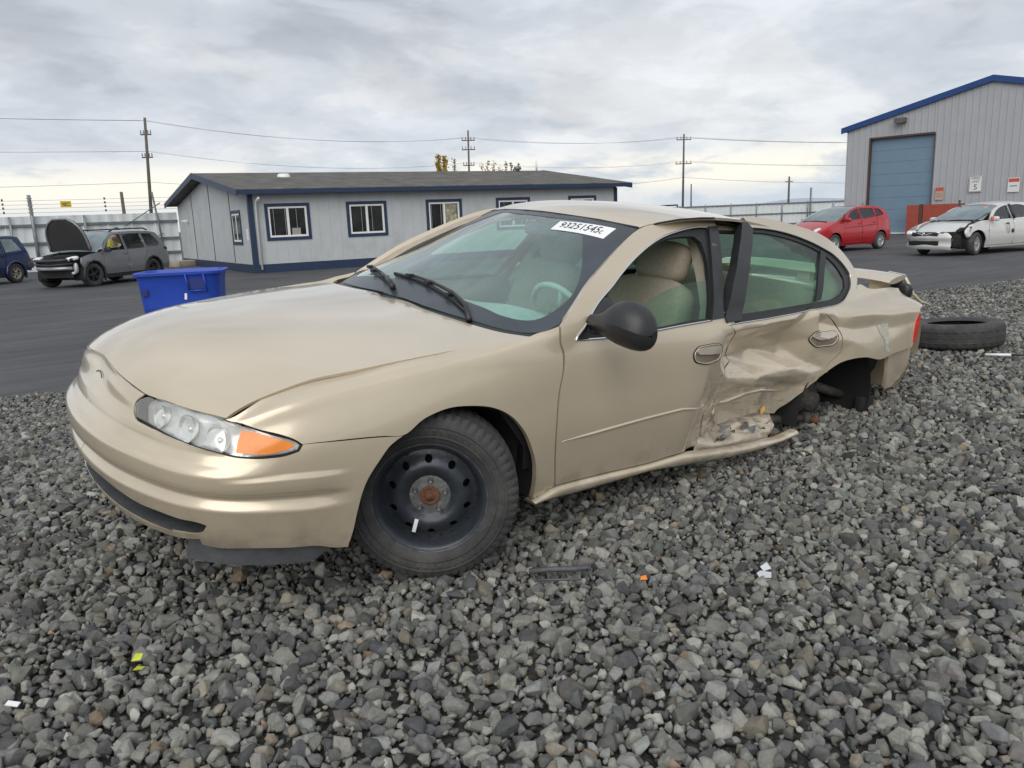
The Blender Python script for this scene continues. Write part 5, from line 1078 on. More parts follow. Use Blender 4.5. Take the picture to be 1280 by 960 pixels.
for x,z in ((-.30,.86),(-.45,.895),(-.62,.905),(-.72,.885),(-.77,.82),(-.76,.70),(-.70,.60)):
    y=np.linspace(-.72,.72,24); zz=z+.03*np.exp(-((y-.37)/.22)**2)*(1 if x<-.5 else 0); X.append(np.stack([np.full(24,x),y,zz],1))
b.grid(np.array(X)); b.build('dashboard',M['dash'],car)
b=MB(); a=np.linspace(0,2*PI,28,endpoint=False); r=rotm(y=R(-62)); c=Vector((-.90,.37,.86))
ring=[c+r@Vector((.185*math.cos(w),.185*math.sin(w),0)) for w in a]; b.tube(ring,.014,8,closed=True)
for w in (R(20),R(160),R(270)): b.tube([c+r@Vector((.05*math.cos(w),.05*math.sin(w),-.02)),c+r@Vector((.18*math.cos(w),.18*math.sin(w),0))],.012,6)
b.lathe([(0,-.0),(.055,-.004),(.065,-.03)],16); k=len(b.v)-48; b.v[k:]=[tuple(c+r@Vector(p)) for p in b.v[k:]]; b.tube([c,c+Vector((.2,0,-.1))],.03,8)
b.build('steering_wheel',M['dash'],car)
b=MB(); yy=np.linspace(-.54,.54,16); xx=np.linspace(-1.12,-2.4,14); X=np.array([[ (x,y,float(T(x,y))-.03) for y in yy] for x in xx]); b.grid(X); b.build('headliner',M['interior'],car)
for mir in (1,-1):
    b=MB(); X=np.array([[tuple(lift(P,-.09 if (mir<0 or s<10.4) else -.24)(np.array(s),np.array(v))*np.array([1,mir,1])) for v in (2.5,4,5.5,6.6,7.0)] for s in np.linspace(9.2,14.5,20)]); b.grid(X); b.build('door_card',M['interior'],car)
b=MB(); b.tube([topf(-1.06,0)-np.array([0,0,.02]),topf(-1.02,0)-np.array([0,0,.06])],.008,6); b.box(Vector(topf(-1.03,0))-Vector((.03,0,.075)),(.03,.24,.065),bev=.012); b.build('rear_view_mirror',M['grey_plastic'],car)
for y in(.37,-.37):
    b=MB(); X=np.array([[tuple(topf(x,yy_)-np.array([0,0,.035])) for yy_ in np.linspace(y-.17,y+.17,6)] for x in (-1.02,-1.12,-1.2)]); b.grid(X); b.build('sun_visor',M['interior'],car)
# tail: deck lid, spoiler, lamps, rear bumper ------------------
def deckf(x,y):
    x=np.asarray(x,float);y=np.asarray(y,float); return np.stack([x,y,np.interp(x,[-3.75,-3.6,-3.3,-3.05],[.985,1.0,1.005,.99])-.10*y*y],-1)
deck=patch('trunk_lid',[(-3.08,0),(-3.07,.4),(-3.05,.60),(-3.3,.62),(-3.55,.60),(-3.68,.5),(-3.74,.25),(-3.75,0)],deckf,.04,.06,.06,car,M['paint_worn'],weld_y0=True,thick=.01,gap=0,ref=(-3.3,0,0))
b=MB()
sp=[]
for t in np.linspace(-1,1,25):
    y=t*.66; x=-3.60+.10*abs(t)**2; z=1.075-.03*abs(t)**4+(.035*max(0,t)**2)
    a=np.linspace(0,2*PI,12,endpoint=False); sp.append(np.stack([x+.11*np.cos(a),np.full(12,y),z+.020*np.sin(a)+.035*np.cos(a)*-.6],1))
sp=np.array(sp); sp=np.concatenate([sp,sp[:,:1]],1); b.grid(sp); b.add([tuple(p) for p in sp[0][:-1]],[tuple(range(12))]); b.add([tuple(p) for p in sp[-1][:-1]],[tuple(range(12))])
for y in(-.52,.0,.52): b.box((-3.57,y,1.03),(.10,.10,.08),bev=.01)
spo=b.build('spoiler',M['paint'],car)
patch('tail_light',D['tail'],lift(PL,.004),.012,.03,.08,car,M['red_lens'],gap=0,thick=.02)
patch('tail_light',[(16.6,5.6),(17.4,5.6),(17.6,4.2),(16.8,4.1)],lift(P,.004),.03,.06,.12,car,M['red_lens'],gap=0,thick=.02,mirror='only')
b=MB(); X=np.array([[tuple(P(np.array(s),np.array(v))) for v in np.linspace(3.3,6.9,14)] for s in np.linspace(17.2,22.8,50)]); b.grid(X); b.build('rear_panel',M['paint'],car)
# bent strip of trunk trim and black mass at the right rear corner
b=MB(); b.tube([(-3.70,.50,1.105),(-3.75,.585,1.092),(-3.755,.618,1.045),(-3.78,.648,.985),(-3.85,.676,.937),(-3.95,.70,.915)],[.012,.014,.014,.012,.010,.005],7); b.build('bent_trim',M['paint'],car)
b=MB(); b.grid(superbox((-3.71,.52,1.06),(.10,.14,.09),.6)); b.grid(superbox((-3.73,.60,1.0),(.08,.12,.10),.6)); b.build('torn_liner',M['black_plastic'],car)
# rear bumper remnant
rb=patch('rear_bumper',[(15.46,3.55),(15.62,3.68),(16.15,3.72),(16.30,3.75),(16.30,2.6),(16.22,2.1),(16.0,1.85),(15.55,1.80),(15.48,2.6)],lift(P,-.03),.02,.05,.1,car,M['paint_worn'],gap=0,thick=.02,post=lambda X,UV,n:X+n*(.008*np.sin(UV[:,0]*5+UV[:,1]*2.5))[:,None],ang=20)
b=MB(); X=np.array([[tuple(lift(P,-.05)(np.array(s),np.array(v))) for v in np.linspace(.6,3.4,8)] for s in np.linspace(17.2,22.8,40)]); b.grid(X); b.build('rear_bumper',M['paint'],car)
b=MB(); b.box((-3.15,.76,.335),(.16,.05,.09),bev=.01); b.build('bumper_bracket',M['dark'],car)
# exposed rear suspension
b=MB()
b.tube([(-2.62,.56,.92),(-2.60,.60,.62),(-2.60,.64,.40)],[.035,.035,.022],12); b.tube([(-2.60,.62,.62),(-2.60,.63,.47)],[.055,.05],12)
b.build('strut',M['steel_dark'],car)
b=MB(); a=np.linspace(0,9*2*PI,120); b.tube([(-2.61+.07*math.cos(w),.59+.07*math.sin(w),.60+.26*w/(18*PI)) for w in a],.008,6); b.build('coil_spring',M['steel_dark'],car)
b=MB(); b.tube([(-2.15,.70,.34),(-2.40,.68,.30),(-2.66,.66,.27)],.024,10); b.lathe([(.012,-.035),(.04,-.035),(.04,.035),(.012,.035)],16,'y',(-2.66,.67,.27)); b.build('trailing_arm',M['steel_dark'],car)
b=MB(); b.lathe([(.0,-.03),(.020,-.03),(.024,.0),(.014,.03),(0,.03)],12,'y',(-2.66,.72,.275)); b.build('arm_bolt',M['rust'],car)
b=MB(); b.tube([(-2.2,.72,.235),(-2.45,.74,.215),(-2.58,.74,.21)],.018,8); b.build('brake_pipe',M['rust'],car)
b=MB(); b.tube([(-2.60,.60,.36),(-2.70,.10,.36)],.026,10); b.tube([(-2.78,.60,.36),(-2.80,.10,.36)],.022,10); b.tube([(-2.9,.55,.42),(-3.12,.62,.36)],.03,10); b.build('lateral_link',M['steel_dark'],car)
b=MB(); b.lathe([(0,-.05),(.10,-.05),(.11,-.02),(.11,.02),(.06,.035),(.06,.07),(0,.075)],24,'y',(-2.72,.60,.36)); b.build('wheel_hub',M['steel_dark'],car)
# wheels ------------------------------------------------------
def tyre_mb(r=.314,w=.205,rim=.193,n=180,tread=True):
    b=MB(); h=w/2
    prof=[(rim,-h*.80),(rim+.012,-h*.92),(rim+.03,-h*.99),((rim+r)/2,-h*1.06),(r-.035,-h*1.0),(r-.014,-h*.90),(r-.004,-h*.74),(r-.0,-h*.45),(r,-h*.15),(r,h*.15),(r-.0,h*.45),(r-.004,h*.74),(r-.014,h*.90),(r-.035,h*1.0),((rim+r)/2,h*1.06),(rim+.03,h*.99),(rim+.012,h*.92),(rim,h*.80)]
    X=[]
    for j,(q,y) in enumerate(prof):
        a=np.linspace(0,2*PI,n,endpoint=False); rr=np.full(n,q)
        if tread and 4<=j<=13:
            k=np.arange(n)+(2 if j in(7,8,10) else 0); cut=(k%3==0)
            rr=np.where(cut,rr-(.009 if j in(4,5,6,7,10,11,12,13) else .004),rr)
        X.append(np.stack([rr*np.cos(a),np.full(n,y),rr*np.sin(a)],1))
    X=np.array(X); X=np.concatenate([X,X[:,:1]],1); b.grid(X)
    # circumferential grooves and sidewall rings
    return b
def steel_wheel(parent):
    root=parent
    b=tyre_mb(); t=autosmooth(b.build('tyre',M['rubber'],root),28)
    # raised sidewall bands
    s=MB()
    for rr in (.232,.268): s.lathe([(rr-.004,.1075),(rr,.1105),(rr+.004,.1075)],64,'y')
    s.build('sidewall_band',M['rubber'],t)
    b=MB(); b.lathe([(.193,-.085),(.197,-.09),(.193,-.075),(.183,-.06),(.169,-.02),(.169,.045),(.179,.062),(.186,.080),(.199,.090),(.206,.088),(.204,.082)],72,'y')
    rim=b.build('rim',M['steel_black'],root)
    b=MB(); b.lathe([(.1995,.0905),(.2025,.0925),(.2055,.0895)],72,'y'); b.lathe([(.1715,.0465),(.174,.0485),(.177,.056)],72,'y'); b.build('rim_edge',M['lip'],root)
    # dished disc with ten round vents
    def disc(x,z):
        r=np.hypot(x,z); y=np.interp(r,[0,.030,.036,.074,.085,.106,.128,.155,.172],[.052,.052,.046,.046,.060,.068,.060,.036,.032]); return np.stack([x,y,z],-1)
    circ=lambda cx,cz,r,n: [(cx+r*math.cos(2*PI*k/n),cz+r*math.sin(2*PI*k/n)) for k in range(n)]
    holes=[circ(.136*math.cos(2*PI*(k+.35)/10),.136*math.sin(2*PI*(k+.35)/10),.0135,12) for k in range(10)]+[circ(.056*math.cos(2*PI*(k+.5)/5),.056*math.sin(2*PI*(k+.5)/5),.006,8) for k in range(5)]
    patch('wheel_disc',circ(0,0,.172,72),disc,.012,.012,.012,root,M['steel_black'],holes=holes,thick=.004,gap=0,ref=(0,-1,0),smooth=False)
    b=MB(); b.lathe([(.024,.050),(.072,.0485)],24,'y'); 
    b.build('hub_plate',M['steel'],root)
    b=MB(); b.lathe([(.034,.046),(.034,.060),(.029,.064),(.026,.060),(.018,.062),(.014,.070),(0,.072)],24,'y'); b.build('hub_centre',M['rust'],root)
    for k in range(5):
        w=2*PI*(k+.0)/5+.3; c=(.056*math.cos(w),0,.056*math.sin(w)); b=MB(); b.lathe([(.0105,.046),(.0105,.062),(.008,.066),(.006,.076),(0,.077)],6,'y',c,smooth=False); b.build('lug_nut',M['steel'],root)
    b=MB(); b.lathe([(0,0),(.17,0),(.17,.01),(0,.01)],32,'y',(0,-.03,0)); b.build('brake_disc',M['dark'],root)
    b=MB(); b.box((.045,.068,-.112),(.014,.008,.05),rot=rotm(y=R(-10)),bev=.002); b.build('wheel_weight',M['white'],root)
def wheel(x,y,z,steer,camber=0,flip=False):
    e=bpy.data.objects.new('front_wheel',None); COL.objects.link(e); e.parent=car; e.location=(x,y,z); e.empty_display_size=.2
    e.rotation_euler=(R(camber),0,R(steer)+(PI if flip else 0)); steel_wheel(e); return e
fw=wheel(0.014,.735,.345,-36,0); wheel(0,-.735,.32,-31,0,True); 
w3=wheel(-2.72,-.775,.32,0,0,True); w3.name='rear_wheel'
# ------------------------------------------------------------------ loose tyre, tub, debris
def ground_pt(x,y): return (x,y,float(gravel_z(x,y)))
lt=empty('loose_tyre','black tyre lying flat on the gravel behind the rear of the beige sedan','tyre',(-5.42,.43,float(gravel_z(-5.42,.43))+.125))
b=MB(); t=tyre_mb(r=.35,w=.195,rim=.215,n=96,tread=True); rx_=rotm(x=PI/2+R(3)); t.v=[tuple(rx_@Vector(p)) for p in t.v]; t.build('tyre_body',M['rubber'],lt)
b=MB(); 
for h in (-.045,.0,.045): b.lathe([(.3495,h-.004),(.3525,h),(.3495,h+.004)],72,'z')
b.v=[tuple(rotm(x=R(3))@Vector(p)) for p in b.v]; b.build('tread_rib',M['rubber'],lt)['kind']='stuff'
for i in range(22):
    a=random.random()*2*PI; r=.19*math.sqrt(random.random()); ob=bpy.data.objects.new('stone',RM[i%len(RM)]); COL.objects.link(ob); ob.parent=lt; ob.location=(r*math.cos(a),r*math.sin(a),-.04); ob.scale=(.035,)*3; ob.rotation_euler=(random.random()*6,random.random(),random.random()*6)
# blue tub -------------------------------------------------
BLUE=mat('blue_polyethylene',(.016,.060,.40),.42,0,.10,3,.05,20,dirt=(.02,.05,.25),dscale=2,drange=(.5,.8))
TC=CAMP+RIGHT*((238-640)/969.4*11.9)+FWD*11.9
ta=math.atan2(RIGHT.y,RIGHT.x)
tub=empty('plastic_tub','big royal blue plastic tub standing on the asphalt behind the sedan hood','tub',(TC.x,TC.y,ZA),ta+R(11))
def rring(a,b_,r,z,n=9):
    out=[]
    for cx,cy,w0 in ((a-r,b_-r,0),(-a+r,b_-r,90),(-a+r,-b_+r,180),(a-r,-b_+r,270)):
        for k in range(n): w=R(w0+90*k/(n-1)); out.append((cx+r*math.cos(w),cy+r*math.sin(w),z))
    return out
rings=[rring(.50,.36,.16,.0),rring(.52,.38,.17,.42),rring(.545,.405,.17,.425),rring(.575,.43,.18,.80),rring(.60,.455,.19,.86),rring(.625,.48,.20,.86),rring(.628,.483,.20,.895),rring(.60,.455,.19,.905),rring(.575,.43,.18,.86),rring(.53,.39,.17,.2),rring(.50,.36,.16,.08)]
rings=[[(x,y,z*1.09) for x,y,z in r] for r in rings]; X=np.array(rings); X=np.concatenate([X,X[:,:1]],1); b=MB(); b.grid(X); b.add([tuple(p) for p in rings[0]],[tuple(range(36))[::-1]]); b.add([tuple(p) for p in rings[-1]],[tuple(range(36))]); autosmooth(b.build('tub_body',BLUE,tub),40)
b=MB(); 
for x0 in (.13,.38): b.tube([(x0,-.478,.94),(x0+.03,-.46,.70)],.012,6)
b.tube([(.16,-.46,.70),(.41,-.46,.70)],.014,6); b.build('handle_bracket',BLUE,tub)
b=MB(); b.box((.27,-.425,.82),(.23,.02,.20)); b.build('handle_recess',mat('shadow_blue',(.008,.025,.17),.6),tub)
b=MB(); b.box((.10,-.432,.62),(.035,.006,.09),rot=rotm(y=R(6))); b.build('white_tag',M['white'],tub)
b=MB(); b.box((-.46,-.434,.70),(.09,.012,.085)); b.build('moulded_plate',mat('dark_blue_plate',(.008,.02,.12),.5),tub)
# debris ---------------------------------------------------
def deb(name,label,x,y,fn,m,h=.02,rz=0):
    b=MB(); fn(b); o=b.build(name,m); o.location=(x,y,float(gravel_z(x,y))+h); o.rotation_euler=(0,0,rz); return tag(o,label,'debris')
az=math.atan2(RIGHT.y,RIGHT.x)
def f1(b):
    b.tube([(-.11,0,.03),(-.04,0,.035),(.05,0,.033),(.11,.01,.028)],.010,6); b.tube([(-.09,-.05,.02),(.07,-.055,.02)],.004,5)
    for q in (-.10,-.05,.02,.10): b.tube([(q,0,.03),(q+.01,-.05,.015)],.004,5)
    b.box((0,.004,.036),(.20,.022,.006),bev=.002)
deb('plastic_bracket','dark grey broken plastic bracket lying on the gravel below the front door',-.30,1.12,f1,M['grey_plastic'],.02,az)
def f2(b):
    b.add([(-.030,-.01,.012),(.01,-.024,.010),(.032,.006,.014),(.0,.026,.018),(-.02,.018,.016)],[(0,1,2,3,4)]); b.add([(.010,.02,.016),(.045,.024,.018),(.036,.042,.036),(.004,.034,.028)],[(0,1,2,3)]); b.add([(-.030,-.01,.0),(.01,-.024,.0),(.032,.006,.0),(.0,.026,.0)],[(0,1,2,3)])
deb('lamp_fragment','shiny white and silver lamp fragment on the gravel right of centre',-.835,1.60,f2,mat('lamp_shard',(.62,.63,.64),.2,.3),.012,az+.3)
def f3(b): b.add([(-.012,-.01,.03),(.014,-.006,.03),(.018,.008,.045),(-.008,.014,.04)],[(0,1,2,3)]); b.add([(-.012,-.01,.0),(.014,-.006,.0),(.018,.008,.0),(-.008,.014,.0)],[(3,2,1,0)])
deb('yellow_scrap','small yellow green plastic scrap on the gravel at lower left',1.0,.69,f3,mat('yellow_scrap',(.50,.55,.02),.5),.02,az)
def f4(b): b.box((0,0,.01),(.034,.016,.003),rot=rotm(.2,.2,0))
deb('white_scrap','small white scrap on the gravel at the lower left edge',1.31,.65,f4,M['white'],.03,az)
def f5(b): b.tube([(-.13,.10,.02),(.0,.0,.03)],.011,6); b.tube([(.0,0,.03),(.14,-.02,.03),(.3,.06,.03),(.5,.13,.02)],.008,6,mi=1)
def deb2(name,label,x,y,fn,mm,h,rz): 
    b=MB(); fn(b); o=b.build(name,mm); o.location=(x,y,float(gravel_z(x,y))+h); o.rotation_euler=(0,0,rz); return tag(o,label,'debris')
deb2('trim_piece','pale broken trim strip and black strap on the gravel right of the car',-5.0,.98,f5,[M['white'],M['black_plastic']],.03,az)
def f6(b): b.grid(superbox((0,0,.05),(.16,.12,.12),.6)); b.grid(superbox((.08,.05,.03),(.14,.1,.08),.7))
deb('black_lump','crumpled black plastic lump on the gravel at the far right edge',-7.6,.36,f6,M['black_plastic'],.0,az)
def f7(b): b.lathe([(0,.0),(.012,.002),(.012,.012),(0,.014)],10,'z',(0,0,.02))
deb('orange_chip','tiny orange lens chip on the gravel below the rear door',-.47,1.36,lambda b:b.add([(-.012,-.006,.02),(.012,-.008,.022),(.01,.01,.03),(-.008,.009,.026)],[(0,1,2,3)]),M['amber'],.02,az)
# ------------------------------------------------------------------ vehicles in the yard
def vehicle(name,label,loc,heading,spec):
    """generic body: two profiled sides, a lofted centre strip split into panels, windows, wheels, lamps"""
    root=empty(name,label,spec.get('cat','car'),loc,R(heading)); Wd=spec['w']; prof=spec['profile']; zt=spec['widths']; x0,x1=prof[0][0],prof[-1][0]; pn=spec.get('plan',((.35,.10),(.55,.07)))
    zs=[a for a,_ in zt]; ws_=[a*Wd for _,a in zt]
    def S(x,z):
        x=np.asarray(x,float);z=np.asarray(z,float); y=np.interp(z,zs,ws_); (lf,kf),(lr,kr)=pn
        xm=max(p[0] for p in prof[:12]); xn=min(p[0] for p in prof)
        y=y*(1-kf*np.clip((x-(xm-lf))/lf,0,1)**2.2)*(1-kr*np.clip(((xn+lr)-x)/lr,0,1)**2.2); return y
    def F(x,z): x=np.asarray(x,float);z=np.asarray(z,float); return np.stack([x,S(x,z),z],-1)
    PM=spec['paint']; ref=((x0+x1)/2,0,.6)
    out={}
    for nm,poly,holes,m in spec['sides']:
        for mm in ((False,'only') if spec.get('both',True) else (False,)):
            o=patch(nm,poly,F,.05,.07,.07,root,m or PM,holes=holes,gap=.006,thick=.03,mirror=mm,ref=ref); out.setdefault(nm,[]).append(o)
    for nm,poly,off_,m in spec['glass']:
        for mm in ((False,'only') if spec.get('both',True) else (False,)):
            patch(nm,poly,lift_y(F,off_),.06,.1,.1,root,m,gap=0,thick=.01,mirror=mm,ref=ref)
    # centre strip
    q=np.linspace(-1,1,15)
    for nm,i0,i1,bulge,m in spec['strip']:
        pts=[]
        for i in range(i0,i1):
            for t in np.linspace(0,1,5)[:-1]: pts.append((prof[i][0]+(prof[i+1][0]-prof[i][0])*t,prof[i][1]+(prof[i+1][1]-prof[i][1])*t))
        pts.append(prof[i1]); b=MB(); X=[]
        for x,z in pts:
            w=float(S(x,z)); row=[]
            for a in q: row.append((x+bulge[0]*(1-a*a),a*w,z+bulge[1]*(1-a*a)-.02*abs(a)**8))
            X.append(row)
        b.grid(np.array(X)); b.build(nm,m or PM,root)
    b=MB(); xs=np.linspace(x0,x1,24); X=np.array([[(x,a*float(S(x,.45))*.93,.24+0*x) for a in (-1,0,1)] for x in np.linspace(spec['under'][0],spec['under'][1],12)]); b.grid(X)
    X=np.array([[(x,a*float(S(x,.45))*.80,h) for h in (.24,.75)] for x in np.linspace(spec['under'][0],spec['under'][1],12) for a in (1,)]); b.grid(X); b.grid(X*np.array([1,-1,1])); b.build('underbody',M['dark'],root)
    for wx in (0,-spec['wb']):
        for sg in (1,-1):
            wn='wheel'; e=bpy.data.objects.new(wn,None); COL.objects.link(e); e.parent=root; e.location=(wx,sg*spec['track'],spec['r']); e.rotation_euler=(0,0,(0 if sg>0 else PI)+(R(spec.get('steer',0)) if wx==0 else 0)); car_wheel(e,spec['r'],spec['rim'],spec['alloy'],spec.get('spokes',7))
            b=MB(); n=18; a=np.linspace(R(-20),R(200),n); rr=spec['r']*1.17; yo=float(S(wx,spec['r']))-.025
            Xw=np.stack([np.stack([wx+rr*np.cos(a),np.full(n,y*sg),spec['r']+rr*np.sin(a)],1) for y in (yo,yo-.35)],1); b.grid(Xw); b.add([tuple(p) for p in Xw[:,1]],[tuple(range(n))]); b.build('wheel_well',M['dark'],root)
    for nm,fn_,m in spec['extra']:
        b=MB(); fn_(b,S); b.build(nm,m,root)
    return root
def lift_y(F,o):
    def g(x,z): X=F(x,z).copy(); X[...,1]+=o; return X
    return g
ALLOY=mat('silver_alloy',(.55,.55,.55),.3,.8); DARKALLOY=mat('black_alloy',(.03,.03,.032),.35,.3); TANWHEEL=mat('tan_steel_wheel',(.40,.36,.28),.6,.2,.2,10)
CARGL=mat('car_window',(.018,.023,.024),.05,0,.7,1.5,spec=.75); CARWS=mat('car_windshield',(.16,.21,.22),.06,0,.3,1.2,spec=.7)
def car_wheel(root,r,rim,m,spokes):
    b=MB(); w=.105; b.lathe([(rim,-w),(r-.03,-w),(r,-w*.7),(r,w*.7),(r-.03,w),(rim+.02,w*1.02),(rim,w*.9)],36,'y'); b.build('tyre',M['rubber'],root)
    b=MB(); b.lathe([(rim,w*.85),(rim-.015,w*.9),(rim-.03,w*.6),(rim-.035,-.05)],36,'y'); b.lathe([(.0,w*.82),(.05,w*.8),(.06,w*.5)],16,'y')
    for k in range(spokes):
        a=2*PI*k/spokes; d=Vector((math.cos(a),0,math.sin(a))); t=Vector((-math.sin(a),0,math.cos(a)))
        p0,p1=d*.04+Vector((0,w*.72,0)),d*(rim-.015)+Vector((0,w*.78,0)); wd=.028*rim/.2
        b.add([p0-t*wd,p0+t*wd,p1+t*wd*.8,p1-t*wd*.8,p0-t*wd-Vector((0,.05,0)),p0+t*wd-Vector((0,.05,0)),p1+t*wd-Vector((0,.05,0)),p1-t*wd-Vector((0,.05,0))],[(0,1,2,3),(0,1,5,4),(2,3,7,6),(1,2,6,5),(3,0,4,7)])
    b.build('rim',m,root)
    b=MB(); b.lathe([(0,.02),(rim-.03,.02),(rim-.03,.0),(0,.0)],20,'y'); b.build('brake_disc',M['dark'],root)
def archpoly(cx,r,R_,n=9,a0=-28,a1=208): return [(cx+R_*math.cos(R(a)),r+R_*math.sin(R(a))) for a in np.linspace(a0,a1,n)]
def blk(c,d,rot=None,bev=.015): return lambda b,S: b.box(c,d,rot=rot,bev=bev)
BLK=M['black_plastic']
# --- red hatchback
RED=mat('red_car_paint',(.42,.010,.018),.25,.15,.05,3,coat=.7)
r_=.30; A0=archpoly(0,r_,.36); A1=archpoly(-2.5,r_,.36)
hatch_prof=[(.70,.22),(.80,.36),(.82,.52),(.76,.66),(.62,.76),(.30,.90),(-.05,1.02),(-.55,1.24),(-1.02,1.42),(-1.35,1.49),(-1.9,1.515),(-2.5,1.49),(-2.86,1.42),(-3.05,1.12),(-3.14,.85),(-3.18,.55),(-3.12,.28)]
def sd(prof,i0,i1,dz=-.015): return [(x,z+dz) for x,z in prof[i0:i1]]
hw=[(.2,.93),(.42,1.0),(.70,.995),(.92,.955),(1.05,.92),(1.5,.70)]
win1=[(-.62,1.05),(-.98,1.31),(-1.38,1.42),(-1.40,1.08)]; win2=[(-1.48,1.08),(-1.46,1.42),(-2.20,1.41),(-2.24,1.13)]; win3=[(-2.32,1.14),(-2.29,1.40),(-2.60,1.36),(-2.78,1.19)]; win0=[(-.26,1.01),(-.58,1.20),(-.56,1.04)]
vehicle('red_hatchback','small red five-door hatchback parked before the grey warehouse','' if 0 else (-23.95,-11.34,ZA),352,dict(w=.845,wb=2.5,track=.74,r=r_,rim=.20,alloy=ALLOY,spokes=9,paint=RED,profile=hatch_prof,widths=hw,plan=((.75,.22),(.55,.10)),under=(.6,-3.0),
 sides=[('front_fender',[(.70,.22)]+[(x-.01,z) for x,z in hatch_prof[1:4]]+sd(hatch_prof,4,8)+[(-.50,1.02),(-.44,.26)]+A0[::-1][0:0]+[(-.36,.22)]+A0[::-1][1:-1]+[(.36,.22)],[win0],None),
        ('front_door',[(-.45,.26),(-.51,1.02)]+[(-.62,1.235),(-1.02,1.40),(-1.43,1.475),(-1.45,.26)],[win1],None),
        ('rear_door',[(-1.46,.26),(-1.44,1.475),(-1.9,1.50),(-2.26,1.485),(-2.29,.80),(-2.15,.52),(-2.12,.26)],[win2],None),
        ('quarter_panel',[(-2.13,.26),(-2.16,.52),(-2.30,.80),(-2.27,1.485)]+sd(hatch_prof,11,17)+[(-2.90,.26)]+A1[1:-1][::1],[win3],None),
        ('sill',[(-.36,.20),(-.36,.255),(-2.14,.255),(-2.14,.20)],[],None)],
 glass=[('side_window',win0,-.02,CARGL),('side_window',win1,-.02,CARGL),('side_window',win2,-.02,CARGL),('side_window',win3,-.02,CARGL)],
 strip=[('front_bumper',0,4,(.10,0),None),('hood',4,6,(.06,.035),None),('windshield',6,9,(.10,.02),CARWS),('roof',9,12,(0,.03),None),('rear_window',12,13,(-.06,.0),CARGL),('tailgate',13,15,(-.08,0),None),('rear_bumper',15,16,(-.09,0),None)],
 extra=[('headlight',lambda b,S:b.grid(superbox((.64,.56,.74),(.34,.20,.16),.7,rot=rotm(0,R(25),R(-25)))),M['clear']),('headlight',lambda b,S:b.grid(superbox((.64,-.56,.74),(.34,.20,.16),.7,rot=rotm(0,R(25),R(25)))),M['clear']),
  ('headlight_reflector',lambda b,S:b.grid(superbox((.62,.55,.735),(.30,.17,.13),.7,rot=rotm(0,R(25),R(-25)))),M['white']),('tail_light',lambda b,S:b.grid(superbox((-3.02,.66,1.0),(.10,.14,.34),.6)),M['red_lens']),('tail_light',lambda b,S:b.grid(superbox((-3.02,-.66,1.0),(.10,.14,.34),.6)),M['red_lens']),
  ('side_mirror',lambda b,S:b.grid(superbox((-.55,.90,1.06),(.12,.20,.14),.6)),RED),('side_mirror',lambda b,S:b.grid(superbox((-.55,-.90,1.06),(.12,.20,.14),.6)),RED),
  ('grille',lambda b,S:b.box((.88,0,.42),(.05,.9,.16),bev=.02),BLK),('wiper',lambda b,S:b.tube([(.06,.5,1.03),(.02,0,1.06),(-.02,-.5,1.05)],.015,5),BLK),('antenna',lambda b,S:b.tube([(-2.5,0,1.51),(-2.62,0,1.60)],.012,5),BLK),('door_handle',lambda b,S:b.box((-1.33,.835,.92),(.14,.03,.03),bev=.008),RED),('door_handle',lambda b,S:b.box((-2.14,.83,.95),(.14,.03,.03),bev=.008),RED),('side_crease',lambda b,S:b.tube([(-.5,.842,.80),(-1.4,.838,.84),(-2.3,.825,.88)],.012,5),RED)]))
# --- white sedan, crashed at its left front
SIL=mat('silver_white_paint',(.62,.62,.60),.28,.2,.05,3,coat=.6)
r_=.325; A0=archpoly(0,r_,.39); A1=archpoly(-2.775,r_,.39)
sp_=[(.78,.20),(.86,.34),(.90,.50),(.88,.64),(.82,.72),(.55,.83),(.1,.93),(-.22,.99),(-.75,1.24),(-1.15,1.38),(-1.5,1.44),(-2.0,1.465),(-2.5,1.43),(-2.95,1.28),(-3.35,1.08),(-3.75,1.04),(-3.88,.8),(-3.9,.45),(-3.85,.28)]
sw=[(.2,.93),(.45,1.0),(.72,.995),(.92,.955),(1.02,.91),(1.46,.66)]
w1=[(-.62,.98),(-1.02,1.25),(-1.34,1.35),(-1.52,1.37),(-1.55,1.0)]; w2=[(-1.63,1.0),(-1.60,1.37),(-2.1,1.375),(-2.45,1.30),(-2.58,1.04)]
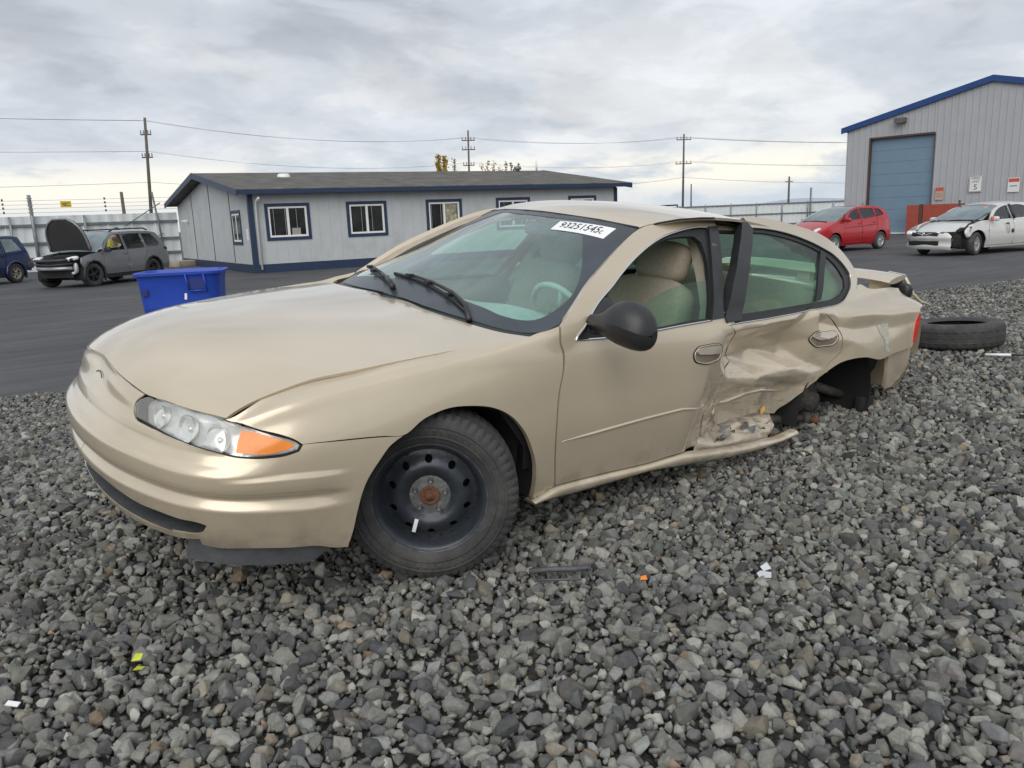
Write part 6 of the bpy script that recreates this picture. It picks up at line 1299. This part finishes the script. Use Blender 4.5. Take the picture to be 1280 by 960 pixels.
camry=vehicle('damaged_sedan','silver white sedan with crumpled left front fender at the right edge','' if 0 else (-23.43,-6.78,ZA),345,dict(w=.91,wb=2.775,track=.79,r=r_,rim=.205,alloy=ALLOY,spokes=11,steer=14,paint=SIL,profile=sp_,widths=sw,plan=((.85,.22),(.8,.16)),under=(.55,-3.8),
 sides=[('front_fender',[(.26,.74),(.18,.86),(-.05,.955),(-.25,.975),(-.50,.98),(-.47,.24),(-.39,.24)]+A0[::-1][1:-1][0:6]+[(.30,.62)],[],None),
        ('front_door',[(-.48,.26),(-.51,.98),(-.78,1.235),(-1.18,1.375),(-1.58,1.435),(-1.59,.26)],[w1],None),('rear_door',[(-1.60,.26),(-1.59,1.435),(-2.0,1.445),(-2.5,1.405),(-2.66,1.3),(-2.68,1.0),(-2.42,.62),(-2.38,.26)],[w2],None),
        ('quarter_panel',[(-2.39,.26),(-2.43,.62),(-2.69,1.0),(-2.67,1.3)]+sd(sp_,13,19)+[(-3.17,.28)]+A1[1:-1],[],None),('sill',[(-.39,.20),(-.39,.255),(-2.39,.255),(-2.39,.20)],[],None)],
 glass=[('side_window',w1,-.02,CARGL),('side_window',w2,-.02,CARGL)],
 strip=[('windshield',7,9,(.12,.02),CARWS),('roof',9,12,(0,.035),None),('rear_window',12,14,(-.05,.02),CARGL),('trunk_lid',14,15,(-.03,.01),None),('rear_bumper',15,18,(-.10,0),None)],
 extra=[
  ('hood',lambda b,S:b.grid(np.array([[( -.22+(1.10-.22*abs(a)**2+.0)*t+.0, a*(.80-.12*t) , .985-.19*t-.10*t*t-.05*a*a+(.10*max(0,a)**2*math.sin(t*5.5)*math.exp(-((t-.55)/.3)**2)) ) for a in np.linspace(-1,.92,14)] for t in np.linspace(0,1,16)])),SIL),
  ('front_bumper',lambda b,S:b.grid(np.array([[(.70+.30*(1-abs(a)**2.4)-.02-dx, a*.86, z-(.10*max(0,a-.55)**1.0)) for a in np.linspace(-1,.80,18)] for z,dx in ((.68,.06),(.60,.0),(.50,-.03),(.47,.0),(.33,-.01),(.28,-.03),(.20,.03))])),SIL),
  ('front_fender',lambda b,S:b.grid(np.array([[(x,-float(S(x,z)),z) for z in np.linspace(.34,.72+.25*max(0,-(x-.8))**.8,8)] for x in np.linspace(.78,-.5,14)])),SIL),
  ('grille',lambda b,S:(b.box((.955,-.06,.63),(.06,.84,.10),bev=.02),),BLK),('grille_bar',lambda b,S:(b.tube([(.90,-.52,.69),(.985,-.25,.65),(1.0,-.05,.61),(.985,.15,.65),(.90,.40,.69)],.014,5),b.tube([(.90,-.50,.60),(.99,-.05,.585),(.90,.40,.60)],.010,5)),M['chrome']),
  ('badge',lambda b,S:(b.lathe([(.035,-.01),(.05,0),(.035,.01)],16,'x',(1.02,-.06,.645)),b.lathe([(.015,-.01),(.024,0),(.015,.01)],12,'x',(1.02,-.06,.655))),M['chrome']),
  ('lower_grille',lambda b,S:b.box((.965,-.08,.38),(.05,.95,.13),bev=.02),M['dark']),('number_plate_mount',lambda b,S:b.box((1.015,-.06,.52),(.02,.22,.025),bev=.004),mat('faded_grey',(.4,.4,.4),.6)),
  ('headlight',lambda b,S:b.grid(superbox((.84,-.60,.66),(.26,.26,.13),.6,rot=rotm(0,R(14),R(32)))),M['reflector']),('torn_headlight',lambda b,S:(b.grid(superbox((.80,.50,.50),(.16,.18,.14),.7)),b.grid(superbox((.83,.36,.66),(.12,.26,.06),.7))),M['grey_plastic']),('torn_headlight',lambda b,S:(b.grid(superbox((.72,.62,.46),(.10,.22,.10),.7,rot=rotm(0,0,R(-40)))),),M['reflector']),
  ('engine_bay',lambda b,S:(b.box((.45,.0,.52),(.72,1.40,.34)),b.grid(superbox((.25,.70,.80),(.80,.14,.10),.6,rot=rotm(0,R(16),0))),b.grid(superbox((.62,.62,.42),(.36,.30,.40),.6))),M['dark']),
  ('crumpled_metal',lambda b,S:(b.grid(superbox((.28,.80,.66),(.34,.10,.26),.7,rot=rotm(.2,.5,.2))),b.grid(superbox((.02,.78,.86),(.5,.14,.08),.6,rot=rotm(.1,.16,.05))),b.grid(superbox((.30,.66,.84),(.3,.16,.07),.6,rot=rotm(.3,.3,.3)))),SIL),
  ('side_mirror',lambda b,S:b.grid(superbox((-.58,.98,1.01),(.14,.22,.14),.6)),SIL),('mirror_tape',lambda b,S:b.grid(superbox((-.55,.94,1.015),(.14,.10,.13),.6)),mat('orange_tape',(.65,.14,.05),.6)),('side_mirror',lambda b,S:b.grid(superbox((-.58,-.98,1.01),(.14,.22,.14),.6)),SIL),
  ('windshield_sticker',lambda b,S:b.grid(np.array([[(-.98+.06*(1-(y/.7)**2)+dx,y,1.335+.02*(1-(y/.7)**2)-dx*.42) for y in (.30,.40,.50)] for dx in (.0,.11,.20)])),mat('orange_sticker',(.85,.22,.03),.6)),
  ('door_dent',lambda b,S:(b.grid(superbox((-1.30,.895,.72),(.20,.06,.34),.8,rot=rotm(0,.2,0))),),mat('scuffed_paint',(.42,.42,.41),.5,0,.3,9)),('torn_handle',lambda b,S:(b.grid(superbox((-1.26,.915,.86),(.14,.04,.04),.7)),b.grid(superbox((-1.50,.92,.64),(.07,.06,.12),.7))),BLK),
  ('pillar_trim',lambda b,S:b.tube([(-1.585,.885,.99),(-1.59,.66,1.40)],.035,5),BLK),('wiper_arm',lambda b,S:b.tube([(-1.2,-.60,1.36),(-1.34,-.72,1.56)],.03,5),BLK),('pillar_gap',lambda b,S:(b.tube([(-.02,.66,.95),(-.30,.70,1.02),(-.62,.72,1.16)],.03,5),),BLK)]))
# --- grey crossover with its hood up
GREY=mat('grey_suv_paint',(.215,.22,.228),.32,.25,.05,3,coat=.5); CLAD=mat('black_cladding',(.03,.03,.031),.6,0,.2,9)
r_=.36; A0=archpoly(0,r_,.43); A1=archpoly(-2.67,r_,.43); SGL=glass_mat('grey_car_glass',(.86,.89,.89),.02,1.1,.03)
sv=[(.60,.24),(.66,.42),(.66,.58),(.60,.74),(.45,.92),(.1,1.0),(-.25,1.05),(-.70,1.36),(-1.0,1.55),(-1.3,1.63),(-2.0,1.66),(-2.9,1.63),(-3.2,1.58),(-3.45,1.2),(-3.55,.95),(-3.58,.6),(-3.5,.35)]
uw=[(.2,.94),(.5,1.0),(.8,.995),(1.02,.95),(1.66,.70)]
g1=[(-.55,1.06),(-.95,1.40),(-1.22,1.53),(-1.50,1.55),(-1.50,1.07)]; g2=[(-1.58,1.07),(-1.58,1.555),(-2.40,1.555),(-2.44,1.09)]; g3=[(-2.52,1.10),(-2.50,1.55),(-2.95,1.53),(-3.22,1.20),(-3.15,1.13)]
suv=vehicle('grey_crossover','grey crossover with raised hood and stripped front end by the white fence','' if 0 else (-3.45,-24.47,ZA),36,dict(cat='car',w=.905,wb=2.67,track=.78,r=r_,rim=.225,alloy=DARKALLOY,spokes=5,steer=-8,paint=GREY,profile=sv,widths=uw,plan=((.6,.12),(.5,.10)),under=(.45,-3.4),
 sides=[('front_fender',[(.46,.74),(.42,.90),(.1,.985),(-.25,1.03),(-.46,1.05),(-.45,.30),(-.43,.30)]+A0[::-1][1:-1][:6],[],None),
  ('front_door',[(-.46,.34),(-.47,1.05),(-.72,1.345),(-1.02,1.535),(-1.32,1.615),(-1.54,1.625),(-1.55,.34)],[g1],None),('rear_door',[(-1.56,.34),(-1.55,1.625),(-2.0,1.645),(-2.46,1.635),(-2.50,1.0),(-2.26,.66),(-2.22,.34)],[g2],None),
  ('quarter_panel',[(-2.23,.34),(-2.27,.66),(-2.51,1.0),(-2.47,1.635)]+sd(sv,11,17)+[(-3.10,.36)]+A1[1:-1],[g3],None),('cladding',[(-.43,.22),(-.43,.335),(-2.23,.335),(-2.23,.22)],[],CLAD)],
 glass=[('side_window',g2,-.02,SGL),('side_window',g3,-.02,SGL)],
 strip=[('windshield',6,9,(.10,.02),CARWS),('roof',9,12,(0,.03),None),('rear_window',12,13,(-.05,0),CARGL),('tailgate',13,15,(-.06,0),None),('rear_bumper',15,16,(-.08,0),CLAD)],
 extra=[('hood',lambda b,S:(b.grid(np.array([[( -.15+.62*t*.42+.05*(1-a*a)*t, a*(.74*math.sqrt(max(0.0,1-.88*t**3.2))), 1.07+.98*t+.05*(1-a*a)*(1-t)) for a in np.linspace(-1,1,13)] for t in np.linspace(0,1,12)])),b.grid(np.array([[( -.19+.62*t*.42+.05*(1-a*a)*t, a*(.745*math.sqrt(max(0.0,1-.88*t**3.2))), 1.09+.99*t+.05*(1-a*a)*(1-t)) for a in np.linspace(-1,1,13)] for t in np.linspace(0,1,12)]))),mat('hood_underside',(.030,.030,.032),.55)),
  ('hood_rim',lambda b,S:(b.tube([(-.14+.26*t+.01,sg*(.74*math.sqrt(max(0.0,1-.88*t**3.2))),1.07+.99*t) for sg,ts in ((1,np.linspace(.02,1,10)),(-1,np.linspace(1,.02,10))) for t in ts],.035,6)),GREY),
  ('engine_bay',lambda b,S:(b.box((.15,0,.72),(.75,1.36,.36)),b.grid(superbox((.2,.1,.93),(.5,.7,.12),.6))),M['dark']),
  ('grille_frame',lambda b,S:(b.tube([(.60,-.72,.86),(.80,-.35,.84),(.82,.0,.83),(.80,.35,.84),(.60,.72,.86)],.05,6),b.tube([(.62,-.70,.74),(.82,0,.70),(.62,.70,.74)],.035,6)),mat('navy_black_grille',(.025,.03,.045),.35)),
  ('headlight',lambda b,S:b.grid(superbox((.52,.62,.88),(.36,.24,.12),.6,rot=rotm(0,R(10),R(-25)))),M['white']),('headlight',lambda b,S:b.grid(superbox((.52,-.62,.88),(.36,.24,.12),.6,rot=rotm(0,R(10),R(25)))),M['reflector']),
  ('crash_bar',lambda b,S:b.tube([(.55,-.66,.60),(.70,-.3,.60),(.72,0,.60),(.70,.3,.60),(.55,.62,.60)],.06,6),mat('bare_aluminium',(.42,.42,.43),.45,.6)),('radiator',lambda b,S:b.box((.50,0,.52),(.08,1.2,.42)),M['dark']),
  ('torn_bracket',lambda b,S:(b.grid(superbox((.50,.70,.60),(.12,.14,.32),.8)),b.grid(superbox((.56,.66,.45),(.14,.12,.1),.8))),mat('bare_aluminium2',(.5,.5,.5),.4,.5)),
  ('arch_cladding',lambda b,S:b.tube([(x,.905,z) for x,z in A0],.035,6),CLAD),('arch_cladding',lambda b,S:b.tube([(x,.90,z) for x,z in A1],.035,6),CLAD),
  ('roof_rail',lambda b,S:(b.tube([(-1.15,.60,1.64),(-1.3,.62,1.71),(-2.7,.60,1.72),(-2.9,.58,1.66)],.025,6),),CLAD),('roof_rail',lambda b,S:(b.tube([(-1.15,-.60,1.64),(-1.3,-.62,1.71),(-2.7,-.60,1.72),(-2.9,-.58,1.66)],.025,6),),CLAD),
  ('side_mirror',lambda b,S:b.grid(superbox((-.58,.98,1.10),(.14,.22,.16),.6)),CLAD),('tail_light',lambda b,S:b.grid(superbox((-3.42,.78,1.02),(.22,.12,.12),.6)),CLAD),('door_handle',lambda b,S:b.box((-1.42,.90,.96),(.16,.03,.03),bev=.008),GREY),
  ('orange_sticker',lambda b,S:b.grid(superbox((-.42,.42,1.20),(.12,.26,.12),.7)),mat('orange_vinyl',(.85,.16,.04),.6)),('steering_wheel',lambda b,S:b.lathe([(.17,0),(.19,.012),(.17,.02)],18,'x',(-.95,.38,1.08)),BLK)]))
# --- dark blue small SUV cut by the left frame
NAVYP=mat('navy_car_paint',(.015,.028,.10),.25,.2,.06,3,coat=.7)
r_=.345; A0=archpoly(0,r_,.41); A1=archpoly(-2.62,r_,.41)
bp_=[(.66,.28),(.74,.45),(.74,.62),(.68,.78),(.5,.92),(.1,1.0),(-.15,1.03),(-.60,1.38),(-.85,1.56),(-1.2,1.64),(-2.0,1.66),(-2.9,1.64),(-3.12,1.60),(-3.30,1.12),(-3.34,.92),(-3.40,.66),(-3.32,.40)]
b1=[(-.5,1.04),(-.85,1.40),(-1.05,1.54),(-1.35,1.555),(-1.35,1.05)]; b2=[(-1.43,1.05),(-1.43,1.555),(-2.25,1.555),(-2.25,1.07)]; b3=[(-2.36,1.08),(-2.36,1.55),(-2.85,1.54),(-3.08,1.12)]
vehicle('blue_suv','dark blue small SUV cut off by the left edge, black rear bumper','' if 0 else (-.06,-28.64,ZA),37.5,dict(cat='car',w=.87,wb=2.62,track=.76,r=r_,rim=.205,alloy=TANWHEEL,spokes=6,paint=NAVYP,profile=bp_,widths=uw,plan=((.6,.14),(.5,.08)),under=(.5,-3.2),
 sides=[('front_fender',[(.64,.40)]+[(x-.01,z) for x,z in bp_[1:4]]+sd(bp_,4,7)+[(-.42,1.02),(-.42,.32)]+A0[::-1][1:-1]+[(.42,.34)],[],None),('front_door',[(-.43,.34),(-.43,1.03),(-.62,1.365),(-.87,1.545),(-1.39,1.62),(-1.40,.34)],[b1],None),('rear_door',[(-1.41,.34),(-1.40,1.62),(-2.30,1.635),(-2.30,.95),(-2.20,.66),(-2.17,.34)],[b2],None),
  ('quarter_panel',[(-2.18,.34),(-2.21,.66),(-2.31,.95),(-2.31,1.635)]+sd(bp_,11,17)+[(-3.04,.40)]+A1[1:-1],[b3],None),('cladding',[(-.42,.24),(-.42,.335),(-2.18,.335),(-2.18,.24)],[],CLAD)],
 glass=[('side_window',b1,-.02,CARGL),('side_window',b2,-.02,CARGL),('side_window',b3,-.02,mat('pale_rear_glass',(.20,.25,.26),.1,0,.3,2,spec=.6))],
 strip=[('front_bumper',0,4,(.10,0),None),('hood',4,6,(.05,.02),None),('windshield',6,9,(.08,.02),CARWS),('roof',9,12,(0,.025),None),('rear_window',12,13,(-.03,0),CARGL),('tailgate',13,15,(-.03,0),None),('rear_bumper',15,16,(-.05,0),CLAD)],
 extra=[('rear_bumper_corner',lambda b,S:b.grid(superbox((-3.28,.78,.58),(.34,.16,.22),.4)),mat('grey_bumper',(.07,.072,.08),.6)),('arch_cladding',lambda b,S:b.tube([(x,.865,z) for x,z in A1],.04,6),NAVYP),('side_mirror',lambda b,S:b.grid(superbox((-.55,.95,1.08),(.14,.2,.16),.6)),CLAD),('door_handle',lambda b,S:b.box((-2.16,.87,.95),(.14,.03,.03),bev=.008),CLAD)]))
# --- dark red SUV hidden behind the sedan roof: only its roof shows
MAR=mat('maroon_car_paint',(.20,.03,.03),.3,.2,.06,3,coat=.5)
rp=[(.66,.28),(.74,.45),(.74,.62),(.68,.78),(.5,.92),(.1,1.0),(-.15,1.03),(-.60,1.38),(-.85,1.57),(-1.2,1.65),(-2.0,1.68),(-2.6,1.66),(-2.95,1.60),(-3.25,1.12),(-3.34,.92),(-3.40,.66),(-3.32,.40)]
vehicle('red_suv','dark red SUV behind the sedan, only its roof and rack showing over the beige roof','' if 0 else (-19.35,-15.05,ZA),233,dict(cat='car',w=.87,wb=2.62,track=.76,r=r_,rim=.205,alloy=ALLOY,spokes=6,paint=MAR,profile=rp,widths=uw,plan=((.6,.14),(.5,.08)),under=(.5,-3.2),
 sides=[('front_fender',[(.64,.40)]+[(x-.01,z) for x,z in rp[1:4]]+sd(rp,4,7)+[(-.42,1.02),(-.42,.32)]+A0[::-1][1:-1]+[(.42,.34)],[],None),('front_door',[(-.43,.34),(-.43,1.03),(-.62,1.365),(-.87,1.545),(-1.39,1.62),(-1.40,.34)],[b1],None),('rear_door',[(-1.41,.34),(-1.40,1.62),(-2.30,1.635),(-2.30,.95),(-2.20,.66),(-2.17,.34)],[b2],None),
  ('quarter_panel',[(-2.18,.34),(-2.21,.66),(-2.31,.95),(-2.31,1.635)]+sd(rp,11,17)+[(-3.04,.40)]+A1[1:-1],[b3],None)],
 glass=[('side_window',b1,-.02,CARGL),('side_window',b2,-.02,CARGL),('side_window',b3,-.02,CARGL)],
 strip=[('front_bumper',0,4,(.10,0),None),('hood',4,6,(.05,.02),None),('windshield',6,9,(.08,.02),CARWS),('roof',9,12,(0,.025),None),('rear_window',12,13,(-.03,0),CARGL),('tailgate',13,15,(-.03,0),None),('rear_bumper',15,16,(-.05,0),MAR)],
 extra=[('roof_rack',lambda b,S:(b.tube([(-1.3,.5,1.68),(-1.35,.5,1.76),(-2.6,.5,1.76),(-2.65,.5,1.68)],.025,6),b.tube([(-1.3,-.5,1.68),(-1.35,-.5,1.76),(-2.6,-.5,1.76),(-2.65,-.5,1.68)],.025,6)),BLK),('roof_rack',lambda b,S:(b.tube([(-1.6,-.5,1.76),(-1.6,.5,1.76)],.02,6),b.tube([(-2.4,-.5,1.76),(-2.4,.5,1.76)],.02,6)),BLK)]))
# ------------------------------------------------------------------ person working on the far side of the crossover
def person(loc,heading):
    root=empty('person','person in a yellow hi-vis vest and blue jeans bending beside the grey crossover','person',loc,R(heading))
    SKIN=mat('skin',(.42,.26,.19),.6); VEST=mat('hi_vis_vest',(.72,.72,.02),.7); JEANS=mat('blue_jeans',(.06,.09,.17),.85,0,.2,12); SHOE=mat('work_boot',(.05,.04,.03),.7); HAIR=mat('dark_hair',(.03,.022,.018),.8)
    def skin(name,verts,edges,rad,m,root_i=0,lv=2):
        me=bpy.data.meshes.new(name); me.from_pydata(verts,edges,[]); me.materials.append(m); o=bpy.data.objects.new(name,me); COL.objects.link(o); o.parent=root
        md=o.modifiers.new('skin','SKIN'); 
        for i,s in enumerate(me.skin_vertices[0].data if me.skin_vertices else []): s.radius=(rad[i],rad[i])
        if not me.skin_vertices: pass
        o.modifiers.new('sub','SUBSURF').levels=lv; o.modifiers[-1].render_levels=lv; return o
    # joints: pelvis, spine, chest, neck, head base, head top ; bent slightly forward (+x)
    V=[(0,0,.94),(.06,0,1.14),(.17,0,1.36),(.25,0,1.50),(.30,0,1.58),(.33,0,1.71),
       (.16,.19,1.40),(.30,.26,1.16),(.48,.20,1.02),(.16,-.19,1.40),(.30,-.26,1.16),(.48,-.20,1.02),
       (0,.10,.90),(.04,.12,.50),(-.02,.12,.09),(.12,.13,.04),(0,-.10,.90),(.04,-.12,.50),(-.02,-.12,.09),(.12,-.13,.04)]
    E=[(0,1),(1,2),(2,3),(3,4),(4,5),(2,6),(6,7),(7,8),(2,9),(9,10),(10,11),(0,12),(12,13),(13,14),(14,15),(0,16),(16,17),(17,18),(18,19)]
    Rr=[.13,.13,.15,.055,.085,.07,.065,.048,.035,.065,.048,.035,.085,.062,.042,.035,.085,.062,.042,.035]
    def sk(name,idx,m,inf=0.):
        mp={v:i for i,v in enumerate(idx)}; me=bpy.data.meshes.new(name); me.from_pydata([V[i] for i in idx],[(mp[a],mp[b]) for a,b in E if a in mp and b in mp],[]); me.materials.append(m); o=bpy.data.objects.new(name,me); COL.objects.link(o); o.parent=root
        bm=bmesh.new(); bm.from_mesh(me); ly=bm.verts.layers.skin.verify(); bm.verts.ensure_lookup_table()
        for i,v in enumerate(idx): bm.verts[i][ly].radius=(Rr[v]+inf,Rr[v]+inf)
        bm.verts[0][ly].use_root=True; bm.to_mesh(me); bm.free()
        o.modifiers.new('skin','SKIN'); s=o.modifiers.new('sub','SUBSURF'); s.levels=2; s.render_levels=2; return o
    sk('body',list(range(20)),SKIN); sk('vest',[0,1,2,6,9],VEST,.022); sk('jeans',[0,12,13,14,16,17,18],JEANS,.014); 
    for s in (1,-1):
        b=MB(); b.grid(superbox((.06,s*.125,.05),(.29,.11,.11),.6)); b.build('boot',SHOE,root)
        h=MB(); c=Vector((.50,s*.195,1.0)); h.grid(superbox(c+Vector((.04,0,-.02)),(.10,.085,.035),.6))
        for k,(dy,l) in enumerate(((-.03,.065),(-.01,.075),(.012,.07),(.032,.055))): h.tube([c+Vector((.085,dy,-.025)),c+Vector((.085+l*.6,dy,-.035)),c+Vector((.085+l*.8,dy,-.06))],[.009,.009,.007],6)
        h.tube([c+Vector((.03,-s*.035,-.02)),c+Vector((.07,-s*.065,-.03)),c+Vector((.10,-s*.07,-.04))],[.011,.010,.008],6); h.build('hand',SKIN,root)
    b=MB(); b.grid(superbox((.315,0,1.70),(.21,.17,.17),.9)); b.build('hair',HAIR,root)
    b=MB(); b.grid(superbox((.415,0,1.635),(.035,.03,.04),.9)); b.build('nose',SKIN,root)
    b=MB(); b.lathe([(.158,-.02),(.16,.02)],24,'z',(.06,0,1.10)); b.build('reflective_band',M['white'],root)
c_,s_=math.cos(R(36)),math.sin(R(36)); lx,ly=-3.25,-1.25
person((-3.45+c_*lx-s_*ly,-24.47+s_*lx+c_*ly,ZA),36+95)
